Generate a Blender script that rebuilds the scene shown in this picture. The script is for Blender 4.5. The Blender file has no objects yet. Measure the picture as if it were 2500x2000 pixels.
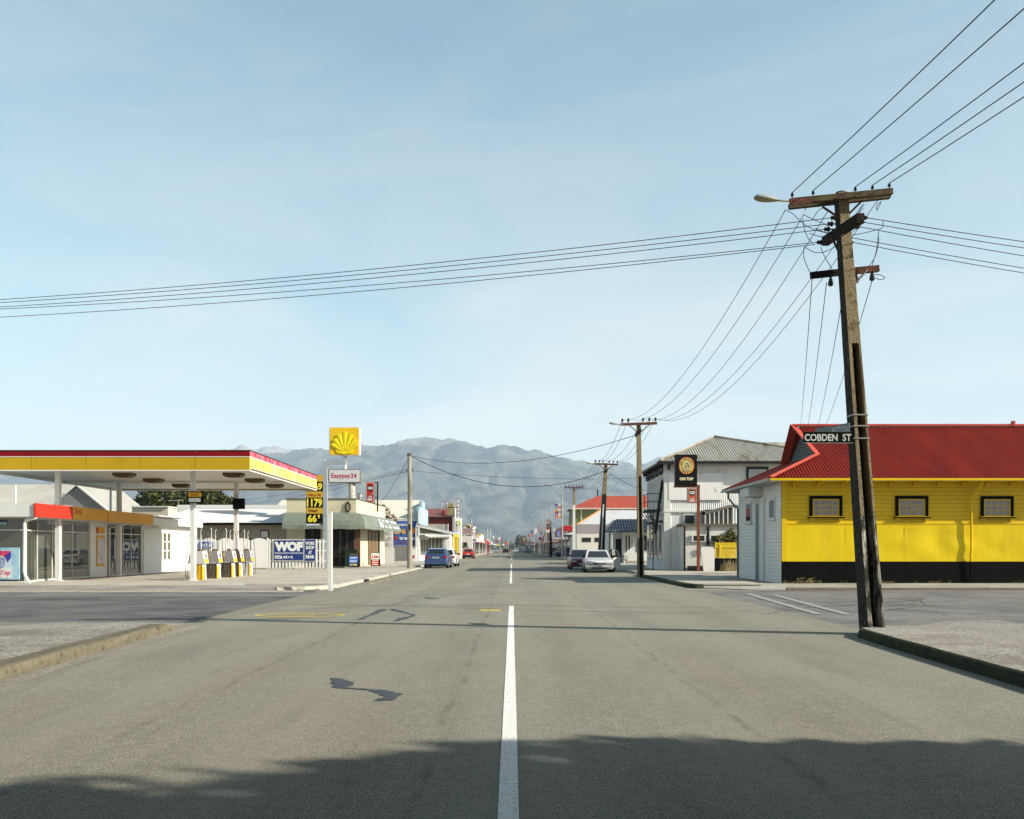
import bpy, bmesh, math, random
from mathutils import Vector, Matrix, noise
random.seed(7)
sc = bpy.context.scene
COL = sc.collection
R = math.radians
FP, HZ, EYE = 2400.0, 1339.0, 1.45      # measured from the photograph: focal length and horizon in its pixels, eye height in metres

# ------------------------------------------------------------------ camera, sky, sun, exposure
cam = bpy.data.objects.new('camera', bpy.data.cameras.new('camera'))
COL.objects.link(cam)
cam.location = (0, 0, EYE)
cam.rotation_euler = (R(90), 0, 0)
cam.data.sensor_width = 36
cam.data.lens = 36 * FP / 2500
cam.data.shift_y = (HZ - 1000) / 2500
cam.data.clip_start = 0.1
cam.data.clip_end = 30000
sc.camera = cam
SUN = Vector((1.0, -0.29, 0.57)).normalized()
EL = math.asin(SUN.z)
world = bpy.data.worlds.new('World')
sc.world = world
world.use_nodes = True
wn, wl = world.node_tree.nodes, world.node_tree.links
wn.clear()
sky = wn.new('ShaderNodeTexSky')
sky.sky_type = 'NISHITA'
sky.sun_disc = False
sky.sun_elevation = EL
sky.sun_rotation = math.atan2(SUN.x, SUN.y)
sky.air_density = 1.0
sky.dust_density = 1.2
sky.ozone_density = 1.6
tc = wn.new('ShaderNodeTexCoord')
mp = wn.new('ShaderNodeMapping')
mp.inputs['Scale'].default_value = (1.2, 1.2, 5.0)
mp.inputs['Rotation'].default_value = (0, 0.25, 0.5)
wl.new(tc.outputs['Generated'], mp.inputs['Vector'])
cn = wn.new('ShaderNodeTexNoise')
cn.inputs['Scale'].default_value = 1.6
cn.inputs['Detail'].default_value = 7
cn.inputs['Roughness'].default_value = 0.55
cn.inputs['Distortion'].default_value = 0.6
wl.new(mp.outputs[0], cn.inputs['Vector'])
cr = wn.new('ShaderNodeMapRange')
cr.inputs[1].default_value = 0.38
cr.inputs[2].default_value = 0.80
cr.inputs[3].default_value = 0.13
cr.inputs[4].default_value = 0.60
wl.new(cn.outputs['Fac'], cr.inputs[0])
hs = wn.new('ShaderNodeHueSaturation')
hs.inputs['Hue'].default_value = 0.48
hs.inputs['Saturation'].default_value = 1.08
hs.inputs['Value'].default_value = 1.0
wl.new(sky.outputs[0], hs.inputs['Color'])
sm = wn.new('ShaderNodeMixRGB')
sm.inputs[2].default_value = (5.65, 5.35, 4.9, 1)
sz = wn.new('ShaderNodeSeparateXYZ')
wl.new(tc.outputs['Generated'], sz.inputs[0])
zr = wn.new('ShaderNodeMapRange')            # thin high cloud gathers towards the horizon
zr.inputs[1].default_value = 0.04
zr.inputs[2].default_value = 0.46
zr.inputs[3].default_value = 1.7
zr.inputs[4].default_value = 0.42
wl.new(sz.outputs[2], zr.inputs[0])
cm = wn.new('ShaderNodeMath')
cm.operation = 'MULTIPLY'
cm.use_clamp = True
wl.new(cr.outputs[0], cm.inputs[0])
wl.new(zr.outputs[0], cm.inputs[1])
wl.new(cm.outputs[0], sm.inputs[0])
wl.new(hs.outputs[0], sm.inputs[1])
tint = wn.new('ShaderNodeMixRGB')
tint.blend_type = 'MULTIPLY'
tint.inputs[0].default_value = 1.0
tint.inputs[2].default_value = (0.955, 0.995, 0.925, 1)
wl.new(sm.outputs[0], tint.inputs[1])
bg = wn.new('ShaderNodeBackground')
bg.inputs['Strength'].default_value = 0.098
wl.new(tint.outputs[0], bg.inputs['Color'])
wo = wn.new('ShaderNodeOutputWorld')
wl.new(bg.outputs[0], wo.inputs['Surface'])
sun = bpy.data.objects.new('sun', bpy.data.lights.new('sun', 'SUN'))
COL.objects.link(sun)
sun.data.energy = 5.0
sun.data.angle = R(0.5)
sun.data.color = (1.0, 0.93, 0.80)
sun.location = (60, -20, 40)
sun.rotation_euler = (-SUN).to_track_quat('-Z', 'Y').to_euler()
sc.view_settings.view_transform = 'Standard'
sc.view_settings.look = 'None'
sc.view_settings.exposure = 0.95
sc.view_settings.gamma = 1.0
sc.render.resolution_x, sc.render.resolution_y = 1024, 819
sc.cycles.max_bounces = 7
sc.cycles.volume_bounces = 1
try:
    sc.cycles.use_denoising = True
except Exception:
    pass

# ------------------------------------------------------------------ helpers
def V(*a):
    return Vector(a)
def PX(px, Y):                 # photograph column at depth Y -> world x
    return (px - 1250) / FP * Y
def PZ(py, Y):                 # photograph row at depth Y -> world z
    return EYE - (py - HZ) / FP * Y
def GY(py, z=0.0):             # photograph row of a point standing at height z -> depth
    return (EYE - z) * FP / (py - HZ)
def C(r, g, b):
    f = lambda c: (c / 255 / 12.92) if c / 255 <= 0.04045 else ((c / 255 + 0.055) / 1.055) ** 2.4
    return (f(r), f(g), f(b))

class MB:
    """collects faces; build() links them as one mesh object"""
    def __init__(s):
        s.v, s.f, s.m = [], [], []
    def add(s, vs, fs, m=0):
        b = len(s.v)
        s.v += [tuple(p) for p in vs]
        s.f += [tuple(i + b for i in f) for f in fs]
        s.m += [m] * len(fs)
        return s
    def box(s, x0, x1, y0, y1, z0, z1, m=0):
        x0, x1 = min(x0, x1), max(x0, x1); y0, y1 = min(y0, y1), max(y0, y1); z0, z1 = min(z0, z1), max(z0, z1)
        return s.add([(x0, y0, z0), (x1, y0, z0), (x1, y1, z0), (x0, y1, z0), (x0, y0, z1), (x1, y0, z1), (x1, y1, z1), (x0, y1, z1)],
                     [(0, 3, 2, 1), (4, 5, 6, 7), (0, 1, 5, 4), (1, 2, 6, 5), (2, 3, 7, 6), (3, 0, 4, 7)], m)
    def fbox(s, F, u0, u1, z0, z1, n0, n1, m=0):
        O, u, n = F
        P = lambda a, z, c: O + u * a + n * c + Vector((0, 0, z))
        vs = [P(u0, z0, n0), P(u1, z0, n0), P(u1, z0, n1), P(u0, z0, n1), P(u0, z1, n0), P(u1, z1, n0), P(u1, z1, n1), P(u0, z1, n1)]
        return s.add(vs, [(0, 1, 2, 3), (4, 7, 6, 5), (0, 4, 5, 1), (1, 5, 6, 2), (2, 6, 7, 3), (3, 7, 4, 0)], m)
    def quad(s, *p, m=0):
        return s.add(p, [tuple(range(len(p)))], m)
    def prism(s, pts, vec, m=0):
        n = len(pts); vec = Vector(vec)
        a = [Vector(p) for p in pts]
        return s.add(a + [p + vec for p in a], [tuple(range(n))[::-1], tuple(range(n, 2 * n))] + [(i, (i + 1) % n, n + (i + 1) % n, n + i) for i in range(n)], m)
    def bar(s, p0, p1, w, h, m=0, up=(0, 0, 1)):
        p0, p1 = Vector(p0), Vector(p1)
        d = (p1 - p0).normalized(); up = Vector(up)
        a = d.cross(up)
        if a.length < 1e-4:
            a = d.cross(Vector((0, 1, 0)))
        a.normalize(); b = a.cross(d)
        q = [p0 + a * (w / 2 * i) + b * (h / 2 * j) for i, j in ((-1, -1), (1, -1), (1, 1), (-1, 1))]
        return s.prism(q, p1 - p0, m)
    def tube(s, pts, r, n=8, m=0, cap=True):
        pts = [Vector(p) for p in pts]
        rr = r if isinstance(r, (list, tuple)) else [r] * len(pts)
        b = len(s.v); a = None
        for i, p in enumerate(pts):
            d = (pts[min(i + 1, len(pts) - 1)] - pts[max(i - 1, 0)]).normalized()
            if a is None:
                a = d.cross(Vector((0.1, 0.2, 1)))
                if a.length < 0.1:
                    a = d.cross(Vector((0, 1, 0)))
            a = (a - d * a.dot(d)).normalized(); c = d.cross(a)
            for k in range(n):
                t = 2 * math.pi * k / n
                s.v.append(tuple(p + (a * math.cos(t) + c * math.sin(t)) * rr[i]))
        for i in range(len(pts) - 1):
            for k in range(n):
                s.f.append((b + i * n + k, b + i * n + (k + 1) % n, b + (i + 1) * n + (k + 1) % n, b + (i + 1) * n + k)); s.m.append(m)
        if cap:
            s.f.append(tuple(b + k for k in range(n))[::-1]); s.m.append(m)
            s.f.append(tuple(b + (len(pts) - 1) * n + k for k in range(n))); s.m.append(m)
        return s
    def ribs(s, O, u, v, n, samples, vfun, m=0):
        """a sheet of ribs: samples = [(distance along u, height along n)], vfun(distance) -> (v0, v1)"""
        O, u, v, n = Vector(O), Vector(u), Vector(v), Vector(n)
        b = len(s.v)
        for d, h in samples:
            a, c = vfun(d)
            s.v.append(tuple(O + u * d + v * a + n * h)); s.v.append(tuple(O + u * d + v * c + n * h))
        for i in range(len(samples) - 1):
            s.f.append((b + 2 * i, b + 2 * i + 2, b + 2 * i + 3, b + 2 * i + 1)); s.m.append(m)
        return s
    def build(s, name, mat, parent=None, smooth=False, local=False):
        me = bpy.data.meshes.new(name)
        me.from_pydata(s.v, [], s.f)
        for x in (mat if isinstance(mat, (list, tuple)) else [mat]):
            me.materials.append(x)
        me.polygons.foreach_set('material_index', s.m)
        if smooth:
            me.polygons.foreach_set('use_smooth', [True] * len(s.f))
        me.update()
        o = bpy.data.objects.new(name, me)
        COL.objects.link(o)
        if parent is not None:
            o.parent = parent
            if parent.type == 'EMPTY':
                o.location = -parent.location
        return o

def corr(width, pitch=0.12, amp=0.02, seg=6):
    n = int(width / pitch * seg)
    return [(width * i / n, amp * math.sin(2 * math.pi * i / seg)) for i in range(n + 1)]
def lap(height, pitch=0.15, amp=0.016):
    out = []; k = 0
    while k * pitch < height - 1e-6:
        z1 = min(height, (k + 1) * pitch)
        out += [(k * pitch, amp), (z1 - 0.014, 0.006), (z1 - 0.012, -0.012), (z1 - 0.001, -0.012)]; k += 1
    return out
def face(x, y, z, u):
    u = Vector(u).normalized()
    return (Vector((x, y, z)), u, u.cross(Vector((0, 0, 1))))
def thing(name, label, cat, loc=(0, 0, 0), group=None):
    o = bpy.data.objects.new(name, None)
    COL.objects.link(o)
    o.location = loc
    o['label'] = label; o['category'] = cat
    if group:
        o['group'] = group
    return o
def tag(o, label, cat, group=None):
    o['label'] = label; o['category'] = cat
    if group:
        o['group'] = group
    return o
def struct(o, label=None):
    o['kind'] = 'structure'
    if label:
        o['label'] = label
    return o
def copy_tree(o, label=None, parent=None):
    c = o.copy(); COL.objects.link(c)
    if parent is not None:
        c.parent = parent
    if label:
        c['label'] = label
    for ch in list(o.children):
        copy_tree(ch, None, c)
    return c

def text_raw(s, bold=0.0):
    cu = bpy.data.curves.new('lettering', 'FONT')
    cu.body = s; cu.size = 1.0; cu.offset = bold; cu.resolution_u = 3
    o = bpy.data.objects.new('lettering', cu)
    COL.objects.link(o)
    bpy.context.view_layer.update()
    me = bpy.data.meshes.new_from_object(o.evaluated_get(bpy.context.evaluated_depsgraph_get()))
    vs = [(v.co.x, v.co.y) for v in me.vertices]; fs = [tuple(p.vertices) for p in me.polygons]
    bpy.data.objects.remove(o); bpy.data.curves.remove(cu); bpy.data.meshes.remove(me)
    return vs, fs
def text_on(mb, s, F, cu, cz, w, h, n=0.006, m=0, bold=0.012, rot=0.0, slant=0.0):
    """text centred at (cu, cz) on face F, scaled to w x h"""
    vs, fs = text_raw(s, bold)
    if not vs:
        return mb
    x0, x1 = min(v[0] for v in vs), max(v[0] for v in vs); y0, y1 = min(v[1] for v in vs), max(v[1] for v in vs)
    O, u, nn = F
    ca, sa = math.cos(rot), math.sin(rot)
    out = []
    for x, y in vs:
        b = ((y - y0) / (y1 - y0 + 1e-9) - 0.5) * h
        a = ((x - x0) / (x1 - x0 + 1e-9) - 0.5) * w + slant * b
        a, b = a * ca - b * sa, a * sa + b * ca
        out.append(O + u * (cu + a) + Vector((0, 0, cz + b)) + nn * n)
    return mb.add(out, fs, m)

# ------------------------------------------------------------------ materials
MATS = {}
def pm(name, col, rough=0.6, var=0.10, scale=3.0, bump=0.0, bscale=None, metal=0.0, spec=0.16, col2=None, c2amt=0.5, c2scale=1.2, stretch=(1, 1, 1), coat=0.0):
    """principled material, its colour broken by noise; col2 = a second, patchy colour (stains, lichen)"""
    if name in MATS:
        return MATS[name]
    col = [c * 0.84 for c in col]; col2 = [c * 0.84 for c in col2] if col2 else None
    m = bpy.data.materials.new(name); m.use_nodes = True
    N, L = m.node_tree.nodes, m.node_tree.links
    p = N['Principled BSDF']
    p.inputs['Roughness'].default_value = rough
    p.inputs['Metallic'].default_value = metal
    p.inputs['Specular IOR Level'].default_value = spec
    p.inputs['Coat Weight'].default_value = coat
    t = N.new('ShaderNodeTexCoord')
    mpn = N.new('ShaderNodeMapping'); mpn.inputs['Scale'].default_value = stretch
    L.new(t.outputs['Object'], mpn.inputs['Vector'])
    nz = N.new('ShaderNodeTexNoise')
    nz.inputs['Scale'].default_value = scale; nz.inputs['Detail'].default_value = 6; nz.inputs['Roughness'].default_value = 0.65
    L.new(mpn.outputs[0], nz.inputs['Vector'])
    rp = N.new('ShaderNodeValToRGB')
    rp.color_ramp.elements[0].position = 0.3; rp.color_ramp.elements[1].position = 0.7
    rp.color_ramp.elements[0].color = (*[c * (1 - var) for c in col], 1)
    rp.color_ramp.elements[1].color = (*[min(1, c * (1 + var)) for c in col], 1)
    L.new(nz.outputs['Fac'], rp.inputs[0])
    out = rp.outputs[0]
    if col2:
        n2 = N.new('ShaderNodeTexNoise')
        n2.inputs['Scale'].default_value = c2scale; n2.inputs['Detail'].default_value = 8; n2.inputs['Roughness'].default_value = 0.7
        L.new(mpn.outputs[0], n2.inputs['Vector'])
        r2 = N.new('ShaderNodeMapRange')
        r2.inputs[1].default_value = 0.62 - c2amt * 0.3; r2.inputs[2].default_value = 0.72 - c2amt * 0.2
        L.new(n2.outputs['Fac'], r2.inputs[0])
        mx = N.new('ShaderNodeMixRGB')
        mx.inputs[2].default_value = (*col2, 1)
        L.new(r2.outputs[0], mx.inputs[0]); L.new(out, mx.inputs[1])
        out = mx.outputs[0]
    L.new(out, p.inputs['Base Color'])
    if bump:
        bn = N.new('ShaderNodeTexNoise')
        bn.inputs['Scale'].default_value = bscale or scale * 4; bn.inputs['Detail'].default_value = 5
        L.new(mpn.outputs[0], bn.inputs['Vector'])
        bp = N.new('ShaderNodeBump'); bp.inputs['Strength'].default_value = bump; bp.inputs['Distance'].default_value = 0.05
        L.new(bn.outputs['Fac'], bp.inputs['Height']); L.new(bp.outputs[0], p.inputs['Normal'])
    MATS[name] = m
    return m

def math_node(N, L, op, a, b=None, c=None):
    n = N.new('ShaderNodeMath'); n.operation = op
    for i, x in enumerate((a, b, c)):
        if x is None:
            continue
        if isinstance(x, (int, float)):
            n.inputs[i].default_value = x
        else:
            L.new(x, n.inputs[i])
    return n.outputs[0]

def asphalt(name, base, var, seams=(), coarse=0.5, patch=None, patch_amt=0.3, lanes=False, warm=None, stones=False):
    base = tuple(c * 0.84 for c in base); warm = tuple(c * 0.84 for c in warm) if warm else None; patch = tuple(c * 0.84 for c in patch) if patch else None
    m = bpy.data.materials.new(name); m.use_nodes = True
    N, L = m.node_tree.nodes, m.node_tree.links
    p = N['Principled BSDF']
    p.inputs['Roughness'].default_value = 0.85
    p.inputs['Specular IOR Level'].default_value = 0.08
    t = N.new('ShaderNodeTexCoord')
    def noise_tex(scale, det=4, rough=0.6, vec=None):
        n = N.new('ShaderNodeTexNoise')
        n.inputs['Scale'].default_value = scale; n.inputs['Detail'].default_value = det; n.inputs['Roughness'].default_value = rough
        L.new(vec or t.outputs['Object'], n.inputs['Vector'])
        return n.outputs['Fac']
    def mix(fac, a, b, mode='MIX'):
        x = N.new('ShaderNodeMixRGB'); x.blend_type = mode
        for i, q in ((0, fac), (1, a), (2, b)):
            if isinstance(q, (int, float)):
                x.inputs[i].default_value = q
            elif isinstance(q, tuple):
                x.inputs[i].default_value = (*q, 1)
            else:
                L.new(q, x.inputs[i])
        return x.outputs[0]
    def rng(x, a, b, c=0.0, d=1.0):
        r = N.new('ShaderNodeMapRange')
        r.inputs[1].default_value = a; r.inputs[2].default_value = b; r.inputs[3].default_value = c; r.inputs[4].default_value = d
        L.new(x, r.inputs[0])
        return r.outputs[0]
    st = N.new('ShaderNodeMapping'); st.inputs['Scale'].default_value = (1.0, 0.12, 1.0)
    L.new(t.outputs['Object'], st.inputs['Vector'])
    lo = tuple(c * (1 - var) for c in base); hi = tuple(c * (1 + var) for c in base)
    col = mix(rng(noise_tex(0.35, 6, 0.6), 0.35, 0.65), lo, hi)
    if warm:
        col = mix(rng(noise_tex(0.5, 4, 0.6, st.outputs[0]), 0.42, 0.62, 0.0, 0.6), col, warm)
    # stones: fine and coarse speckle
    sp = noise_tex(70, 2, 0.7)
    col = mix(coarse, col, rng(sp, 0.36, 0.64, 0.2, 1.8), 'MULTIPLY')
    vo = N.new('ShaderNodeTexVoronoi'); vo.inputs['Scale'].default_value = 38
    L.new(t.outputs['Object'], vo.inputs['Vector'])
    sel = math_node(N, L, 'GREATER_THAN', vo.outputs['Color'], 0.965)
    # separate pale chips
    chip = math_node(N, L, 'MULTIPLY', sel, math_node(N, L, 'LESS_THAN', vo.outputs['Distance'], 0.28))
    col = mix(math_node(N, L, 'MULTIPLY', chip, 0.55), col, (0.42, 0.40, 0.36))
    cell = N.new('ShaderNodeTexVoronoi'); cell.inputs['Scale'].default_value = 26; L.new(t.outputs['Object'], cell.inputs['Vector'])
    cs = N.new('ShaderNodeSeparateXYZ'); L.new(cell.outputs['Color'], cs.inputs[0])
    col = mix(min(1.0, coarse * 0.6), col, rng(cs.outputs[0], 0.0, 1.0, 0.72, 1.28), 'MULTIPLY')
    col = mix(0.5, col, rng(noise_tex(9, 4, 0.7), 0.35, 0.65, 0.84, 1.16), 'MULTIPLY')
    if stones:
        c3 = N.new('ShaderNodeTexVoronoi'); c3.inputs['Scale'].default_value = 22; c3.inputs['Randomness'].default_value = 1.0; L.new(t.outputs['Object'], c3.inputs['Vector'])
        s3 = N.new('ShaderNodeSeparateXYZ'); L.new(c3.outputs['Color'], s3.inputs[0])
        col = mix(0.6, col, rng(s3.outputs[1], 0.0, 1.0, 0.62, 1.4), 'MULTIPLY')
    if patch:
        col = mix(rng(noise_tex(0.55, 7, 0.7), 0.62 - patch_amt * 0.3, 0.75 - patch_amt * 0.3), col, patch)
    sx = N.new('ShaderNodeSeparateXYZ'); L.new(t.outputs['Object'], sx.inputs[0])
    if lanes:
        w = math_node(N, L, 'SINE', math_node(N, L, 'MULTIPLY', math_node(N, L, 'ADD', sx.outputs[0], noise_tex(0.3, 2, 0.5, st.outputs[0])), 3.6))
        col = mix(rng(w, -1, 1, 0.0, 0.24), col, tuple(c * 1.35 for c in base))
        w2 = noise_tex(2.2, 5, 0.7, st.outputs[0])
        col = mix(rng(w2, 0.5, 0.72, 0.0, 0.38), col, tuple(c * 0.62 for c in base))
    for s0, wd, amt in seams:
        wob = math_node(N, L, 'MULTIPLY', math_node(N, L, 'SUBTRACT', noise_tex(0.8, 3, 0.6), 0.5), 0.25)
        d = math_node(N, L, 'ABSOLUTE', math_node(N, L, 'SUBTRACT', math_node(N, L, 'ADD', sx.outputs[0], wob), s0))
        f = rng(d, wd * 0.4, wd, amt, 0.0)
        f = math_node(N, L, 'MULTIPLY', f, rng(noise_tex(1.5, 4, 0.7), 0.4, 0.6))
        col = mix(f, col, tuple(c * 0.35 for c in base))
    L.new(col, p.inputs['Base Color'])
    bp = N.new('ShaderNodeBump'); bp.inputs['Strength'].default_value = 0.5; bp.inputs['Distance'].default_value = 0.012
    L.new(noise_tex(110, 3, 0.7), bp.inputs['Height']); L.new(bp.outputs[0], p.inputs['Normal'])
    return m

def glass_mat(name, tint=(0.02, 0.025, 0.025), rough=0.03, spec=0.8):
    if name in MATS:
        return MATS[name]
    m = bpy.data.materials.new(name); m.use_nodes = True
    p = m.node_tree.nodes['Principled BSDF']
    p.inputs['Base Color'].default_value = (*tint, 1)
    p.inputs['Roughness'].default_value = rough
    p.inputs['Specular IOR Level'].default_value = spec
    p.inputs['IOR'].default_value = 1.48
    MATS[name] = m
    return m

ASPH = asphalt('road_seal', (0.222, 0.215, 0.178), 0.07, seams=((-3.02, 0.05, 0.34), (-0.56, 0.05, 0.36), (1.88, 0.06, 0.32)), coarse=0.75, lanes=True, warm=(0.232, 0.208, 0.166))
ASPH2 = asphalt('side_road_seal', (0.185, 0.178, 0.165), 0.12, coarse=0.9, patch=(0.13, 0.127, 0.122), patch_amt=0.5)
ASPHD = asphalt('dark_seal', (0.095, 0.097, 0.098), 0.18, coarse=0.7, patch=(0.14, 0.14, 0.135), patch_amt=0.6)
GRAV = asphalt('gravel', (0.27, 0.255, 0.225), 0.18, coarse=1.0, patch=(0.185, 0.165, 0.135), patch_amt=0.35, stones=True)
GRAVP = asphalt('pale_gravel', (0.34, 0.32, 0.28), 0.15, coarse=0.8, patch=(0.24, 0.225, 0.2), patch_amt=0.4)
CONC = asphalt('concrete_paving', (0.42, 0.39, 0.33), 0.10, coarse=0.3, patch=(0.31, 0.29, 0.245), patch_amt=0.35)
KERB = pm('kerb_concrete', (0.15, 0.133, 0.092), 0.9, 0.25, 14, 0.25, 60, col2=(0.05, 0.042, 0.02), c2amt=0.3, c2scale=7.0)
KERBL = pm('kerb_pale', (0.46, 0.43, 0.36), 0.9, 0.2, 6, 0.4, 40, col2=(0.22, 0.20, 0.15), c2amt=0.4, c2scale=3.0)
TAR = pm('tar', (0.035, 0.038, 0.045), 0.45, 0.2, 20, 0.2)
WPAINT = pm('road_white', (0.78, 0.78, 0.76), 0.7, 0.08, 25, 0.3, 120, col2=(0.36, 0.35, 0.31), c2amt=0.34, c2scale=34)
WPAINTW = pm('worn_white', (0.50, 0.50, 0.48), 0.8, 0.1, 25, 0.3, 120, col2=(0.22, 0.21, 0.19), c2amt=0.9, c2scale=16)
YPAINT = pm('road_yellow', (0.72, 0.55, 0.04), 0.7, 0.15, 20, 0.2, 100, col2=(0.26, 0.23, 0.13), c2amt=0.55, c2scale=14)
# ------------------------------------------------------------------ ground, roads, kerbs
def sheet(name, pts, z, mat, label=None):
    b = MB(); b.quad(*[(x, y, z) for x, y in pts])
    return struct(b.build(name, mat), label)
GRASS = pm('grass_ground', (0.085, 0.105, 0.04), 0.95, 0.35, 0.4, 0.4, 8, col2=(0.16, 0.14, 0.07), c2amt=0.5, c2scale=0.15)
sheet('ground', [(-5800, -150), (5800, -150), (5800, 9900), (-5800, 9900)], -0.06, GRASS)
sheet('gravel_ground', [(-90, -60), (90, -60), (90, 420), (-90, 420)], -0.03, GRAVP)
sheet('side_road', [(-90, 17.2), (5.0, 17.2), (5.2, 15.9), (90, 15.9), (90, 34.7), (6.2, 34.7), (6.2, 33.4), (-90, 33.4)], -0.008, ASPH2)
sheet('main_road', [(-6.3, -60), (6.1, -60), (6.2, 17.5), (6.35, 26), (6.3, 35), (6.9, 48), (7.3, 72), (7.3, 900), (-7.3, 900), (-7.3, 72), (-6.7, 48), (-6.35, 36), (-6.5, 26), (-6.3, 18)], 0.0, ASPH)
sheet('dark_road_patch', [(-90, 20.6), (-7.8, 19.8), (-6.42, 20.0), (-6.5, 26), (-6.52, 29.8), (-90, 31.2)], -0.004, ASPHD)

def smooth(a, b, x):
    t = max(0, min(1, (x - a) / (b - a)))
    return t * t * (3 - 2 * t)
def verge(name, xin, sgn, mat):
    """gravel verge beside the near kerb, sinking to the side road"""
    b = MB(); ys = [-60, -20, -5, 0, 5, 8, 10, 12, 13.5, 15, 16, 16.8, 17.4, 18, 18.6, 19.4, 20.2]
    xs = [0, 0.4, 1, 2, 4, 7, 11, 20, 45, 84]
    for y in ys:
        for d in xs:
            xi = xin(y)
            z = 0.135 * (1 - smooth(14.5 if d > 1.5 else 16.7, 19.6 if d > 1.5 else 18.2, y)) - 0.013 * smooth(18, 20.2, y)
            z += 0.012 * noise.noise(Vector((d * 0.7, y * 0.7, sgn)))
            b.v.append((xi + sgn * d, y, z))
    n = len(xs)
    for i in range(len(ys) - 1):
        for k in range(n - 1):
            f = (i * n + k, i * n + k + 1, (i + 1) * n + k + 1, (i + 1) * n + k)
            b.f.append(f if sgn > 0 else f[::-1]); b.m.append(0)
    return struct(b.build(name, mat, smooth=True))
lk = lambda y: -5.05 - 0.052 * y if y > 0 else -5.05
rk = lambda y: 4.82 + 0.048 * y if y > 0 else 4.82
verge('gravel_verge', lambda y: lk(min(y, 18.0)) - 0.28, -1, GRAV)
verge('gravel_verge_right', lambda y: rk(min(y, 16.4)) + 0.055 + max(0, y - 16.3) * 0.9, 1, GRAV)
def kerb_run(name, pts, w, h, mat, sgn, taper_end=0.0, z0=-0.02):
    """a kerb along pts (its road face), sgn = side on which its back lies; built as short worn blocks"""
    b = MB(); P = []
    for i in range(len(pts) - 1):
        a, c = Vector(pts[i]), Vector(pts[i + 1]); n = max(1, int((c - a).length / 0.3))
        for k in range(n):
            P.append(a.lerp(c, k / n))
    P.append(Vector(pts[-1]))
    tot = len(P)
    prof = [(0, z0), (0.012, h * 0.55), (0.03, h * 0.9), (0.06, h), (w, h + 0.004), (w, z0)]
    for i, p in enumerate(P):
        d = (P[min(i + 1, tot - 1)] - P[max(i - 1, 0)]).normalized()
        s = Vector((d.y, -d.x)) * sgn
        f = 1.0 if not taper_end else min(1.0, max(0.15, (tot - 1 - i) * 0.3 / taper_end))
        for q, z in prof:
            j = 0.004 * noise.noise(Vector((p.x * 2, p.y * 2, q * 4)))
            b.v.append((p.x + s.x * (q + j), p.y + s.y * (q + j), z * (f if z > 0 else 1) + j))
    m = len(prof)
    for i in range(tot - 1):
        for k in range(m - 1):
            f = (i * m + k, (i + 1) * m + k, (i + 1) * m + k + 1, i * m + k + 1)
            b.f.append(f if sgn > 0 else f[::-1]); b.m.append(0)
    b.f.append(tuple(range(m))); b.m.append(0)
    b.f.append(tuple((tot - 1) * m + k for k in range(m))[::-1]); b.m.append(0)
    return struct(b.build(name, mat))
KERBR = pm('kerb_shaded_mossy', (0.034, 0.033, 0.027), 0.95, 0.35, 7, 0.7, 40, col2=(0.045, 0.055, 0.02), c2amt=0.7, c2scale=3.0)  # dark base holds the shade of the road face; col2 is moss
kerb_run('kerb', [(lk(-30), -30), (lk(0), 0), (lk(9), 9), (lk(16.6), 16.6), (lk(17.4) - 0.02, 17.4), (lk(17.9) - 0.10, 17.9)], 0.30, 0.145, KERB, -1, 0.5)
kerb_run('kerb_shaded_mossy', [(rk(-30), -30), (rk(0), 0), (rk(9), 9), (rk(15.2), 15.2), (rk(16) + 0.04, 16.0), (rk(16.4) + 0.22, 16.55), (rk(16.4) + 0.6, 16.9)], 0.075, 0.15, KERBR, 1, 0.25)
# gutter fillet beside the left near kerb
b = MB(); b.quad((lk(0) + 0.0, 0, 0.006), (lk(0) + 0.28, 0, 0.004), (lk(18) + 0.25, 18.3, 0.004), (lk(18), 18.3, 0.006)); struct(b.build('gutter', asphalt('gutter_grit', (0.26, 0.24, 0.2), 0.15, coarse=0.6)))

# forecourt and footpaths beyond the crossing
struct(MB().box(-60, -6.45, 37.3, 72, -0.05, 0.045).build('forecourt', CONC))
b = MB()
b.quad((-60, 33.2, 0.0), (-6.9, 33.6, 0.0), (-6.75, 36.2, 0.004), (-6.6, 37.3, 0.03), (-60, 37.3, 0.03))
struct(b.build('forecourt_apron', GRAV))
struct(MB().box(-60, -7.1, 32.9, 33.5, -0.03, 0.006).build('channel_strip', KERBL))
kerb_run('kerb_forecourt', [(-8.1, 33.9), (-7.2, 34.3), (-6.65, 35.3), (-6.42, 37.5), (-6.4, 48), (-6.42, 60), (-6.45, 69.6), (-7.0, 70.2), (-7.2, 71)], 0.32, 0.11, KERBL, -1)
struct(MB().box(-10.2, -6.72, 37.6, 70, 0.046, 0.10).build('footpath_forecourt', CONC))
struct(MB().box(-12, -7.3, 70.0, 600, -0.03, 0.13).build('footpath_shops', CONC))
kerb_run('kerb_shops', [(-7.0, 71.3), (-7.0, 600)], 0.3, 0.14, KERBL, -1)
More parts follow.
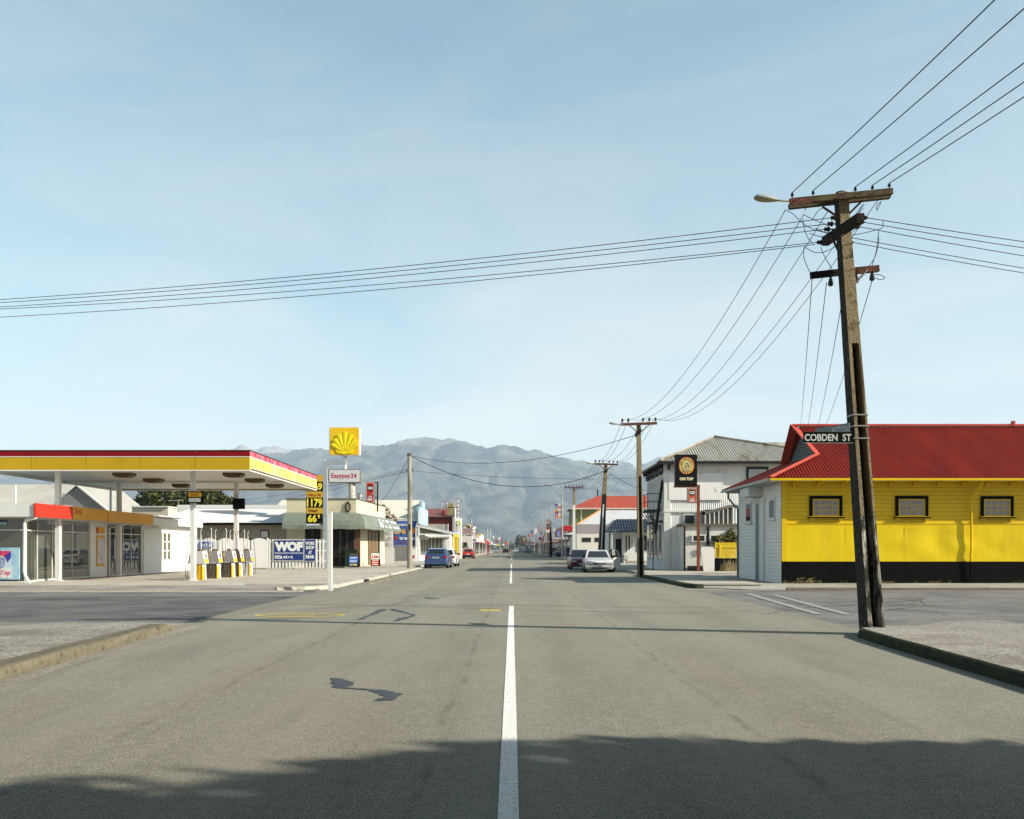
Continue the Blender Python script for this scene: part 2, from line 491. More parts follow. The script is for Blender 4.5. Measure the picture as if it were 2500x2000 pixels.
# hotel side
b = MB()
b.quad((6.5, 36.6, -0.004), (9, 34.4, -0.004), (90, 34.4, 0.0), (90, 35.2, 0.03), (7.2, 38.5, 0.03)); b.quad((7.2, 38.5, 0.03), (90, 35.2, 0.03), (90, 60, 0.09), (7.2, 60, 0.09))
struct(b.build('footpath_corner', GRAVP))
kerb_run('kerb_hall', [(9.6, 34.3), (90, 34.3)], 0.15, 0.075, KERB, -1)
kerb_run('kerb_hotel', [(6.75, 36.0), (6.5, 37.5), (6.42, 42), (6.45, 51), (6.6, 52), (7.0, 53)], 0.28, 0.12, KERBR, 1)
struct(MB().box(6.6, 9.6, 37.5, 53, 0.05, 0.105).build('footpath_hotel', CONC))
struct(MB().box(7.2, 13, 53, 600, -0.03, 0.13).build('footpath_hotel_shops', CONC))
kerb_run('kerb_hotel_shops', [(7.0, 53.2), (7.0, 600)], 0.26, 0.14, KERBL, 1)

# ------------------------------------------------------------------ road markings and tar
def marking(name, pts, mat, z=0.004):
    b = MB(); b.quad(*[(x, y, z) for x, y in pts])
    return struct(b.build(name, mat))
def line_px(x0, y0, x1, y1):
    a = (PX(x0, GY(y0)), GY(y0)); c = (PX(x1, GY(y1)), GY(y1))
    return a, c
b = MB()
n = 40
for i in range(n):                       # the thick centre line with slightly frayed edges
    ya, yc = 1.5 + (GY(1483) - 1.5) * i / n, 1.5 + (GY(1483) - 1.5) * (i + 1) / n
    j = lambda y, s: -0.02 + s * (0.058 + 0.003 * noise.noise(Vector((y * 9, s, 0))))
    b.quad((j(ya, -1), ya, 0.004), (j(ya, 1), ya, 0.004), (j(yc, 1), yc, 0.004), (j(yc, -1), yc, 0.004))
b.quad((-0.075, GY(1492), 0.006), (0.045, GY(1492), 0.006), (0.045, GY(1480), 0.006), (-0.075, GY(1480), 0.006))
struct(b.build('centre_line', WPAINT))
for k, (ya, yb) in enumerate(((1425, 1377), (1366, 1359), (1354, 1351), (1349, 1347.6))):
    marking('centre_dash', [(-0.10, GY(ya)), (0.0, GY(ya)), (0.0, GY(yb)), (-0.10, GY(yb))], WPAINT)
# side road's worn double line
for (a, c, d, e) in (((1815, 1449), (1990, 1500), 12, 20), ((1882, 1453), (2062, 1501), 11, 18)):
    x0, y0, x1, y1 = PX(a[0], GY(a[1])), GY(a[1]), PX(c[0], GY(c[1])), GY(c[1])
    marking('side_road_line', [(x0, y0), (x0 + 0.22, y0 + 0.05), (x1 + 0.2, y1 + 0.05), (x1 - 0.02, y1)], WPAINTW)
# yellow marks
marking('yellow_dash', [(PX(1172, GY(1492)), GY(1492)), (PX(1224, GY(1492)), GY(1492)), (PX(1222, GY(1489)), GY(1489)), (PX(1174, GY(1489)), GY(1489))], YPAINT)
b = MB(); cx, cy = PX(733, GY(1502)), GY(1502)
for k in range(36):
    t0, t1 = 2 * math.pi * k / 36, 2 * math.pi * (k + 1) / 36
    for (ra, rb, w) in ((0.98, 0.62, 0.05),):
        b.quad((cx + ra * math.cos(t0), cy + rb * math.sin(t0), 0.004), (cx + ra * math.cos(t1), cy + rb * math.sin(t1), 0.004), (cx + (ra - w * 1.8) * math.cos(t1), cy + (rb - w * 3) * math.sin(t1), 0.004), (cx + (ra - w * 1.8) * math.cos(t0), cy + (rb - w * 3) * math.sin(t0), 0.004))
b.quad((cx - 0.5, cy - 0.1, 0.004), (cx + 0.3, cy - 0.12, 0.004), (cx + 0.35, cy + 0.02, 0.004), (cx - 0.45, cy + 0.0, 0.004))
struct(b.build('yellow_ring_mark', YPAINT))
for k in range(8):
    t = k / 8; ya, yb = 40 + 22 * t, 40 + 22 * t + 1.7
    xx = lambda y: -5.85 - 0.004 * (y - 40)
    marking('yellow_kerb_dash', [(xx(ya), ya), (xx(ya) + 0.1, ya), (xx(yb) + 0.1, yb), (xx(yb), yb)], YPAINT)
def ribbon(name, pts, widths, mat, z=0.005):
    """a patch of tar drawn on the road: px points, widths in metres"""
    P = [Vector((PX(x, GY(y)), GY(y))) for x, y in pts]
    Q, Wd = [], []
    for i in range(len(P) - 1):
        p0, p1, p2, p3 = P[max(i - 1, 0)], P[i], P[i + 1], P[min(i + 2, len(P) - 1)]
        for k in range(14):
            t = k / 14
            Q.append(0.5 * ((2 * p1) + (p2 - p0) * t + (2 * p0 - 5 * p1 + 4 * p2 - p3) * t * t + (3 * p1 - p0 - 3 * p2 + p3) * t ** 3))
            Wd.append(widths[i] * (1 - t) + widths[i + 1] * t)
    Q.append(P[-1]); Wd.append(widths[-1])
    b = MB()
    for i, q in enumerate(Q):
        d = (Q[min(i + 1, len(Q) - 1)] - Q[max(i - 1, 0)]).normalized(); s = Vector((d.y, -d.x))
        w = Wd[i] * (1 + 0.7 * noise.noise(Vector((q.x * 14, q.y * 9, 0))))
        b.v.append((q.x + s.x * w / 2, q.y + s.y * w / 2, z)); b.v.append((q.x - s.x * w / 2, q.y - s.y * w / 2, z))
    for i in range(len(Q) - 1):
        b.f.append((2 * i, 2 * i + 1, 2 * i + 3, 2 * i + 2)); b.m.append(0)
    return struct(b.build(name, mat))
ribbon('tar_patch', [(812, 1656), (828, 1662), (838, 1673), (822, 1678), (850, 1681), (890, 1684), (925, 1688), (955, 1697), (948, 1706), (920, 1712)], [0.05, 0.16, 0.22, 0.12, 0.08, 0.09, 0.16, 0.26, 0.22, 0.05], TAR)
ribbon('tar_patch', [(938, 1487), (928, 1492), (910, 1500), (896, 1505), (878, 1513)], [0.10, 0.20, 0.10, 0.07, 0.12], TAR)
ribbon('tar_patch', [(956, 1487), (968, 1491), (992, 1497), (1010, 1503), (988, 1509), (966, 1517)], [0.10, 0.20, 0.09, 0.08, 0.15, 0.12], TAR)
ribbon('tar_patch', [(1040, 1459), (1055, 1461), (1070, 1462)], [0.1, 0.3, 0.1], TAR)
SKID = pm('skid_mark', (0.135, 0.13, 0.118), 0.8, 0.2, 12, 0, col2=(0.2, 0.19, 0.165), c2amt=0.7, c2scale=9)
for pts in ([(1860, 1500), (2000, 1480), (2190, 1478), (2240, 1468), (2180, 1460)], [(2170, 1488), (2260, 1476), (2235, 1462)], [(600, 1497), (900, 1480), (1250, 1478), (1600, 1484), (1900, 1478)], [(520, 1480), (800, 1476), (1250, 1488), (1650, 1496), (1980, 1484)], [(900, 1462), (1050, 1452), (1200, 1449), (1390, 1450)],
            [(1000, 1445), (1200, 1432), (1390, 1428)], [(1850, 1462), (2000, 1478), (2150, 1470), (2260, 1462), (2200, 1455)], [(700, 1510), (560, 1512), (420, 1500)]):
    ribbon('skid_mark', pts, [0.08] + [0.11] * (len(pts) - 2) + [0.05], SKID, 0.003)
# drain grate box at the forecourt kerb
tag(MB().box(-6.42, -6.30, 42.6, 43.4, 0.01, 0.10).build('kerb_drain', pm('drain_dark', (0.02, 0.02, 0.02), 0.8)), 'small dark storm drain opening in the forecourt kerb', 'drain')

# ------------------------------------------------------------------ mountains and air
MTN = [(-1400, 1180), (-900, 1172), (-500, 1190), (-200, 1160), (0, 1150), (120, 1146), (230, 1155), (330, 1148), (430, 1128), (520, 1120), (620, 1112), (680, 1103), (738, 1098), (770, 1094), (803, 1093), (840, 1090), (878, 1087), (910, 1085), (948, 1085), (965, 1082), (975, 1074), (986, 1069), (999, 1066), (1020, 1069), (1045, 1068), (1070, 1071), (1099, 1071), (1120, 1075), (1142, 1078), (1163, 1086), (1190, 1092), (1222, 1084), (1249, 1084),
       (1287, 1092), (1319, 1096), (1341, 1106), (1368, 1115), (1394, 1120), (1427, 1127), (1459, 1135), (1490, 1140), (1515, 1147), (1540, 1143), (1560, 1150), (1600, 1158), (1700, 1150), (1900, 1165), (2200, 1150), (2600, 1175), (3200, 1190), (3900, 1180)]
MTN_FAR = [(300, 1130), (420, 1112), (500, 1098), (560, 1094), (588, 1089), (600, 1092), (614, 1096), (630, 1094), (641, 1093), (655, 1089), (669, 1086), (684, 1089), (700, 1095), (722, 1097), (800, 1115), (1000, 1150), (1300, 1160), (1480, 1140), (1520, 1128), (1540, 1132), (1552, 1140), (1575, 1130), (1590, 1124), (1607, 1115), (1640, 1125), (1700, 1118), (1850, 1140), (2100, 1130), (2500, 1150)]
def interp(tab, x):
    if x <= tab[0][0]: return tab[0][1]
    for (a, ya), (c, yc) in zip(tab, tab[1:]):
        if x <= c:
            return ya + (yc - ya) * (x - a) / (c - a)
    return tab[-1][1]
def range_mesh(name, tab, Yr, Yf, Yb, mat, x0, x1, nx, ny, rough, seed):
    b = MB()
    for j in range(ny + 1):
        t = j / ny
        y = Yf + (Yb - Yf) * t
        tr = (Yr - Yf) / (Yb - Yf)
        for i in range(nx + 1):
            px = x0 + (x1 - x0) * i / nx
            x = (px - 1250) / FP * Yr          # fixed world columns, taken at the ridge's depth
            H = EYE + (HZ - interp(tab, px)) / FP * Yr
            if t <= tr:
                s = t / tr
                spur = noise.fractal(Vector((x * 0.0011 + seed, y * 0.00035, 0.3)), 1.0, 2.0, 4)
                ridged = 1 - abs(noise.noise(Vector((x * 0.0016 + seed, y * 0.0003, 1.7)))) * 2
                body = s ** 1.25
                z = H * (body + 0.9 * s * (1 - s) * (0.36 * spur + 0.34 * (ridged - 0.5)))
            else:
                s = (1 - t) / (1 - tr)
                z = H * s ** 0.8
            gul = abs(noise.noise(Vector((x * 0.0052 + seed + z * 0.001, y * 0.0012, 5.0))))
            z -= 95 * (1 - min(1, gul * 4)) * min(1, 2.2 * s * (1.05 - s)) if t <= tr else 0
            fine = noise.fractal(Vector((x * 0.006, y * 0.006, seed)), 0.9, 2.1, 5)
            z += rough * fine * (0.25 + 0.75 * min(1, s)) * (0.35 if abs(t - tr) < 0.02 else 1)
            if abs(t - tr) < 0.02: z += 16 * noise.noise(Vector((x * 0.013, 2.0, seed))) + 9 * noise.noise(Vector((x * 0.04, 7.0, seed)))
            b.v.append((x, y, max(z, -1)))
    m = nx + 1
    for j in range(ny):
        for i in range(nx):
            b.f.append((j * m + i, j * m + i + 1, (j + 1) * m + i + 1, (j + 1) * m + i)); b.m.append(0)
    return struct(b.build(name, mat, smooth=True))
def mountain_mat():
    m = bpy.data.materials.new('mountain_forest'); m.use_nodes = True
    N, L = m.node_tree.nodes, m.node_tree.links
    p = N['Principled BSDF']; p.inputs['Roughness'].default_value = 0.95; p.inputs['Specular IOR Level'].default_value = 0.1
    t = N.new('ShaderNodeTexCoord'); g = N.new('ShaderNodeSeparateXYZ'); L.new(t.outputs['Object'], g.inputs[0])
    n1 = N.new('ShaderNodeTexNoise'); n1.inputs['Scale'].default_value = 0.004; n1.inputs['Detail'].default_value = 9; n1.inputs['Roughness'].default_value = 0.7
    L.new(t.outputs['Object'], n1.inputs['Vector'])
    h = math_node(N, L, 'ADD', g.outputs[2], math_node(N, L, 'MULTIPLY', math_node(N, L, 'SUBTRACT', n1.outputs['Fac'], 0.5), 520))
    r = N.new('ShaderNodeMapRange'); r.inputs[1].default_value = 740; r.inputs[2].default_value = 860
    L.new(h, r.inputs[0])
    r2 = N.new('ShaderNodeValToRGB')
    r2.color_ramp.elements[0].position = 0.40; r2.color_ramp.elements[0].color = (0.014, 0.022, 0.018, 1)
    r2.color_ramp.elements[1].position = 0.60; r2.color_ramp.elements[1].color = (0.125, 0.13, 0.09, 1)
    L.new(n1.outputs['Fac'], r2.inputs[0])
    mx = N.new('ShaderNodeMixRGB'); mx.inputs[2].default_value = (0.30, 0.27, 0.23, 1)
    L.new(r.outputs[0], mx.inputs[0]); L.new(r2.outputs[0], mx.inputs[1]); L.new(mx.outputs[0], p.inputs['Base Color'])
    bp = N.new('ShaderNodeBump'); bp.inputs['Strength'].default_value = 1.0; bp.inputs['Distance'].default_value = 60
    L.new(n1.outputs['Fac'], bp.inputs['Height']); L.new(bp.outputs[0], p.inputs['Normal'])
    return m
MM = mountain_mat()
range_mesh('mountains', MTN, 7000, 4300, 7900, MM, -1400, 3600, 520, 110, 42, 3.1)
range_mesh('mountains_far', MTN_FAR, 9000, 7950, 9800, MM, 200, 2700, 320, 30, 46, 8.4)

hz = bpy.data.materials.new('haze_air'); hz.use_nodes = True
hz.node_tree.nodes.clear()
vol = hz.node_tree.nodes.new('ShaderNodeVolumePrincipled')
vol.inputs['Color'].default_value = (0.66, 0.79, 1.0, 1)
vol.inputs['Density'].default_value = 0.000085
vol.inputs['Anisotropy'].default_value = 0.0
ho = hz.node_tree.nodes.new('ShaderNodeOutputMaterial')
hz.node_tree.links.new(vol.outputs[0], ho.inputs['Volume'])
haze = MB().box(-6000, 6000, -200, 10000, -2.0, 1250).build('haze', hz)
haze['kind'] = 'stuff'; haze['label'] = 'thin blue air haze in front of the mountains'
# ------------------------------------------------------------------ materials for buildings
YEL = pm('yellow_paint', (0.74, 0.48, 0.008), 0.4, 0.05, 1.5, 0.12, 3, col2=(0.64, 0.40, 0.012), c2amt=0.3, c2scale=1.0)
YELS = pm('yellow_sheet', (0.76, 0.55, 0.010), 0.38, 0.05, 1.2, 0.55, 1.1, col2=(0.68, 0.46, 0.016), c2amt=0.3, c2scale=1.3, stretch=(1, 1, 0.3))
BLK = pm('black_paint', (0.005, 0.005, 0.005), 0.85, 0.3, 3, 0.2, 6, spec=0.04, col2=(0.008, 0.008, 0.007), c2amt=0.2, c2scale=2.5)
REDR = pm('red_iron', (0.37, 0.045, 0.027), 0.55, 0.15, 1.2, 0.0, col2=(0.30, 0.035, 0.024), c2amt=0.5, c2scale=0.9, stretch=(1, 0.25, 0.25))
REDT = pm('red_trim', (0.45, 0.065, 0.04), 0.5, 0.15, 2)
WBRD = pm('white_boards', (0.80, 0.80, 0.77), 0.6, 0.05, 3, 0.15, 20, col2=(0.55, 0.55, 0.50), c2amt=0.12, c2scale=2.5, stretch=(1, 1, 2))
WTRIM = pm('white_trim', (0.72, 0.72, 0.69), 0.55, 0.08, 4, col2=(0.45, 0.44, 0.40), c2amt=0.2, c2scale=4)
WDIRT = pm('white_dirty', (0.76, 0.75, 0.72), 0.7, 0.08, 2.5, 0.2, 14, col2=(0.38, 0.37, 0.33), c2amt=0.25, c2scale=1.8, stretch=(1.6, 1.6, 0.7))
GREYD = pm('teal_grey', (0.14, 0.20, 0.20), 0.5, 0.1, 3)
DGREEN = pm('dark_green_paint', (0.012, 0.045, 0.03), 0.45, 0.1, 3)
GLS = glass_mat('window_glass', spec=0.45)
CURT = pm('net_curtain', (0.50, 0.50, 0.50), 0.8, 0.25, 14, stretch=(3, 1, 0.4))
GLSC = glass_mat('curtained_glass', (0.11, 0.12, 0.14), 0.12, 0.6)
PIPEW = pm('white_pipe', (0.75, 0.74, 0.70), 0.4, 0.05, 3)
DARK = pm('dark_gap', (0.012, 0.012, 0.014), 0.8, 0.2, 3)

# ------------------------------------------------------------------ the yellow hall
YF, YB, XL, XR = 40.0, 47.6, PX(1908, 40.0), 31.0
hall = thing('weatherboard_hall', 'bright yellow hall with black base and red corrugated roof on the corner', 'hall', (XL, YF, 0))
FF, FL = face(XL, YF, 0, (1, 0, 0)), face(XL, YB, 0, (0, -1, 0))
zb1, zb2, zw = PZ(1371, YF), PZ(1279, YF), PZ(1172, YF) + 0.05
W = XR - XL
b = MB(); b.box(XL + 0.05, XR, YF + 0.05, YB, 0, zw); b.build('wall_core', WBRD, hall)
b = MB(); b.ribs(FF[0] + V(0, 0, zb2), (0, 0, 1), (1, 0, 0), (0, -1, 0), lap(zw - zb2, 0.165, 0.022), lambda d: (0, W)); b.build('yellow_weatherboards', YEL, hall)
# smooth sheets, slightly buckled
b = MB(); nx, nz = 200, 12
for j in range(nz + 1):
    for i in range(nx + 1):
        u = W * i / nx; z = zb1 + (zb2 - 0.02 - zb1) * j / nz
        w = 0.034 + 0.034 * noise.noise(Vector((u * 0.8 + z * 0.9, z * 1.0 - u * 0.55, 0))) * smooth(0, 0.4, j / nz) * smooth(0, 0.35, 1 - j / nz) * (1.6 if 5 < u < 9 else 0.5)
        b.v.append((XL + u, YF - w, z))
for j in range(nz):
    for i in range(nx):
        b.f.append((j * (nx + 1) + i, j * (nx + 1) + i + 1, (j + 1) * (nx + 1) + i + 1, (j + 1) * (nx + 1) + i)); b.m.append(0)
b.build('yellow_sheeting', YELS, hall, smooth=True)
b = MB()
b.fbox(FF, 0, W, 0.0, zb1 - 0.002, -0.02, 0.028)
for u in [k * 2.4 + 0.25 for k in range(8)]:
    b.fbox(FF, u, u + 0.012, 0.05, zb1 - 0.01, 0.029, 0.034)
b.build('black_base', BLK, hall)
b = MB()
b.fbox(FF, 0, W, zb2 - 0.02, zb2 + 0.012, 0.03, 0.05)
b.fbox(FF, -0.002, 0.19, zb1, zw, 0.024, 0.052)
for u in [0.19 + 2.4 * k for k in range(1, 8)]:
    b.fbox(FF, u, u + 0.03, zb1, zb2 - 0.02, 0.03, 0.036)
b.build('yellow_trim', YEL, hall)
# side wall facing the street: narrow white boards
b = MB(); b.ribs(FL[0], (0, 0, 1), (0, -1, 0), (-1, 0, 0), lap(zw, 0.155, 0.02), lambda d: (0, YB - YF)); b.build('white_weatherboards', WBRD, hall)
sY = lambda px: XL * FP / (px - 1250)           # depth on the side wall for a photo column
def sbox(b, pa, pb, za, zb, n0, n1, m=0):
    ya, yb = sY(pa), sY(pb)
    b.fbox(FL, YB - max(ya, yb), YB - min(ya, yb), za, zb, n0, n1, m)
b = MB(); sbox(b, 1845, 1868, 0.02, PZ(1224, 43), 0.02, 0.05); sbox(b, 1843, 1870, PZ(1224, 43), PZ(1216, 43), 0.02, 0.08)
fr = b.build('door_frame', WTRIM, hall)
b = MB(); sbox(b, 1847.5, 1856, 0.03, PZ(1228, 43), 0.052, 0.06, 0); sbox(b, 1856.2, 1866, 0.03, PZ(1228, 43), 0.052, 0.058, 1)
b.build('side_door', [GREYD, WTRIM], hall)
for pa, pb, ya_, yb_ in ((1824, 1835, 1231, 1272), (1881, 1892, 1222, 1263)):
    Yc = sY((pa + pb) / 2)
    b = MB(); sbox(b, pa - 1.5, pb + 1.5, PZ(yb_, Yc) - 0.05, PZ(ya_, Yc) + 0.12, 0.02, 0.05); sbox(b, pa - 2.5, pb + 2.5, PZ(yb_, Yc) - 0.14, PZ(yb_, Yc) - 0.05, 0.02, 0.13)
    w = b.build('small_window', WTRIM, hall)
    b = MB(); sbox(b, pa, pb, PZ(yb_, Yc), PZ(ya_, Yc), 0.052, 0.058); b.build('pane', GLS, w)
b = MB(); Yc = sY(1852); sbox(b, 1840, 1862, PZ(1213, Yc), PZ(1192, Yc), 0.02, 0.62); b.build('door_hood', WTRIM, hall)
b = MB(); b.tube([(XL - 0.06, YB - 0.1, 0.0), (XL - 0.06, YB - 0.1, 3.35), (XL - 0.5, YB - 0.1, 3.85), (XL - 0.52, YB - 0.1, 4.1)], 0.045, 8); b.build('grey_downpipe', GREYD, hall)
# roof
OH = 0.72
ex0, ey0, ey1 = PX(1880, YF - OH), YF - OH, YB + 0.5
ze = PZ(1168, YF - OH)
ridY, ridZ = (ey0 + ey1) / 2, PZ(1042, (ey0 + ey1) / 2)
gx = 12.75                                       # gablet
slope = (ridZ - ze) / (ridY - ey0)
tg = 0.42
gyF, gzF = ey0 + (ridY - ey0) * tg, ze + (ridZ - ze) * tg
fd = Vector((0, ridY - ey0, ridZ - ze)); fl = fd.length; fdn = fd.normalized(); fnn = Vector((1, 0, 0)).cross(fdn)
RW = XR - ex0
def vf(d):                                       # front plane: hip cut, then gable edge
    x = ex0 + d
    if x < gx:
        return (0, fl * tg * (x - ex0) / (gx - ex0) + 0.001)
    return (0, fl)
smp = corr(RW, 0.13, 0.044, 6)
cut = [(d, h) for d, h in smp]
i0 = min(range(len(cut)), key=lambda i: abs(cut[i][0] - (gx - ex0)))
b = MB()
b.ribs((ex0, ey0, ze), (1, 0, 0), fdn, fnn, [c for c in cut if ex0 + c[0] < gx] + [(gx - ex0 - 0.0005, 0)], lambda d: (0, fl * tg * min(1, d / (gx - ex0))))
b.ribs((ex0, ey0, ze), (1, 0, 0), fdn, fnn, [(gx - ex0, 0)] + [c for c in cut if ex0 + c[0] > gx], lambda d: (0, fl))
bd = Vector((0, -(ey1 - ridY), ridZ - ze)); bdn = bd.normalized()
b.quad((ex0, ey1, ze), (XR, ey1, ze), (XR, ridY, ridZ), (gx, ridY, ridZ), (gx, ey1 - (ey1 - ridY) * tg, gzF))
# left hip plane
hd = Vector((gx - ex0, 0, gzF - ze)); hl = hd.length; hdn = hd.normalized(); DY = ey1 - ey0
b.ribs((ex0, ey1, ze), (0, -1, 0), hdn, Vector((0, -1, 0)).cross(hdn), corr(DY, 0.115, 0.02, 6), lambda d: (0, hl * min(1, d / (DY * tg / 2), (DY - d) / (DY * tg / 2))))
b.quad((XR, ey0, ze), (XR, ey1, ze), (XR, ridY, ridZ))
roof = b.build('roof', REDR, hall)
b = MB()
gyB = ey1 - (ey1 - ridY) * tg
b.bar((gx - 0.28, ridY, ridZ + 0.05), (XR, ridY, ridZ + 0.05), 0.30, 0.05)
b.tube([(gx - 0.28, ridY, ridZ + 0.075), (XR, ridY, ridZ + 0.075)], 0.055, 8)
b.bar((ex0, ey0, ze + 0.05), (gx, gyF, gzF + 0.05), 0.22, 0.05); b.tube([(ex0, ey0, ze + 0.07), (gx, gyF, gzF + 0.07)], 0.04, 6)
b.bar((ex0, ey1, ze + 0.03), (gx, gyB, gzF + 0.03), 0.2, 0.05)
for yy in (gyF, gyB):
    b.bar((gx - 0.22, ridY, ridZ + 0.04), (gx + 0.05, yy, gzF + 0.04), 0.36, 0.05, up=(0.3, 0, 1))
b.box(PX(2490, 43), PX(2496, 43), ridY - 0.1, ridY + 0.1, ridZ, ridZ + 0.25)
b.build('ridge_capping', REDT, roof)
b = MB(); b.quad((gx + 0.25, gyF + 0.1, gzF + 0.03), (gx + 0.25, gyB - 0.1, gzF + 0.03), (gx + 0.25, ridY, ridZ - 0.05)); b.build('gablet', pm('gable_blue_grey', (0.09, 0.10, 0.13), 0.7), roof)  # dark blue-grey panel closing the gable end
b = MB()
for k in range(9):
    zz = gzF + 0.15 + k * 0.13; s_ = 1 - (zz - gzF) / (ridZ - gzF)
    b.bar((gx + 0.22, ridY - (ridY - gyF) * s_ * 0.75, zz), (gx + 0.22, ridY + (gyB - ridY) * s_ * 0.75, zz), 0.03, 0.05)
b.build('louvre', GREYD, roof)
b = MB()                                          # soffit
b.box(ex0 + 0.04, XR, ey0 + 0.04, YF + 0.1, ze - 0.06, ze - 0.045); b.box(ex0 + 0.04, XL + 0.05, YF + 0.1, ey1, ze - 0.06, ze - 0.045)
b.build('soffit', WTRIM, hall)
b = MB(); b.box(ex0 - 0.02, XR, ey0 - 0.10, ey0 + 0.02, ze - 0.09, ze + 0.005)
for k in range(20):
    x = XL + 0.45 + k * 0.98
    if x < XR: b.box(x, x + 0.06, ey0 + 0.02, YF, ze - 0.17, ze - 0.06); b.prism([(x, YF - 0.03, ze - 0.17), (x, YF - 0.03, ze - 0.32), (x, YF - 0.16, ze - 0.17)], (0.06, 0, 0))
b.build('gutter', YEL, hall)
b = MB(); b.box(ex0 - 0.10, ex0 + 0.02, ey0 - 0.04, ey1, ze - 0.09, ze + 0.005)
for k in range(20):
    y = YF + 0.2 + k * 0.38
    if y < ey1: b.box(ex0 + 0.02, XL, y, y + 0.05, ze - 0.15, ze - 0.06)
b.build('gutter', pm('grey_gutter', (0.42, 0.45, 0.46), 0.5, 0.15, 4), hall)
# front windows
def hall_window(px0, px1, py0, py1):
    u0, u1 = PX(px0, YF) - XL, PX(px1, YF) - XL; z0, z1 = PZ(py1, YF), PZ(py0, YF)
    b = MB(); t = 0.125
    b.fbox(FF, u0, u0 + t, z0, z1, 0.02, 0.075); b.fbox(FF, u1 - t, u1, z0, z1, 0.02, 0.075); b.fbox(FF, u0 + t, u1 - t, z1 - t, z1, 0.02, 0.075)
    w = b.build('window', BLK, hall)
    b = MB(); b.fbox(FF, u0 - 0.07, u1 + 0.07, z0 - 0.045, z0, 0.02, 0.17); b.build('sill', BLK, w)
    b = MB(); b.fbox(FF, u0 - 0.07, u1 + 0.07, z0 + 0.001, z0 + 0.016, 0.05, 0.175)
    for uu in (u0 + 0.02, u1 - 0.17): b.fbox(FF, uu, uu + 0.15, z0 - 0.16, z0 - 0.05, 0.03, 0.09)
    b.fbox(FF, u0 + 0.05, u1 - 0.05, z0 - 0.18, z0 - 0.15, 0.03, 0.06)
    a0, a1, c0, c1 = u0 + t, u1 - t, z0 + 0.016, z1 - t; s = 0.045
    b.fbox(FF, a0, a0 + s, c0, c1, 0.02, 0.055); b.fbox(FF, a1 - s, a1, c0, c1, 0.02, 0.055); b.fbox(FF, a0 + s, a1 - s, c0, c0 + s, 0.02, 0.055); b.fbox(FF, a0 + s, a1 - s, c1 - s, c1, 0.02, 0.055)
    for k in range(1, 4):
        x = a0 + s + (a1 - a0 - 2 * s) * k / 4; b.fbox(FF, x - 0.011, x + 0.011, c0 + s, c1 - s, 0.03, 0.05)
    for k in range(1, 3):
        z = c0 + s + (c1 - c0 - 2 * s) * k / 3; b.fbox(FF, a0 + s, a1 - s, z - 0.011, z + 0.011, 0.031, 0.051)
    b.build('sash', YEL, w)
    b = MB(); b.fbox(FF, a0 + s * 0.5, a1 - s * 0.5, c0 + s * 0.5, c1 - s * 0.5, 0.022, 0.034); b.build('panes', pm('curtained_pane', (0.20, 0.21, 0.25), 0.12, 0.35, 9, spec=0.4, stretch=(3, 1, 0.5)), w)
for q in ((1975.5, 2055.5, 1211, 1262), (2185, 2265, 1211, 1262), (2393, 2473, 1211.5, 1262.5), (2602, 2682, 1212, 1263)):
    hall_window(*q)
b = MB(); u = PX(2367, YF)
b.tube([(u + 0.22, ey0 - 0.02, ze - 0.08), (u + 0.2, YF - 0.45, ze - 0.35), (u, YF - 0.17, ze - 0.75), (u, YF - 0.15, ze - 1.0), (u, YF - 0.15, 1.25), (u - 0.04, YF - 0.15, 1.18), (u, YF - 0.13, 1.1), (u, YF - 0.11, 0.92)], 0.042, 8)
b.build('yellow_downpipe', YEL, hall)
b = MB(); b.tube([(u, YF - 0.11, 0.92), (u + 0.01, YF - 0.10, 0.02)], 0.035, 8); b.build('black_downpipe', BLK, hall)

# dry weeds at the foot of the hall
b = MB(); rnd = random.Random(5)
for cx, n in ((PX(1965, 39.8), 26), (PX(2165, 39.8), 10), (PX(2275, 39.8), 6), (PX(1945, 39.8), 8)):
    for k in range(n):
        a = rnd.uniform(-1.2, 1.2); l = rnd.uniform(0.12, 0.5 if n > 20 else 0.16); x = cx + rnd.uniform(-0.35, 0.35) * (1 if n > 20 else 0.5)
        b.tube([(x, 39.75, 0.02), (x + math.sin(a) * l * 0.5, 39.7 - rnd.random() * 0.1, l * 0.6 * math.cos(a) + 0.05), (x + math.sin(a) * l, 39.62 - rnd.random() * 0.2, l * 0.7 * math.cos(a))], [0.008, 0.006, 0.002], 4)
o = b.build('dry_weeds', pm('straw', (0.42, 0.34, 0.17), 0.9, 0.3, 6)); o['kind'] = 'stuff'; o['label'] = 'dry weeds at the foot of the yellow hall'

# ------------------------------------------------------------------ power poles and wires
CONP = pm('pole_concrete', (0.31, 0.243, 0.15), 0.95, 0.28, 5, 0.7, 45, col2=(0.12, 0.10, 0.05), c2amt=0.35, c2scale=5)
CONL = pm('pole_base_weathered', (0.56, 0.53, 0.45), 0.95, 0.5, 9, 0.8, 50, col2=(0.045, 0.045, 0.035), c2amt=0.75, c2scale=7, stretch=(1, 1, 0.35))
ARMW = pm('arm_timber', (0.085, 0.048, 0.034), 0.9, 0.4, 8, 0.6, 40, col2=(0.115, 0.11, 0.05), c2amt=0.7, c2scale=7)
ARMR = pm('arm_rusty', (0.17, 0.062, 0.042), 0.85, 0.3, 8, 0.5, 40, col2=(0.07, 0.05, 0.03), c2amt=0.5, c2scale=6)
ARMD = pm('arm_dark', (0.022, 0.017, 0.013), 0.9, 0.4, 8, 0.5, 40, col2=(0.07, 0.065, 0.03), c2amt=0.3, c2scale=6)
PORC = pm('insulator_brown', (0.025, 0.014, 0.010), 0.25, 0.2, 8)
PORG = pm('insulator_grey', (0.045, 0.05, 0.05), 0.3, 0.2, 8)
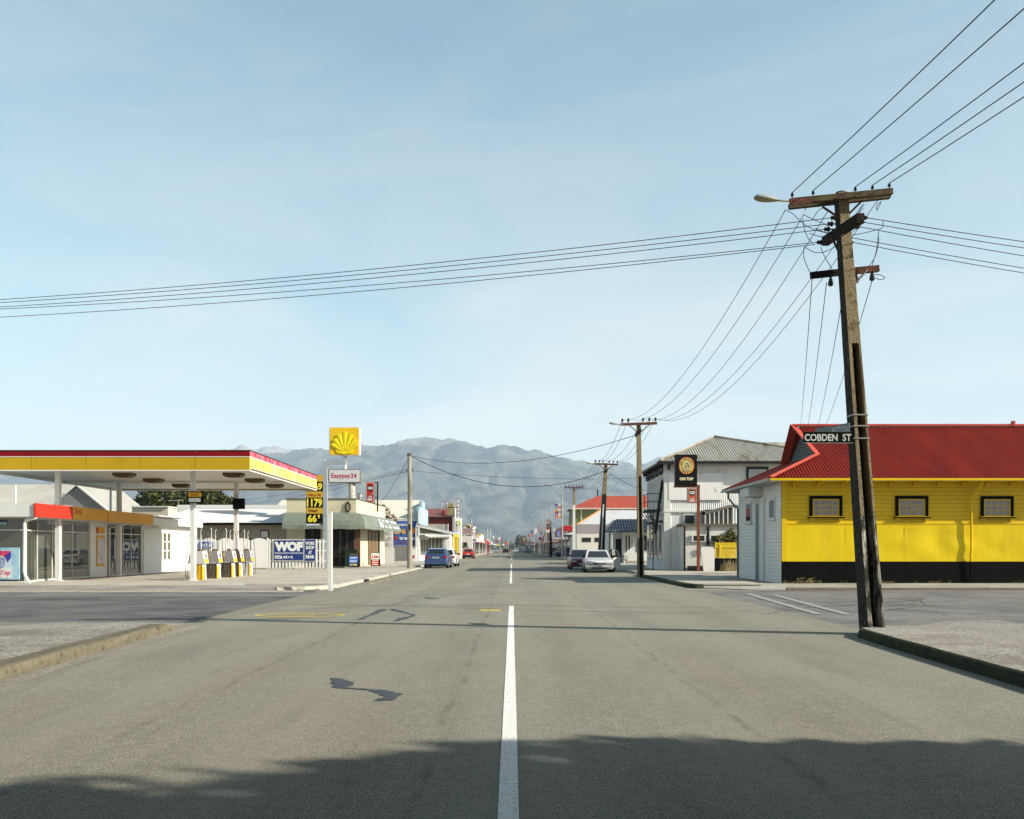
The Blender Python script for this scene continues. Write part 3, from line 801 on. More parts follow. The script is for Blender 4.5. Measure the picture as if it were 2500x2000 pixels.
STEEL = pm('galvanised', (0.40, 0.40, 0.38), 0.45, 0.15, 6, metal=0.5)
LAMPH = pm('lamp_housing', (0.34, 0.36, 0.38), 0.4, 0.1, 6)
LENS = pm('lamp_lens', (0.40, 0.36, 0.20), 0.25, 0.15, 6)
WIRE = pm('wire_dark', (0.012, 0.012, 0.012), 0.6)

WEB = pm('pole_web_shaded', (0.035, 0.034, 0.028), 0.95, 0.5, 9, 0.6, 40, col2=(0.12, 0.11, 0.09), c2amt=0.2, c2scale=9)  # shade of the slot and the left faces, put into the colour
def insulator(b, p, up=1, s=1.0):
    p = Vector(p); r = [(0.0, 0.012), (0.05, 0.012), (0.055, 0.042), (0.085, 0.046), (0.09, 0.026), (0.10, 0.026), (0.105, 0.036), (0.135, 0.032), (0.15, 0.012)]
    b.tube([p + V(0, 0, z * up * s) for z, _ in r], [q * s for _, q in r], 8)
def lamp_head(parent, a, tip, s=1.0, roll=-1):
    """luminaire reaching from arm end a to tip"""
    a, tip = Vector(a), Vector(tip); d = (tip - a).normalized(); L = (tip - a).length
    side = d.cross(V(0, 0, 1)).normalized(); up = side.cross(d)
    prof = [(0, .10, .06), (.12, .2, .12), (.3, .42, .24), (.55, .62, .36), (.8, .62, .34), (.95, .45, .22), (1.0, .2, .08)]
    def shell(zs, name, mat, par):
        b = MB(); n = 12
        for t, w, h in prof:
            c = a + d * (L * t)
            for k in range(n + 1):
                th = math.pi * k / n
                b.v.append(tuple(c + side * math.cos(th) * w * L * 0.3 + up * math.sin(th) * h * L * 0.42 * zs))
        for i in range(len(prof) - 1):
            for k in range(n):
                q = (i * (n + 1) + k, i * (n + 1) + k + 1, (i + 1) * (n + 1) + k + 1, (i + 1) * (n + 1) + k)
                b.f.append(q if zs > 0 else q[::-1]); b.m.append(0)
        return b.build(name, mat, par, smooth=True)
    h = shell(1.0, 'lamp_housing', LAMPH, parent)
    shell(-0.75, 'lamp_lens', LENS, h)
    return h

def hpole(root, base, top, wb, wt, db, dt, zslot, mats=(CONP, CONL), zbase=1.9, side=None):
    """tapering concrete pole: solid above zslot, H-shaped (slot to the front) below; paler worn paint near the foot"""
    base, top = Vector(base), Vector(top)
    ax = lambda z: base.lerp(top, (z - base.z) / (top.z - base.z))
    hw = lambda z: (wb + (wt - wb) * (z - base.z) / (top.z - base.z)) / 2
    hd = lambda z: (db + (dt - db) * (z - base.z) / (top.z - base.z)) / 2
    def seg(b, z0, z1, ua, ub, va, vb, n=6):
        prev = None
        for i in range(n + 1):
            z = z0 + (z1 - z0) * i / n; c = ax(z); w = hw(z); dd = hd(z); j = 0.006
            ch = 0.10
            ring = []
            for (u, v) in ((ua, va + ch), (ua + ch * 0.5, va), (ub - ch * 0.5, va), (ub, va + ch), (ub, vb), (ua, vb)):
                q = noise.noise(Vector((u * 5, v * 5, z * 2.5))) * j
                ring.append((c.x + u * w + q, c.y + v * dd + q, z))
            s = len(b.v); b.v += ring
            if prev is not None:
                for k in range(6):
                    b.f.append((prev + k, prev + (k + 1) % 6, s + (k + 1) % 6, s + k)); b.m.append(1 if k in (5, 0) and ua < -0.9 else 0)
            else:
                b.f.append(tuple(range(s, s + 6))[::-1]); b.m.append(0)
            prev = s
        b.f.append(tuple(range(prev, prev + 6))); b.m.append(0)
    for (za, zc, m, nm) in ((zbase, top.z, mats[0], 'pole_shaft'), (base.z, zbase - 0.001, mats[1], 'pole_foot')):
        b = MB()
        zs = min(max(zslot, za), zc)
        if zs < zc:
            seg(b, zs, zc, -1, 1, -1, 1, 8)
        if zs > za:
            seg(b, za, zs - 0.002, -1, -0.42, -1, 1, 10)
            seg(b, za, zs - 0.002, 0.62, 1, -1, 1, 10)
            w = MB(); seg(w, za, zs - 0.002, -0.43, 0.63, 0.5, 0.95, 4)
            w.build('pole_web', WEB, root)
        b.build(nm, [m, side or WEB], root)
    return ax

# --- the leaning pole by the crossing
Yp = 16.6
bx, tx = PX(2130, Yp), PX(2053, Yp)
pole1 = thing('power_pole', 'tall leaning concrete power pole with street name signs at the near kerb corner', 'power pole', (bx, Yp, 0), 'power poles along the hotel side of the street')
ztop = PZ(474, Yp)
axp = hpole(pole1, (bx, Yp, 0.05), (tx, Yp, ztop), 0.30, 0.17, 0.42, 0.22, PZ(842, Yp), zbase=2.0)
b = MB(); b.tube([V(tx, Yp, ztop - 0.01), V(tx, Yp, ztop + 0.03), V(tx, Yp, ztop + 0.055)], [0.10, 0.085, 0.02], 10); b.build('pole_cap', ARMW, pole1)
def P1(px, py, dy=0.0):
    return V(PX(px, Yp + dy), Yp + dy, PZ(py, Yp + dy))
b = MB()
b.bar(P1(1929, 493, -0.20), P1(2178, 468, -0.20), 0.10, 0.095, up=(0, 0, 1))
b.build('upper_crossarm', ARMW, pole1)
b = MB(); b.bar(P1(1926, 505, 0.16), P1(2172, 479, 0.16), 0.10, 0.08); b.build('rear_crossarm', ARMW, pole1)
b = MB(); b.bar(P1(1927, 494, -0.27), P1(1980, 488.5, -0.27), 0.02, 0.10); b.build('rusty_arm_plate', ARMR, pole1)
b = MB(); b.bar(V(PX(2101, 15.75), 15.75, PZ(532, 15.75) ), V(PX(2014, 17.45), 17.45, PZ(590, 17.45)), 0.12, 0.15); b.build('diagonal_crossarm', ARMD, pole1)
b = MB(); b.bar(P1(1979, 673, 0.24), P1(2062, 664, 0.24), 0.09, 0.105); b.build('lower_crossarm', ARMD, pole1)
b = MB(); b.bar(P1(2062, 664, 0.24), P1(2145, 656, 0.24), 0.09, 0.105); b.build('lower_crossarm', ARMR, pole1)
for (a, c) in ((P1(2008, 505, -0.1), P1(2046, 530, -0.05)), (P1(2105, 490, -0.1), P1(2065, 530, -0.05)), (P1(2118, 658, 0.15), P1(2084, 697, 0.0)), (P1(2032, 582, 0.1), P1(2047, 614, 0.1))):
    b = MB(); b.bar(a, c, 0.025, 0.03); b.build('brace', PORG if c.z < 6.3 else ARMR, pole1)
ins_top = [P1(1934, 484, -0.20), P1(1985, 479, -0.20), P1(2088, 470, -0.20), P1(2130, 466, -0.20), P1(2171, 461, -0.20)]
for p in ins_top:
    b = MB(); insulator(b, p + V(0, 0, 0.0), 1, 0.62); b.build('insulator', PORC, pole1)
fwd = [P1(1918, 512, 0.25), P1(1963, 523, 0.25), P1(2020, 517, 0.25), P1(2107, 498, 0.25), P1(2143, 489, 0.25)]
ins_l = [V(PX(2028, 16.3), 16.3, PZ(532, 16.3)), V(PX(2020, 16.45), 16.45, PZ(547, 16.45)), V(PX(2012, 16.6), 16.6, PZ(560, 16.6)), V(PX(1994, 17.2), 17.2, PZ(592, 17.2)), V(PX(1990, 17.35), 17.35, PZ(597, 17.35))]
for p in ins_l[:4]:
    b = MB(); b.tube([p + V(0.16, 0, 0), p + V(0.1, 0, 0), p + V(0.09, 0, 0), p + V(0.06, 0, 0), p + V(0.05, 0, 0), p + V(0.02, 0, 0), p], [0.012, 0.012, 0.04, 0.045, 0.025, 0.04, 0.02], 8); b.build('insulator', PORC, pole1)
ins_r = [V(PX(2118, 15.9), 15.9, PZ(532, 15.9)), V(PX(2110, 16.1), 16.1, PZ(543, 16.1)), V(PX(2099, 16.3), 16.3, PZ(554, 16.3)), V(PX(2077, 17.1), 17.1, PZ(580, 17.1)), V(PX(2083, 17.3), 17.3, PZ(592, 17.3))]
for p in ins_r:
    b = MB(); b.tube([p - V(0.12, 0, 0), p - V(0.08, 0, 0), p - V(0.07, 0, 0), p - V(0.04, 0, 0), p - V(0.03, 0, 0), p], [0.012, 0.012, 0.035, 0.04, 0.03, 0.02], 8); b.build('insulator', PORC, pole1)
for px, py in ((2028, 690), (2090, 683), (2129, 677)):
    p = P1(px, py - 14, 0.24); b = MB()
    b.tube([p + V(0, 0, 0.03), p + V(0, 0, -0.03), p + V(0, 0, -0.04), p + V(0, 0, -0.07), p + V(0, 0, -0.08), p + V(0, 0, -0.14), p + V(0, 0, -0.16)], [0.02, 0.02, 0.034, 0.034, 0.042, 0.046, 0.03], 8)
    b.build('insulator', PORG, pole1)
def loop(root, pts, r=0.006, name='jumper_wire', mat=None):
    Q = []
    P = [Vector(p) for p in pts]
    for i in range(len(P) - 1):
        p0, p1, p2, p3 = P[max(i - 1, 0)], P[i], P[i + 1], P[min(i + 2, len(P) - 1)]
        for k in range(6):
            t = k / 6
            Q.append(0.5 * ((2 * p1) + (p2 - p0) * t + (2 * p0 - 5 * p1 + 4 * p2 - p3) * t * t + (3 * p1 - p0 - 3 * p2 + p3) * t ** 3))
    Q.append(P[-1])
    return MB().tube(Q, r, 5).build(name, mat or WIRE, root)
for pts in ([(1918, 514), (1935, 522), (1960, 545), (1985, 560), (2010, 567), (2030, 572)], [(1963, 525), (1990, 538), (2010, 545), (2020, 553)], [(1964, 515), (1972, 500), (1966, 515)][:2] ,
            [(1960, 535), (1964, 560), (1972, 580), (1982, 592)], [(2004, 500), (2012, 490), (2000, 478), (1990, 480)], [(2008, 507), (1995, 518), (1985, 534), (1983, 537)],
            [(1963, 602), (1962, 625), (1968, 645), (1979, 668)], [(2003, 603), (2015, 630), (2030, 655), (2032, 664)], [(1965, 603), (1985, 615), (2005, 617), (2025, 610), (2038, 604)],
            [(2156, 540), (2155, 553), (2146, 560), (2100, 571), (2078, 573)], [(2144, 575), (2145, 595), (2135, 630), (2120, 652)], [(2145, 565), (2140, 610), (2128, 652)], [(2136, 670), (2150, 672), (2160, 678), (2150, 683), (2137, 679)],
            [(2151, 493), (2142, 500), (2140, 514), (2146, 505), (2151, 493)], [(2110, 500), (2100, 512), (2097, 520), (2108, 508)], [(2075, 498), (2068, 510), (2065, 515)], [(2052, 562), (2062, 570), (2075, 571), (2090, 560)],
            [(1990, 557), (2010, 566), (2035, 570), (2060, 570)], [(1977, 570), (2000, 577), (2040, 583), (2062, 583)]):
    loop(pole1, [P1(x, y, 0.28 if x < 2040 else 0.12) for x, y in pts])
b = MB(); b.tube([P1(1930, 491, -0.22), P1(1915, 491, -0.24), P1(1904, 490, -0.24)], 0.016, 8); b.build('lamp_bracket', LENS, pole1)
lamp_head(pole1, P1(1908, 490, -0.24), P1(1841, 483, -0.24))
# steel bands and street name plates
for py in (1016, 1043, 1073):
    z = PZ(py, Yp); c = axp(z); w = 0.124
    b = MB(); b.box(c.x - w, c.x + w, Yp - 0.175, Yp - 0.165, z - 0.008, z + 0.012); b.box(c.x - w - 0.006, c.x - w, Yp - 0.175, Yp + 0.15, z - 0.008, z + 0.012); b.box(c.x + w, c.x + w + 0.006, Yp - 0.175, Yp + 0.15, z - 0.008, z + 0.012)
    b.build('steel_band', STEEL, pole1)
SIGNB = pm('sign_black', (0.004, 0.008, 0.005), 0.6, 0.1, 5, spec=0.04)
SIGNG = pm('sign_grey_back', (0.22, 0.24, 0.25), 0.45, 0.12, 6)
REFL = pm('sign_letters', (0.62, 0.64, 0.62), 0.4, 0.04, 6)
sign = thing('street_sign', 'black street name plate reading COBDEN ST strapped to the leaning pole', 'street sign', P1(2080, 1070, -0.2))
F1 = face(PX(1960.5, Yp - 0.2), Yp - 0.2, 0, (1, -0.0, 0))
z0, z1 = PZ(1082, Yp - 0.2), PZ(1055, Yp - 0.2); wS = PX(2083, Yp - 0.2) - PX(1960.5, Yp - 0.2)
b = MB(); b.fbox(F1, 0, wS, z0, z1, 0, 0.012); b.build('plate', SIGNB, sign)
b = MB()
b.fbox(F1, 0, wS, z0, z0 + 0.004, 0.0121, 0.014)
text_on(b, 'COBDEN', F1, wS * 0.355, (z0 + z1) / 2, wS * 0.66, (z1 - z0) * 0.64, n=0.0145, bold=0.025); text_on(b, 'ST', F1, wS * 0.87, (z0 + z1) / 2, wS * 0.175, (z1 - z0) * 0.64, n=0.0145, bold=0.02)
b.build('lettering', REFL, sign)
sg2 = thing('street_sign', 'grey street name plate ending in RSTON, angled away behind the leaning pole', 'street sign', P1(2075, 1060, 0.1))
e0 = P1(2076, 1046, -0.17); 
F2 = face(e0.x, e0.y, 0, (0.42, -0.908, 0))           # runs away from us to the upper left as seen past the pole
F2 = (Vector((e0.x - 0.30 * 1.0, e0.y + 0.90, 0)), Vector((0.316, -0.948, 0)).normalized(), None)
F2 = (F2[0], F2[1], F2[1].cross(V(0, 0, 1)))
zz0, zz1 = PZ(1066, Yp) , PZ(1035, Yp)
b = MB(); b.fbox(F2, 0, 0.93, zz0 + 0.02, zz1 - 0.0, 0, 0.01); b.build('plate', SIGNG, sg2)
b = MB(); text_on(b, 'RSTON', F2, 0.70, (zz0 + zz1) / 2 + 0.01, 0.42, 0.125, n=0.013, bold=0.02); b.build('lettering', REFL, sg2)

# --- the other poles on this side
def power_pole(label, base, top, wb, wt, slot, arm, ins, lamp=None, arm2=None, mats=(CONP, CONL), zb=1.6, armmat=ARMR):
    """base/top world points; arm = (x0, x1, z, tilt)"""
    t = thing('power_pole', label, 'power pole', (base[0], base[1], 0), 'power poles along the hotel side of the street')
    hpole(t, base, top, wb, wt, wb, wt, slot, mats, zbase=zb, side=mats[0])
    Y = base[1]; x0, x1, z, tl = arm
    b = MB(); b.bar((x0, Y - 0.16, z - tl), (x1, Y - 0.16, z + tl), 0.11, 0.12); b.build('crossarm', armmat, t)
    tp = []
    for x in ins:
        zz = z - tl + 2 * tl * (x - x0) / (x1 - x0) + 0.06
        b = MB(); insulator(b, (x, Y - 0.16, zz), 1, 1.5); b.build('insulator', PORC, t); tp.append(V(x, Y - 0.16, zz + 0.2))
    xm = top[0]
    for s in (-1, 1):
        b = MB(); b.bar((xm + s * 0.55, Y - 0.23, z - 0.02), (xm + s * 0.06, Y - 0.12, z - 0.42), 0.04, 0.04); b.build('brace', armmat, t)
    if lamp:
        b = MB(); b.tube([(x0 + 0.1, Y - 0.2, z - tl), (x0 - 0.2, Y - 0.22, z - tl)], 0.03, 6); b.build('lamp_bracket', STEEL, t)
        lamp_head(t, (x0 - 0.12, Y - 0.22, z - tl), (lamp, Y - 0.22, z - tl + 0.06))
    if arm2:
        b = MB(); b.bar((xm, Y - 0.6, arm2 + 0.12), (xm - 0.05, Y + 0.5, arm2 - 0.02), 0.13, 0.16); b.build('diagonal_crossarm', ARMD, t)
    return t, tp
Y2 = 48.2
q2, tp2 = power_pole('tan concrete power pole with slotted shaft and rusty crossarm at the hotel corner kerb', (PX(1564, Y2), Y2, 0.05), (PX(1559, Y2), Y2, PZ(1032, Y2)), 0.32, 0.19, PZ(1163, Y2),
    (PX(1515, Y2), PX(1603, Y2), PZ(1036, Y2), 0.03), [PX(a, Y2) for a in (1518.5, 1533, 1569, 1584, 1599)], PX(1486, Y2), PZ(1060, Y2), mats=(CONP, CONP), zb=0.4)
Y3 = 70.5
BW = pm('pole_black_band', (0.02, 0.022, 0.026), 0.6, 0.3, 5)
q3, tp3 = power_pole('leaning power pole with dark tarred lower half behind the parked cars', (PX(1466, Y3), Y3, 0.1), (PX(1479, Y3), Y3, PZ(1131, Y3)), 0.50, 0.22, PZ(1232, Y3),
    (PX(1450, Y3), PX(1508, Y3), PZ(1134, Y3), -0.03), [PX(a, Y3) for a in (1453, 1463, 1472, 1487, 1497, 1507)], PX(1432, Y3), PZ(1153, Y3), mats=(CONP, BW), zb=PZ(1207, Y3))
b = MB(); b.bar((PX(1466, Y3) - 0.02, Y3 - 0.29, 0.3), (PX(1473.5, Y3) - 0.02, Y3 - 0.20, PZ(1232, Y3)), 0.10, 0.02, up=(0, 1, 0)); b.build('pale_strip', WTRIM, q3)
Y4 = 106
q4, tp4 = power_pole('slim power pole with white lower shaft between the low shop and the striped banner', (PX(1401, Y4), Y4, 0.1), (PX(1401, Y4), Y4, PZ(1190, Y4)), 0.34, 0.24, 0.2,
    (PX(1377, Y4), PX(1424, Y4), PZ(1191, Y4), 0.0), [PX(a, Y4) for a in (1380, 1389, 1398, 1407, 1415, 1422)], PX(1366, Y4), None, mats=(CONP, WTRIM), zb=PZ(1233, Y4))

def wire(pts_label, a, c, sag, r, group=None, n=28, name='power_line', cat='power line'):
    a, c = Vector(a), Vector(c)
    P = [a.lerp(c, i / n) - V(0, 0, 4 * sag * (i / n) * (1 - i / n)) for i in range(n + 1)]
    o = MB().tube(P, r, 6).build(name, WIRE)
    return tag(o, pts_label, cat, group)
G1 = 'overhead lines from the leaning pole over the camera'
ordn = ['outermost over the road', 'second from the road', 'middle', 'second from the hall', 'nearest the hall']
BEH = [V(6.3, -20, 7.45), V(7.15, -20, 7.45), V(8.6, -20, 7.45), V(9.45, -20, 7.45), V(10.2, -20, 7.45)]
for i, (p, q) in enumerate(zip(ins_top, BEH)):
    wire('thick line rising overhead from the leaning pole, the %s of five' % ordn[i], p + V(0, -0.02, 0.09), q, 0.55, 0.0075, G1)
# the pole behind the camera that carries them
pb = thing('power_pole', 'concrete power pole standing behind the viewpoint beyond the near kerb', 'power pole', (8.3, -20, 0), 'power poles along the hotel side of the street')
hpole(pb, (8.3, -20, 0.05), (8.3, -20, 7.6), 0.34, 0.2, 0.34, 0.2, 4.5)
b = MB(); b.bar((6.1, -20, 7.38), (10.4, -20, 7.38), 0.12, 0.12); b.build('crossarm', ARMR, pb)
G2 = 'lines sagging from the leaning pole to the hotel corner pole'
for i, (p, q) in enumerate(zip(fwd, tp2)):
    wire('thin sagging line from leaning pole to hotel corner pole, %s of five' % ordn[i], p, q, 1.05 + 0.07 * i, 0.0065, G2, 36)
G3 = 'lines between the far power poles'
for i in range(5):
    wire('thin line between hotel corner pole and tarred leaning pole, strand %s' % ordn[i], tp2[i], tp3[i if i < 3 else i + 1], 0.7, 0.010, G3)
for i in range(6):
    wire('faint line between tarred leaning pole and white shafted pole, %s strand' % ['first', 'second', 'third', 'fourth', 'fifth', 'sixth'][i], tp3[i], tp4[i], 1.1, 0.011, G3)
G4 = 'lines running over the street from the leaning pole to the petrol station side'
EL_ = [V(-30, 27.2, 7.95), V(-30, 27.0, 7.86), V(-30, 27.4, 7.86), V(-30, 28.0, 8.15), V(-30, 28.2, 7.85)]
nm5 = ['topmost', 'second highest', 'third highest', 'fourth highest', 'lowest']
for i, (p, q) in enumerate(zip(ins_l, EL_)):
    wire('dark line crossing high above the whole street, %s of five' % nm5[i], p, q, 0.55, 0.0062, G4, 40)
G5 = 'lines leading from the leaning pole over the yellow hall'
ER_ = [V(30, 21.9, 7.2), V(30, 22.4, 7.1), V(30, 22.9, 6.8), V(30, 24.0, 6.9), V(30, 24.3, 6.85)]
for i, (p, q) in enumerate(zip(ins_r, ER_)):
    wire('line from the leaning pole out over the red roof, %s of five' % nm5[i], p, q, 0.5, 0.0062, G5, 30)
for (x, y0, lab) in ((-30, 27.6, 'power pole beyond the petrol station end of the side road'), (30, 23.1, 'power pole far along the side road past the hall')):
    t = thing('power_pole', lab, 'power pole', (x, y0, 0))
    hpole(t, (x, y0, -0.02), (x, y0, 8.3), 0.3, 0.2, 0.3, 0.2, 4.5)
    b = MB(); b.bar((x, y0 - 1.4, 7.9 if x < 0 else 6.95), (x, y0 + 1.4, 7.9 if x < 0 else 6.95), 0.12, 0.12); b.build('crossarm', ARMR, t)
G6 = 'service lines from the leaning pole to the hall roof'
for i, (p, q) in enumerate((((1983, 678), (1955, 1042)), ((2018, 690), (1973, 1042)), ((2062, 700), (1998, 1042)), ((2129, 686), (2017, 1042)))):
    wire('service line dropping from lower crossarm to red roof ridge, %s of four' % ['streetmost', 'second', 'third', 'hallmost'][i], P1(p[0], p[1], 0.24), V(PX(q[0], ridY), ridY, PZ(q[1], ridY) + 0.1), 0.15, 0.007, G6, 20)
# ------------------------------------------------------------------ petrol station
CYEL = pm('canopy_yellow_shaded', (0.52, 0.33, 0.012), 0.35, 0.05, 1.5, col2=(0.47, 0.29, 0.012), c2amt=0.3, c2scale=0.8)  # front fascia: its weak glancing light is put into this darker yellow
CYEL_LIT = pm('canopy_yellow_lit_faded', (0.82, 0.60, 0.11), 0.4, 0.12, 1.2, col2=(0.80, 0.66, 0.28), c2amt=0.5, c2scale=1.6, stretch=(1, 1, 0.4))  # sun-facing side: brighter base carries the sunlight, pale patches the fading
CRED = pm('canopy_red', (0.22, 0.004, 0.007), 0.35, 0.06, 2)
CRED_LIT = pm('canopy_red_lit_faded', (0.52, 0.02, 0.05), 0.4, 0.1, 2, col2=(0.62, 0.20, 0.24), c2amt=0.6, c2scale=1.8)  # brighter red copy, sunlight in the base colour, with faded patches
SOFF = pm('soffit_white', (0.74, 0.71, 0.64), 0.5, 0.04, 3)
LBOX = pm('lamp_box_brown', (0.12, 0.085, 0.045), 0.5, 0.15, 5)
SHOPW = pm('shop_white', (0.74, 0.73, 0.70), 0.5, 0.04, 2, 0.05, 10)
ALU = pm('window_frame_pale', (0.62, 0.61, 0.56), 0.35, 0.06, 5)
GLSS = glass_mat('shop_glass', (0.05, 0.055, 0.045), 0.02, 0.9)
ORY = pm('shop_yellow', (0.74, 0.36, 0.02), 0.4, 0.05, 2)
ORR = pm('shop_red', (0.60, 0.03, 0.015), 0.4, 0.05, 2)
cY0, cY1 = 41.5, 55.7
cx1 = PX(610, cY0); cx0 = -22.6
zt, zbt = PZ(1099, cY0), PZ(1150, cY0)
canopy = thing('fuel_canopy', 'flat petrol station canopy with yellow fascia and red stripe over the pumps', 'canopy', (cx0, cY0, 0))
b = MB(); b.box(cx0 + 0.05, cx1 - 0.05, cY0 + 0.05, cY1 - 0.05, zbt + 0.12, zt - 0.1)
b.build('deck', SOFF, canopy)
b = MB()
k = 0
while cx0 + 0.06 + k * 0.2 < cx1 - 0.06:
    x = cx0 + 0.06 + k * 0.2; b.box(x, x + 0.185, cY0 + 0.06, cY1 - 0.06, zbt + 0.10, zbt + 0.119); k += 1
b.build('soffit', SOFF, canopy)
zr = PZ(1114.5, cY0)
Ff, Fr, Fb, Flf = face(cx0, cY0, 0, (1, 0, 0)), face(cx1, cY0, 0, (0, 1, 0)), face(cx1, cY1, 0, (-1, 0, 0)), face(cx0, cY1, 0, (0, -1, 0))
WX, DYc = cx1 - cx0, cY1 - cY0
for F, L, my, mr in ((Ff, WX, CYEL, CRED), (Fr, DYc, CYEL_LIT, CRED_LIT), (Fb, WX, CYEL, CRED), (Flf, DYc, CYEL, CRED)):
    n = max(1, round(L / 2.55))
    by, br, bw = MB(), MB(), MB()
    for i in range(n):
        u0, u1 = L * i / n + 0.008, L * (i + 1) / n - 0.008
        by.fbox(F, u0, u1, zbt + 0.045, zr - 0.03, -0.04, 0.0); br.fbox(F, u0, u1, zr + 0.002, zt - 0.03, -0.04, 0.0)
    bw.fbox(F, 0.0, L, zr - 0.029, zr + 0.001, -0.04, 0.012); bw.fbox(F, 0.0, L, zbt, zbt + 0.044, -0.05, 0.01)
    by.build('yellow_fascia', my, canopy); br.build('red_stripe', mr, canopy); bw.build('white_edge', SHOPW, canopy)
b = MB()
for F, L in ((Ff, WX), (Fr, DYc), (Fb, WX), (Flf, DYc)): b.fbox(F, -0.01, L + 0.01, zt - 0.029, zt, -0.08, 0.02)
b.build('dark_capping', BLK, canopy)
for x in (-17.35, -12.45):
    for y in (44.0, 47.6, 51.6):
        b = MB(); w = 0.42
        b.prism([(x - w, y - 0.3, zbt + 0.10), (x + w, y - 0.3, zbt + 0.10), (x + w, y - 0.3, zbt - 0.02), (x + w * 0.6, y - 0.3, zbt - 0.10), (x - w * 0.6, y - 0.3, zbt - 0.10), (x - w, y - 0.3, zbt - 0.02)], (0, 0.6, 0))
        b.build('canopy_light', LBOX, canopy)
b = MB(); b.box(cx0 + 0.1, cx1 - 0.1, 49.1, 49.3, zbt + 0.0, zbt + 0.10); b.box(cx0 + 0.2, cx0 + 0.3, cY0 + 0.1, cY1 - 0.1, zbt + 0.0, zbt + 0.099); b.build('beam', SOFF, canopy)
PF, PB_ = 42.6, 49.5
for (px, y) in ((142, PF), (471.5, PF), (291, PB_), (577, PB_)):
    x = PX(px, y)
    b = MB(); b.box(x - 0.10, x + 0.10, y - 0.10, y + 0.10, 0.04, zbt + 0.11); b.box(x - 0.16, x + 0.16, y - 0.16, y + 0.16, 0.045, 0.07)
    b.build('column', SHOPW, canopy)
b = MB(); b.tube([(PX(270, 55.0), 55.0, 0.04), (PX(270, 55.0), 55.0, zbt + 0.1)], 0.06, 8); b.build('rear_column', SHOPW, canopy)
# signs hung on the columns
t = thing('column_sign', 'black framed notice box with yellow panel on the street end front column', 'sign', (PX(478, 42.4), 42.4, PZ(1228, 42.4)))
F = face(PX(459, 42.46), 42.46, 0, (1, 0, 0)); w = PX(497, 42.46) - PX(459, 42.46); za, zc = PZ(1229, 42.46), PZ(1200, 42.46)
MB().fbox(F, 0, w, za, zc, -0.0, 0.12).build('frame', BLK, t)
MB().fbox(F, 0.05, w - 0.04, za + 0.27, zc - 0.05, 0.12, 0.128).build('yellow_panel', ORY, t)
MB().fbox(F, 0.07, w - 0.09, za + 0.05, za + 0.22, 0.12, 0.128).build('white_panel', SHOPW, t)
b = MB(); text_on(b, 'LPG', F, w / 2, za + 0.39, 0.26, 0.05, 0.131); text_on(b, 'SELF SERVE', F, w / 2, za + 0.32, 0.36, 0.04, 0.131); b.build('lettering', CRED, t)
t = thing('column_sign', 'plain black box sign on the street end rear canopy column', 'sign', (PX(583, 49.3), 49.3, PZ(1243, 49.3)))
b = MB(); b.box(PX(569, 49.2), PX(596, 49.2), 49.15, 49.38, PZ(1243, 49.2), PZ(1217, 49.2)); b.build('box', BLK, t)
b = MB(); b.bar((PX(573, 49.2), 49.2, PZ(1217, 49.2)), (PX(573, 49.2), 49.2, PZ(1204, 49.2)), 0.05, 0.03); b.build('bracket', STEEL, t)

# shop
shop = thing('petrol_station_shop', 'single storey petrol station shop with glass front and red and yellow fascia', 'shop', (-20.3, 42, 0))
sxa, sX = -19.75, -20.3
b = MB(); zf0, zf1 = 2.72, 3.26
b.prism([(-30, 39.9, zf0 - 0.01), (sxa - 0.02, 39.9, zf0 - 0.01), (-19.3, 42.0, zf0 - 0.01), (-19.3, 56.9, zf0 - 0.01), (-30, 56.9, zf0 - 0.01)], (0, 0, 0.4)); b.build('flat_roof', SHOPW, shop)
Fa = face(-30, 39.35, 0, (1, 0, 0)); xe = -19.05
b = MB(); b.fbox(Fa, 0, 30 + xe, zf0, zf1, -0.06, 0); b.build('white_fascia', SHOPW, shop)
Fs = face(xe, 39.29, 0, (0, 1, 0)); ysd = lambda px: xe * FP / (px - 1250)
b = MB(); b.fbox(Fs, 0, ysd(178) - 39.29, zf0, zf1, -0.06, 0.012); b.build('red_fascia', ORR, shop)
b = MB(); b.fbox(Fs, ysd(178) - 39.29 + 0.004, ysd(262) - 39.31, zf0, zf1, -0.06, 0.012); b.fbox(Fs, ysd(263) - 39.27, ysd(374) - 39.29, zf0 - 0.02, zf1 - 0.02, -0.06, 0.012); b.build('yellow_fascia', ORY, shop)
b = MB(); text_on(b, 'Shop', Fs, (ysd(181) + ysd(200)) / 2 - 39.29, (zf0 + zf1) / 2 + 0.05, ysd(199) - ysd(182), 0.34, 0.016, bold=0.02); b.build('lettering', ORR, shop)
b = MB(); b.box(-29.9, xe - 0.06, 39.36, 39.9, zf0 + 0.02, zf1 - 0.1); b.box(-29, xe - 0.06, 39.9, 56.9, zf1 - 0.12, zf1 - 0.06); b.build('roof_deck', SHOPW, shop)
# interior so that the glass has something behind it
b = MB(); b.box(-29.9, -29.8, 40, 56.8, 0.05, zf0); b.box(-29.8, -20.6, 56.7, 56.8, 0.05, zf0); b.build('inner_wall', pm('shop_inner', (0.30, 0.28, 0.24), 0.8), shop)
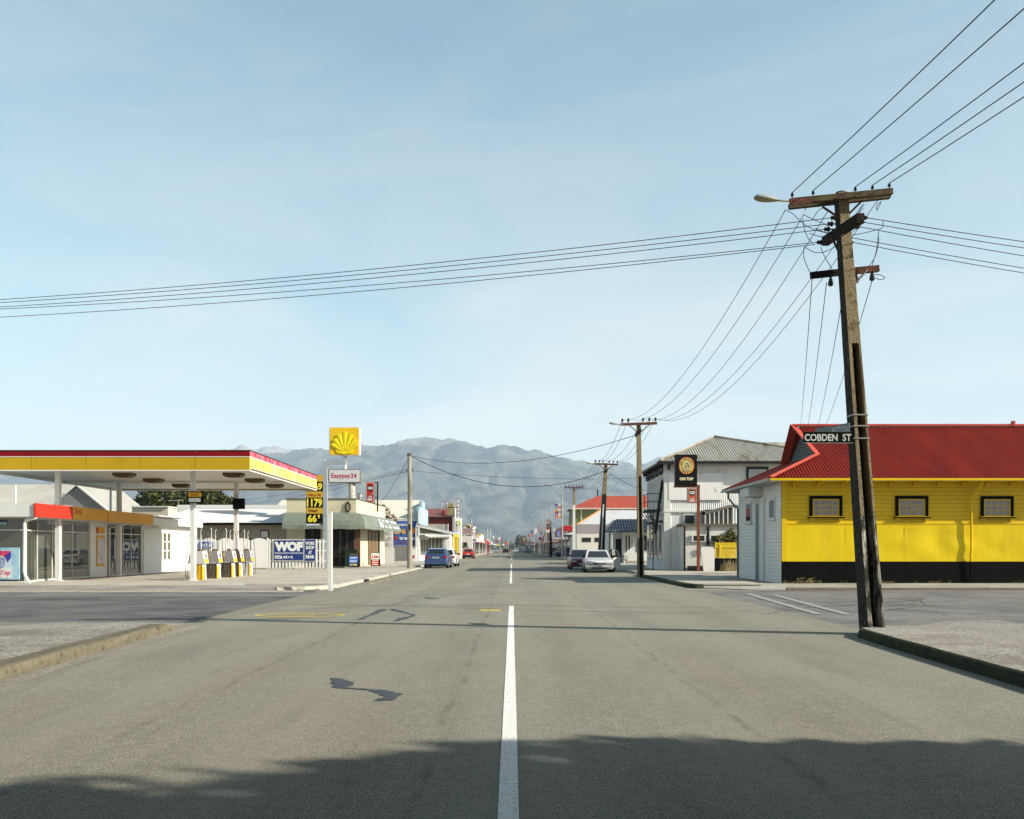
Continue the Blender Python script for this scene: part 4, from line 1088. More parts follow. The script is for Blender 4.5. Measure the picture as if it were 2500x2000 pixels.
# glass wall segments: front, canted bay, long side
def glazed(F, L, cols, name='window', trans=0.55, sill=0.12, door=False, zt_=None):
    zt_ = zt_ or zf0
    w = MB(); s = 0.05
    w.fbox(F, 0, L, 0.05, sill, -0.06, 0.03); w.fbox(F, 0, L, zt_ - 0.05, zt_, -0.05, 0.02); w.fbox(F, 0, L, zt_ - trans, zt_ - trans + 0.05, -0.05, 0.02)
    for c in cols:
        w.fbox(F, max(0, c - s / 2), min(L, c + s / 2), sill, zt_ - 0.051, -0.049, 0.019)
    fr = w.build(name, ALU, shop)
    g = MB(); g.fbox(F, 0.01, L - 0.01, sill, zt_ - 0.02, -0.012, -0.004); g.build('pane', GLSS, fr)
    return fr
F_ = face(-30, 39.95, 0, (1, 0, 0)); glazed(F_, 30 + sxa, [0.05, 3.4, 6.8, 30 + sxa - 0.04])
v = Vector((sX - sxa, 2.1, 0)); glazed(face(sxa, 39.95, 0, v), v.length, [0.03, v.length - 0.03])
F_ = face(sX, 42.06, 0, (0, 1, 0))
YS = lambda px: sX * FP / (px - 1250) - 42.06
glazed(F_, YS(217), [YS(c) for c in (91, 127, 152, 175, 216)])
b = MB(); b.fbox(F_, YS(217.5), YS(259), 0.05, zf0, -0.1, 0.06); b.build('white_pier', SHOPW, shop)
F2_ = face(sX, 42.06 + YS(259.5), 0, (0, 1, 0)); YS2 = lambda px: sX * FP / (px - 1250) - 42.06 - YS(259.5)
glazed(F2_, YS2(345), [YS2(c) for c in (260, 264, 281, 284, 300, 320, 344)], name='door_screen')
b = MB(); b.fbox(F2_, YS2(276), YS2(277.5), 0.9, 1.9, 0.05, 0.09); b.build('door_handle', SHOPW, shop)
b = MB(); b.ribs(Vector((sX - 0.02, 42.06 + YS(345.5), 0.05)), (0, 0, 1), (0, 1, 0), (1, 0, 0), lap(zf0 - 0.05, 0.16, 0.02), lambda d: (0, 57 - 42.06 - YS(345.5))); b.build('weatherboard_wall', SHOPW, shop)
b = MB()
for (px, zz) in ((345, 2.72), (262, 2.72)):
    y = sX * FP / (px - 1250); b.tube([(-19.35, y + 0.1, zz), (-19.6, y + 0.1, zz - 0.12), (sX + 0.12, y, zz - 0.25), (sX + 0.1, y, 0.06)], 0.045, 8)
    b2 = b
b.build('downpipe', PIPEW, shop)
# bent white downpipe at the corner of the shop front
b = MB(); y = 39.5
b.tube([(PX(88, y), y + 0.05, PZ(1262, y)), (PX(80, y), y, PZ(1266, y)), (PX(66, y), y - 0.02, PZ(1270, y)), (PX(61, y), y - 0.03, PZ(1278, y)), (PX(60, y), y - 0.03, PZ(1395, y)), (PX(63, y), y - 0.03, PZ(1408, y)), (PX(75, y), y - 0.1, PZ(1424, y))], 0.068, 10)
b.build('corner_downpipe', PIPEW, shop, smooth=True)
# posters
b = MB(); yy = 39.88; F_ = face(-26, yy, 0, (1, 0, 0)); U = lambda px: PX(px, yy) + 26
poster = thing('ice_cream_poster', 'pale blue window poster with dark concentric rings and red lettering Top', 'poster', (-20.7, yy, 0.2))
MB().fbox(F_, U(-60), U(47.5), PZ(1415, yy), PZ(1337, yy), -0.04, 0.0).build('panel', pm('poster_blue', (0.30, 0.52, 0.66), 0.4, 0.2, 2, col2=(0.45, 0.62, 0.70), c2amt=0.5, c2scale=2.0), poster)
b = MB(); b.fbox(F_, U(-60), U(27), PZ(1411, yy), PZ(1388, yy), 0.0, 0.004); b.fbox(F_, U(-60), U(27), PZ(1388, yy), PZ(1343, yy), 0.0, 0.003, 1)
b.prism([F_[0] + F_[1] * U(-20) + V(0, -0.005, PZ(1345, yy)), F_[0] + F_[1] * U(10) + V(0, -0.005, PZ(1362, yy)), F_[0] + F_[1] * U(27) + V(0, -0.005, PZ(1345, yy))], (0, -0.002, 0), 2)
b.prism([F_[0] + F_[1] * U(27) + V(0, -0.005, PZ(1346, yy)), F_[0] + F_[1] * U(6) + V(0, -0.005, PZ(1362, yy)), F_[0] + F_[1] * U(18) + V(0, -0.005, PZ(1374, yy)), F_[0] + F_[1] * U(27) + V(0, -0.005, PZ(1362, yy))], (0, -0.002, 0), 3)
b.build('poster_field', [SHOPW, pm('poster_pale', (0.55, 0.66, 0.72), 0.4), pm('poster_pink', (0.62, 0.06, 0.15), 0.4), pm('poster_navy', (0.05, 0.05, 0.35), 0.4)], poster)
b = MB(); cxp, czp = U(-2), PZ(1375, yy)
for r0, r1, m in ((0.32, 0.29, 0), (0.22, 0.185, 1), (0.12, 0.09, 1)):
    for k in range(28):
        a0, a1 = 2 * math.pi * k / 28, 2 * math.pi * (k + 1) / 28
        pt = lambda r, a: F_[0] + F_[1] * (cxp + r * math.cos(a)) + V(0, -0.009, czp + r * math.sin(a))
        b.quad(pt(r1, a0), pt(r0, a0), pt(r0, a1), pt(r1, a1), m=m)
b.build('rings', [SHOPW, MATS.get('poster_navy') or pm('poster_navy', (0.05, 0.05, 0.35), 0.4)], poster)
b = MB(); text_on(b, 'Top', F_, U(12.5), PZ(1399.5, yy), U(26) - U(-1), 0.26, 0.008, bold=0.03, slant=0.2); b.build('lettering', pm('poster_pink', (0.6, 0.03, 0.1), 0.4), poster)
t = thing('window_lettering', 'small dark lettering and blue strip high in the shop front glass', 'sign', (-20.3, yy, 2.3))
b = MB(); text_on(b, 'NEWS', F_, U(4), PZ(1272, yy), 0.42, 0.09, -0.02, bold=0.03); b.build('lettering', pm('navy', (0.02, 0.02, 0.12), 0.5), t)
b = MB(); b.fbox(F_, U(-10), U(16), PZ(1280, yy), PZ(1276, yy), -0.03, -0.02); b.build('strip', pm('sky_strip', (0.3, 0.6, 0.7), 0.4), t)
yy = 42.06 + YS(238); F_ = face(sX + 0.07, 42.06, 0, (0, 1, 0))
t = thing('wall_notice', 'yellow framed poster and red and yellow plate on the white shop pier', 'notice', (sX + 0.1, yy, 0.9))
u0, u1 = YS(232), YS(251)
for (pa, pb, z0_, z1_, m_, nm_) in ((232, 251, PZ(1383, 47.5), PZ(1307, 47.5), ORY, 'frame'), (234, 249.5, PZ(1377, 47.5), PZ(1313, 47.5), pm('poster_pale2', (0.62, 0.60, 0.62), 0.4, 0.15, 5, col2=(0.35, 0.25, 0.45), c2amt=0.35, c2scale=4), 'poster_sheet'), (236, 251, PZ(1302, 47.5), PZ(1287, 47.5), ORY, 'plate'), (232, 235.8, PZ(1302, 47.5), PZ(1287, 47.5), ORR, 'red_end')):
    MB().fbox(F_, YS(pa), YS(pb), z0_, z1_, 0.0, 0.03 if nm_ != 'poster_sheet' else 0.04).build(nm_, m_, t)
# displays behind the glass
b = MB()
for i in range(5):
    y = 43.2 + i * 1.9
    for z in (0.3, 0.7, 1.1, 1.5): b.box(-23.2, -22.5, y, y + 1.2, z, z + 0.05)
t = MB()

# workshop wing continuing the shop to the back
wing = thing('workshop_wing', 'sunlit white weatherboard wing behind the petrol station shop with three slim casements', 'building', (-20.9, 57, 0))
wX, wY0, wY1 = -20.9, 57.0, 64.6
b = MB(); b.box(-29, wX - 0.03, wY0, wY1, 0.03, 2.95); b.build('wall_core', SHOPW, wing)
b = MB(); b.ribs((wX - 0.02, wY0, 0.04), (0, 0, 1), (0, 1, 0), (1, 0, 0), lap(2.85, 0.18, 0.02), lambda d: (0, wY1 - wY0)); b.build('weatherboards', SHOPW, wing)
b = MB(); b.box(-29, wX + 0.45, wY0 - 0.06, wY1 + 0.4, PZ(1281, wY0), PZ(1258.5, wY0)); b.build('roof_fascia', SHOPW, wing)
Fw = face(wX, wY0, 0, (0, 1, 0)); Yw = lambda px: wX * FP / (px - 1250) - wY0
for pa, pb in ((386, 394), (396.5, 404), (407, 414)):
    b = MB(); b.fbox(Fw, Yw(pa) - 0.03, Yw(pb) + 0.06, 0.72, 2.42, 0.0, 0.05); w = b.build('window', SHOPW, wing)
    b = MB()
    for k in range(3): b.fbox(Fw, Yw(pa) + 0.05, Yw(pb) - 0.02, 0.80 + 0.54 * k, 1.28 + 0.54 * k, 0.05, 0.056)
    b.build('panes', pm('pane_olive', (0.10, 0.10, 0.06), 0.15, 0.3, 5), w)
b = MB(); b.box(wX, wX + 0.08, wY0 + 0.1 + Yw(424), wY0 + Yw(424) + 0.16, 0.05, 1.35); b.build('meter_pipe', SHOPW, wing)

# pumps on the island
PUMPW = pm('pump_grey_white', (0.60, 0.59, 0.57), 0.35, 0.05, 4)
PUMPG = pm('pump_grey', (0.30, 0.29, 0.29), 0.35, 0.1, 4)
PUMPD = pm('pump_base_brown', (0.12, 0.095, 0.075), 0.5, 0.12, 4)
HOSE = pm('hose_black', (0.012, 0.012, 0.012), 0.4)
PYEL = pm('pump_yellow', (0.74, 0.42, 0.02), 0.35, 0.05, 3)
def pump(label, x, y, front, basem, hosed=True, seed=0, s=1.0):
    """fuel pump, x = centre, y = near side; its faces look up and down the forecourt lane (towards +x and -x)"""
    t = thing('fuel_pump', label, 'fuel pump', (x, y, 0.045), 'fuel pumps in a row under the canopy')
    g = 0.045; w = 0.27; D = 0.62
    b = MB(); b.box(x - w + 0.02, x + w - 0.02, y + 0.02, y + D, g, g + 0.70); b.build('cabinet', basem, t)
    # lower face with upright stripes: yellow, red line, white
    Fp = face(x + w - 0.02, y + 0.0, 0, (0, 1, 0)); Fq = face(x - w + 0.02, y + D, 0, (0, -1, 0))
    for F in (Fp, Fq):
        b = MB(); b.fbox(F, 0.0, 0.30, g + 0.01, g + 0.60, 0, 0.015, 0); b.fbox(F, 0.34, D, g + 0.01, g + 0.72, 0, 0.015, 1); b.fbox(F, 0.0, 0.34, g + 0.60, g + 0.72, 0, 0.0151, 1); b.fbox(F, 0.30, 0.34, g + 0.01, g + 0.60, 0, 0.0152, 2)
        b.build('striped_panel', [PYEL, SHOPW, pm('pump_red', (0.45, 0.06, 0.03), 0.4)], t)
    b = MB(); y0, y1 = y - 0.02, y + D + 0.02; z0, z1 = g + 0.73, g + 1.28
    b.prism([(x - w - 0.10, y0, z0), (x + w + 0.10, y0, z0), (x + w, y0, z1), (x - w, y0, z1)], (0, y1 - y0, 0)); b.build('head', front, t)
    for sx in (1, -1):
        b = MB(); n = Vector((0.55 * sx, 0, 0.10)).normalized(); up = Vector((-0.10 * sx, 0, 0.55)).normalized()
        o = Vector((x + sx * (w + 0.10), y0, z0)) + n * 0.004
        P = lambda u, v: o + V(0, u, 0) + up * v
        q = lambda u0, u1, v0, v1, m: b.quad(P(u0, v0), P(u1, v0), P(u1, v1), P(u0, v1), m=m)
        q(0.04, D, 0.03, 0.20, 1); q(0.04, D, 0.22, 0.54, 0)
        o = o + n * 0.003; q(0.14, D - 0.1, 0.32, 0.42, 2); q(0.14, D - 0.1, 0.45, 0.49, 2)
        b.build('display_panel', [SHOPW, PYEL, pm('display_grey', (0.32, 0.33, 0.32), 0.3)], t)
    b = MB(); b.box(x - 0.10, x + 0.10, y + 0.2, y + 0.5, z1, z1 + 0.10); b.build('cap', PUMPD, t)
    if hosed:
        for sx, yy_, hh in ((-1, y + 0.16, 2.36), (1, y + 0.5, 2.30)):
            b = MB(); b.tube([(x + sx * 0.05, yy_, z1 - 0.02), (x + sx * 0.04, yy_, g + hh - 0.1)], [0.028, 0.018], 8); b.tube([(x + sx * 0.04, yy_, g + hh - 0.11), (x + sx * 0.08, yy_, g + hh)], 0.022, 6); b.build('hose_mast', PUMPW, t)
            X = x + sx * 0.06; o_ = sx * 0.42
            pts = [(X, yy_, g + 1.35), (X - sx * 0.02, yy_, g + 2.0), (X + sx * 0.10, yy_, g + hh), (X + sx * 0.26, yy_, g + hh - 0.25), (X + o_ * 0.85, yy_ - 0.1, g + 1.35), (X + o_, yy_ - 0.16, g + 0.55), (X + o_ * 0.95, yy_ - 0.18, g + 0.16), (X + o_ * 0.75, yy_ - 0.2, g + 0.10), (X + o_ * 0.7, yy_ - 0.2, g + 0.6), (X + o_ * 0.62, yy_ - 0.16, g + 0.98)]
            loop(t, pts, 0.014, 'hose', HOSE)
            b = MB(); b.bar((X + o_ * 0.62, yy_ - 0.16, g + 0.96), (X + o_ * 0.55, yy_ - 0.15, g + 1.14), 0.05, 0.07); b.build('nozzle', PYEL if sx < 0 else HOSE, t)
    # a hose and yellow nozzle on the near side
    loop(t, [(x - 0.12, y - 0.05, g + 1.1), (x - 0.13, y - 0.08, g + 0.9), (x - 0.10, y - 0.10, g + 0.4), (x + 0.02, y - 0.12, g + 0.18), (x + 0.1, y - 0.08, g + 0.5), (x + 0.06, y - 0.04, g + 0.72)], 0.013, 'side_hose', HOSE)
    b = MB(); b.bar((x - 0.12, y - 0.06, g + 1.0), (x - 0.11, y - 0.06, g + 1.18), 0.06, 0.06); b.build('side_nozzle', PYEL, t)
    return t
ppx = [('grey white fuel pump with yellow base nearest the side road beside the column', -14.0, 43.6, PUMPW, PYEL), ('second fuel pump from the side road, dark sided with tall hose masts', -13.95, 45.6, PUMPG, PUMPD),
       ('third fuel pump, broad dark grey head with yellow nozzle, mid island', -13.75, 47.3, PUMPG, PUMPD), ('fourth fuel pump, brown cabinet half behind the grey one', -13.78, 48.7, PUMPD, PUMPD),
       ('fuel pump at the inner end of the row beside the rear column', -13.72, 50.4, PUMPG, PUMPW)]
for k, (lab, x, y, fr_, ba_) in enumerate(ppx):
    pump(lab, x, y, fr_, ba_)
struct(MB().box(-14.5, -13.2, 42.9, 51.6, 0.046, 0.052).build('pump_island', KERBL))

# ------------------------------------------------------------------ fences and yard behind the forecourt
FY = 66.0
PLAS = pm('fence_white', (0.78, 0.77, 0.74), 0.5, 0.05, 1.5, 0.1, 6)
fence1 = thing('panel_fence', 'tall white panel fence with wavy top behind the fuel pumps', 'fence', (PX(450, FY), FY, 0))
xa, xb = PX(448, FY), PX(653, FY)
npn = 5
for k in range(npn):
    x0_, x1_ = xa + (xb - xa) * k / npn + 0.02, xa + (xb - xa) * (k + 1) / npn - 0.02
    pts = [(x0_, FY, 0.12), (x1_, FY, 0.12)]
    for i in range(11):
        f = 1 - i / 10; pts.append((x0_ + (x1_ - x0_) * f, FY, 1.98 + 0.16 * math.sin(math.pi * f)))
    MB().prism(pts, (0, 0.05, 0)).build('fence_panel', PLAS, fence1)
    b = MB(); b.tube([(x1_ + 0.02, FY + 0.04, 0.05), (x1_ + 0.02, FY + 0.04, 2.02)], 0.05, 8); b.tube([(x1_ + 0.02, FY + 0.04, 2.0), (x1_ + 0.02, FY + 0.04, 2.1), (x1_ + 0.02, FY + 0.04, 2.16)], [0.03, 0.07, 0.02], 8); b.build('fence_post', PORC if k % 2 else PLAS, fence1)
t = thing('painted_board', 'faded blue board with white shapes on the wavy fence behind the pumps', 'board', (PX(503, FY), FY - 0.05, 1.0))
F = face(PX(485, FY - 0.06), FY - 0.06, 0, (1, 0, 0)); w = PX(521, FY) - PX(485, FY)
MB().fbox(F, 0, w, PZ(1338, FY), PZ(1323, FY), 0.0, 0.03).build('board', pm('faded_blue', (0.10, 0.16, 0.42), 0.5, 0.25, 4, col2=(0.5, 0.55, 0.7), c2amt=0.3, c2scale=3), t)
b = MB(); text_on(b, 'WTA', F, w * 0.5, PZ(1332, FY), w * 0.8, 0.24, 0.034, bold=0.02); b.build('lettering', PLAS, t)
pick = thing('picket_fence', 'white picket fence carrying the blue workshop signs', 'fence', (PX(655, FY), FY, 0))
x = PX(656, FY); xe_ = PX(795, FY)
k = 0
while x < xe_:
    MB().prism([(x, FY, 0.1), (x + 0.13, FY, 0.1), (x + 0.13, FY, 2.06), (x, FY, 2.06)], (0, 0.025, 0)).build('picket', PLAS, pick)
    x += 0.225; k += 1
for z in (0.55, 1.25, 1.85):
    MB().box(PX(655, FY), xe_, FY + 0.026, FY + 0.08, z, z + 0.09).build('rail', PLAS, pick)
SBLUE = pm('sign_blue', (0.022, 0.045, 0.20), 0.4, 0.06, 3)
SWHT = pm('sign_white', (0.78, 0.78, 0.76), 0.45, 0.03, 3)
F = face(PX(668, FY - 0.04), FY - 0.04, 0, (1, 0, 0)); U = lambda px: PX(px, FY - 0.04) - PX(668, FY - 0.04); ZZ = lambda py: PZ(py, FY - 0.04)
t = thing('workshop_sign', 'navy sign reading WOF vehicle safety and service on the picket fence', 'sign', (PX(705, FY), FY, 0.7))
MB().fbox(F, 0, U(742), ZZ(1369.5), ZZ(1318), 0, 0.02).build('board_edge', SWHT, t)
MB().fbox(F, 0.03, U(742) - 0.03, ZZ(1369.5) + 0.03, ZZ(1318) - 0.03, 0.02, 0.026).build('board', SBLUE, t)
b = MB(); text_on(b, 'WOF', F, U(705), ZZ(1334.5), U(740) - U(671), ZZ(1322.5) - ZZ(1346), 0.03, bold=0.075)
text_on(b, 'VEHICLE SAFETY AND SERVICE', F, U(705), ZZ(1350.5), U(739) - U(671), 0.085, 0.03, bold=0.03)
text_on(b, 'MTA', F, U(681), ZZ(1360.5), U(690) - U(671.5), 0.24, 0.03, bold=0.06)
for i, (xx, s_) in enumerate(((694, 1), (699, 1), (704, .5), (707, .5), (712, 1))):
    c, r = U(xx), 0.13 * (1 if s_ == 1 else 0.55); z_ = ZZ(1360.5)
    P = lambda a, z: F[0] + F[1] * a + V(0, -0.031, z)
    b.quad(P(c - r * .6, z_), P(c + r * .6, z_ - r), P(c + r * .35, z_), P(c + r * .6, z_ + r))
b.build('lettering', SWHT, t)
t = thing('workshop_sign', 'narrow navy sign reading WORKSHOP AT REAR on the picket fence', 'sign', (PX(757, FY), FY, 0.7))
MB().fbox(F, U(743.5), U(771.5), ZZ(1370), ZZ(1317), 0, 0.02).build('board_edge', SWHT, t)
MB().fbox(F, U(744.3), U(770.7), ZZ(1369.4), ZZ(1317.6), 0.02, 0.026).build('board', SBLUE, t)
b = MB()
for s_, y_, w_ in (('WORK', 1326.5, 23), ('SHOP', 1337, 20.5), ('AT', 1349, 9), ('REAR', 1359.5, 21.5)):
    text_on(b, s_, F, U(757.3), ZZ(y_), U(743.5 + w_) - U(743.5), 0.235, 0.03, bold=0.045)
b.build('lettering', SWHT, t)

# workshop behind the fence
IRONW = pm('white_iron', (0.52, 0.52, 0.52), 0.45, 0.06, 1.5, col2=(0.42, 0.42, 0.41), c2amt=0.3, c2scale=0.6)
BEIGE = pm('beige_wall', (0.40, 0.34, 0.26), 0.7, 0.06, 1.5)
CREAM = pm('cream_wall', (0.66, 0.60, 0.41), 0.65, 0.07, 2, 0.15, 12)
ws = thing('workshop', 'low workshop with pale corrugated roof and black gutter behind the white fences', 'building', (PX(560, 72), 72, 0))
wy = 72.0; x0_, x1_ = PX(380, wy), PX(726, wy); ztop_ = PZ(1281, wy)
b = MB(); b.box(x0_, x1_, wy, wy + 11, 0, ztop_ + 0.05); b.build('wall', BEIGE, ws)
b = MB(); b.box(x0_ - 0.2, PX(724, 71.5), 71.4, 71.6, PZ(1282, 71.5), PZ(1276.5, 71.5)); b.build('gutter', BLK, ws)
rz0, rz1, ry0, ry1 = PZ(1276, 71.5), PZ(1243, 75.5), 71.5, 75.5
rx0, rx1 = x0_ - 0.3, PX(729, 71.6)
sl = Vector((0, ry1 - ry0, rz1 - rz0)); n_ = Vector((1, 0, 0)).cross(sl.normalized())
b = MB(); Lr = sl.length
sh = PX(405, 75.5) - rx0
b.ribs((rx0, ry0, rz0), (1, 0, 0), sl.normalized(), n_, corr(rx1 - rx0, 0.14, 0.02, 4), lambda d: (0, Lr * min(1, d / 1.6)))
b.quad((rx1, ry0, rz0), (rx1, ry1, rz1), (rx1, ry1 + 4, rz0), m=0)
b.build('roof', IRONW, ws)
b = MB(); b.box(PX(433, 75.7), PX(731, 75.7), 75.6, 75.8, rz1 - 0.2, PZ(1233, 75.7)); b.bar((rx1 + 0.02, ry0 - 0.1, rz0 - 0.05), (rx1 + 0.02, ry1, rz1 + 0.02), 0.08, 0.22); b.build('parapet', SHOPW, ws)
b = MB(); b.box(PX(732, 75.6), PX(746, 75.6), 75.5, 76.2, PZ(1243, 75.6), PZ(1233, 75.6)); b.build('vent_box', BLK, ws)
b = MB(); F = face(PX(636, wy - 0.01), wy - 0.01, 0, (1, 0, 0)); b.fbox(F, 0, 0.62, PZ(1313, wy), PZ(1294, wy), 0, 0.04); w = b.build('notice_board', CRED, ws)
b = MB(); b.fbox(F, 0.07, 0.54, PZ(1313, wy) + 0.03, PZ(1297, wy), 0.04, 0.05); b.build('notice_sheet', SHOPW, w)
aer = thing('aerial', 'small television aerial on the workshop roof', 'aerial', (PX(436, 74), 74, 4.0))
b = MB(); xx = PX(436, 74); b.tube([(xx, 74, 3.9), (xx, 74, PZ(1221, 74))], 0.02, 6); b.build('mast', STEEL, aer)
b = MB(); b.bar((xx - 0.75, 74, PZ(1223, 74)), (xx + 0.3, 74, PZ(1220, 74)), 0.02, 0.02)
for k in range(7): b.bar((xx - 0.7 + k * 0.16, 73.7, PZ(1222, 74)), (xx - 0.7 + k * 0.16, 74.3, PZ(1222, 74)), 0.015, 0.015)
b.build('aerial_bars', STEEL, aer)
bg = thing('flat_roof_building', 'beige flat roofed building between the shop and the round tree', 'building', (PX(350, 80), 80, 0))
b = MB(); b.box(PX(322, 80), PX(410, 80), 80, 90, 0, PZ(1238, 80)); b.build('wall', pm('putty_wall', (0.50, 0.46, 0.38), 0.7, 0.05, 2), bg)
b = MB(); b.box(PX(321, 79.9), PX(411, 79.9), 79.8, 90.1, PZ(1239, 80), PZ(1236, 80)); b.build('roof_edge', IRONW, bg)

# grey sheds at the far left
GIRON = pm('grey_iron', (0.36, 0.35, 0.32), 0.6, 0.1, 1, col2=(0.28, 0.26, 0.24), c2amt=0.4, c2scale=0.5)
GGAB = pm('grey_gable', (0.22, 0.22, 0.21), 0.6, 0.08, 1)
shed = thing('grey_shed', 'grey corrugated shed with front gable behind the petrol station shop', 'shed', (PX(150, 78), 78, 0))
yg = 78.0; gx0, gxm, gx1 = PX(100, yg), PX(190, yg), PX(262, yg); gz0, gz1 = PZ(1246, yg), PZ(1187, yg)
zlow = gz1 - (gz1 - gz0) * (gxm - gx0) / (gx1 - gxm)
b = MB(); b.prism([(gx0, yg, 0), (gx1, yg, 0), (gx1, yg, gz0), (gxm, yg, gz1), (gx0, yg, zlow)], (0, 9, 0)); b.build('gable_wall', GGAB, shed)
b = MB(); b.bar((gx1 + 0.3, yg - 0.1, gz0 - 0.18), (gxm, yg - 0.1, gz1 + 0.06), 0.3, 0.1); b.build('barge_board', IRONW, shed)
b = MB(); L_ = Vector((gxm - gx1 - 0.3, 0, gz1 - gz0 + 0.2)); b.quad((gx1 + 0.3, yg - 0.2, gz0 - 0.15), (gx1 + 0.3, yg + 9, gz0 - 0.15), (gxm, yg + 9, gz1 + 0.1), (gxm, yg - 0.2, gz1 + 0.1)); b.quad((gx0 - 1, yg - 0.2, zlow - 0.9), (gxm, yg - 0.2, gz1 + 0.1), (gxm, yg + 9, gz1 + 0.1), (gx0 - 1, yg + 9, zlow - 0.9)); b.build('gable_roof', GIRON, shed)
b = MB(); yr0, yr1 = 76.0, 80.5; z0_, z1_ = PZ(1232, yr0), PZ(1183, yr1); s_ = Vector((0, yr1 - yr0, z1_ - z0_))
b.ribs((PX(-120, yr0), yr0, z0_), (1, 0, 0), s_.normalized(), Vector((1, 0, 0)).cross(s_.normalized()), corr(PX(188, yr1) - PX(-120, yr0), 0.2, 0.02, 4), lambda d: (0, s_.length)); b.build('long_roof', GIRON, shed)
b = MB(); b.box(PX(-120, yr0), PX(150, yr0), yr0 + 0.3, yr1, 0, z0_); b.build('wall', GGAB, shed)
b = MB(); b.tube([(PX(37.5, 75), 75, 2.0), (PX(37.5, 75), 75, PZ(1185, 75))], 0.07, 8); b.build('flue', PIPEW, shed)
# ------------------------------------------------------------------ price pylon, sign column, white post
PGREY = pm('post_blue_grey', (0.36, 0.39, 0.41), 0.45, 0.06, 4, metal=0.2)
AMBER = pm('price_amber', (0.55, 0.33, 0.03), 0.45, 0.06, 3)
DIGIT = pm('price_digit', (0.86, 0.70, 0.04), 0.45, 0.03, 3)
SHELLY = pm('sign_yellow', (0.80, 0.50, 0.012), 0.35, 0.06, 2)
SHELLF = pm('shell_yellow', (0.86, 0.66, 0.014), 0.3, 0.05, 2)
STAIN = pm('sign_frame_white', (0.70, 0.70, 0.68), 0.4, 0.06, 4)
LGREY = pm('light_grey_panel', (0.60, 0.61, 0.62), 0.45, 0.05, 3)
py_ = 66.2
pyl = thing('price_sign', 'tall grey post with amber fuel price boards reading 1179 and 669', 'price sign', (PX(794, py_), py_, 0))
b = MB(); b.box(PX(789.5, py_), PX(799, py_), py_ - 0.12, py_ + 0.12, 0.05, PZ(1126, py_)); b.build('post', PGREY, pyl)
b = MB(); b.box(PX(799, py_), PX(845, py_), py_ - 0.09, py_ + 0.09, PZ(1134, py_), PZ(1126, py_)); b.build('arm', PGREY, pyl)
b = MB(); b.tube([(PX(791.5, py_), py_, PZ(1126, py_)), (PX(791.5, py_), py_, PZ(1121.5, py_))], 0.06, 8); b.build('cap', STEEL, pyl)
b = MB()
for yy in (1186, 1257): b.box(PX(788.5, py_), PX(800, py_), py_ - 0.14, py_ + 0.14, PZ(yy + 1, py_), PZ(yy - 1, py_))
b.build('clamp', PGREY, pyl)
F = face(PX(747, py_ - 0.1), py_ - 0.1, 0, (1, 0, 0)); U = lambda px: PX(px, py_ - 0.1) - PX(747, py_ - 0.1); ZZ = lambda py: PZ(py, py_ - 0.1)
MB().fbox(F, U(747), U(789), ZZ(1283), ZZ(1160), -0.08, 0.0).build('backing', pm('backing_grey', (0.10, 0.11, 0.12), 0.5), pyl)
for (n_, y0_, y1_) in (('yellow_panel', 1176, 1160), ('yellow_panel', 1215, 1200.5), ('yellow_panel', 1254, 1240)):
    MB().fbox(F, U(748), U(788.5), ZZ(y0_), ZZ(y1_), 0, 0.02).build(n_, AMBER, pyl)
for (y0_, y1_) in ((1199, 1177), (1239, 1216), (1277, 1255)):
    MB().fbox(F, U(748.5), U(788), ZZ(y0_), ZZ(y1_), 0, 0.02).build('price_panel', BLK, pyl)
b = MB(); b.fbox(F, U(748), U(780), ZZ(1283), ZZ(1279.5), 0, 0.03); b.build('edge_strip', LGREY, pyl)
b = MB()
for s_, xs, y_ in (('116', 778, 1188), ):
    text_on(b, '1169', F, U(768), ZZ(1188), U(787) - U(750), ZZ(1179) - ZZ(1197), 0.025, bold=0.035)
b.build('upper_price', DIGIT, pyl); b = MB(); text_on(b, '1179', F, U(768), ZZ(1227.5), U(787) - U(750), ZZ(1218) - ZZ(1238), 0.025, bold=0.035)
b.build('middle_price', DIGIT, pyl); b = MB(); text_on(b, '66', F, U(762.5), ZZ(1266), U(773.5) - U(752), ZZ(1257) - ZZ(1275.5), 0.025, bold=0.03)
text_on(b, '9', F, U(778.5), ZZ(1261.5), U(781.5) - U(776), ZZ(1257) - ZZ(1267), 0.025, bold=0.03)
b.build('lower_price', DIGIT, pyl)
b = MB(); text_on(b, 'Ultra Hi', F, U(767), ZZ(1208.5), U(784) - U(752), 0.20, 0.025, bold=0.02); b.build('lettering', CRED, pyl)
b = MB(); text_on(b, 'Diesel', F, U(764), ZZ(1247), U(774.5) - U(753), 0.19, 0.025, bold=0.02); b.build('lettering', BLK, pyl)

sy = 71.9
col = thing('brand_sign', 'square yellow scallop shell sign over a pale Easypay24 box on a thick column', 'sign', (PX(859, sy), sy, 0))
b = MB(); b.tube([(PX(859.5, sy), sy, 0.1), (PX(859.5, sy), sy, PZ(1178, sy))], 0.24, 16); b.build('column', pm('column_concrete', (0.42, 0.39, 0.33), 0.8, 0.1, 3), col, smooth=True)
b = MB(); b.tube([(PX(842.5, sy), sy, PZ(1147, sy)), (PX(842.5, sy), sy, PZ(1112, sy))], 0.10, 10); b.bar((PX(842.5, sy), sy, PZ(1122, sy)), (PX(837, sy), sy, PZ(1112, sy)), 0.1, 0.06); b.bar((PX(842.5, sy), sy, PZ(1122, sy)), (PX(848, sy), sy, PZ(1112, sy)), 0.1, 0.06); b.box(PX(840, sy), PX(846, sy), sy - 0.13, sy + 0.13, PZ(1134, sy), PZ(1124, sy)); b.build('stem', STAIN, col)
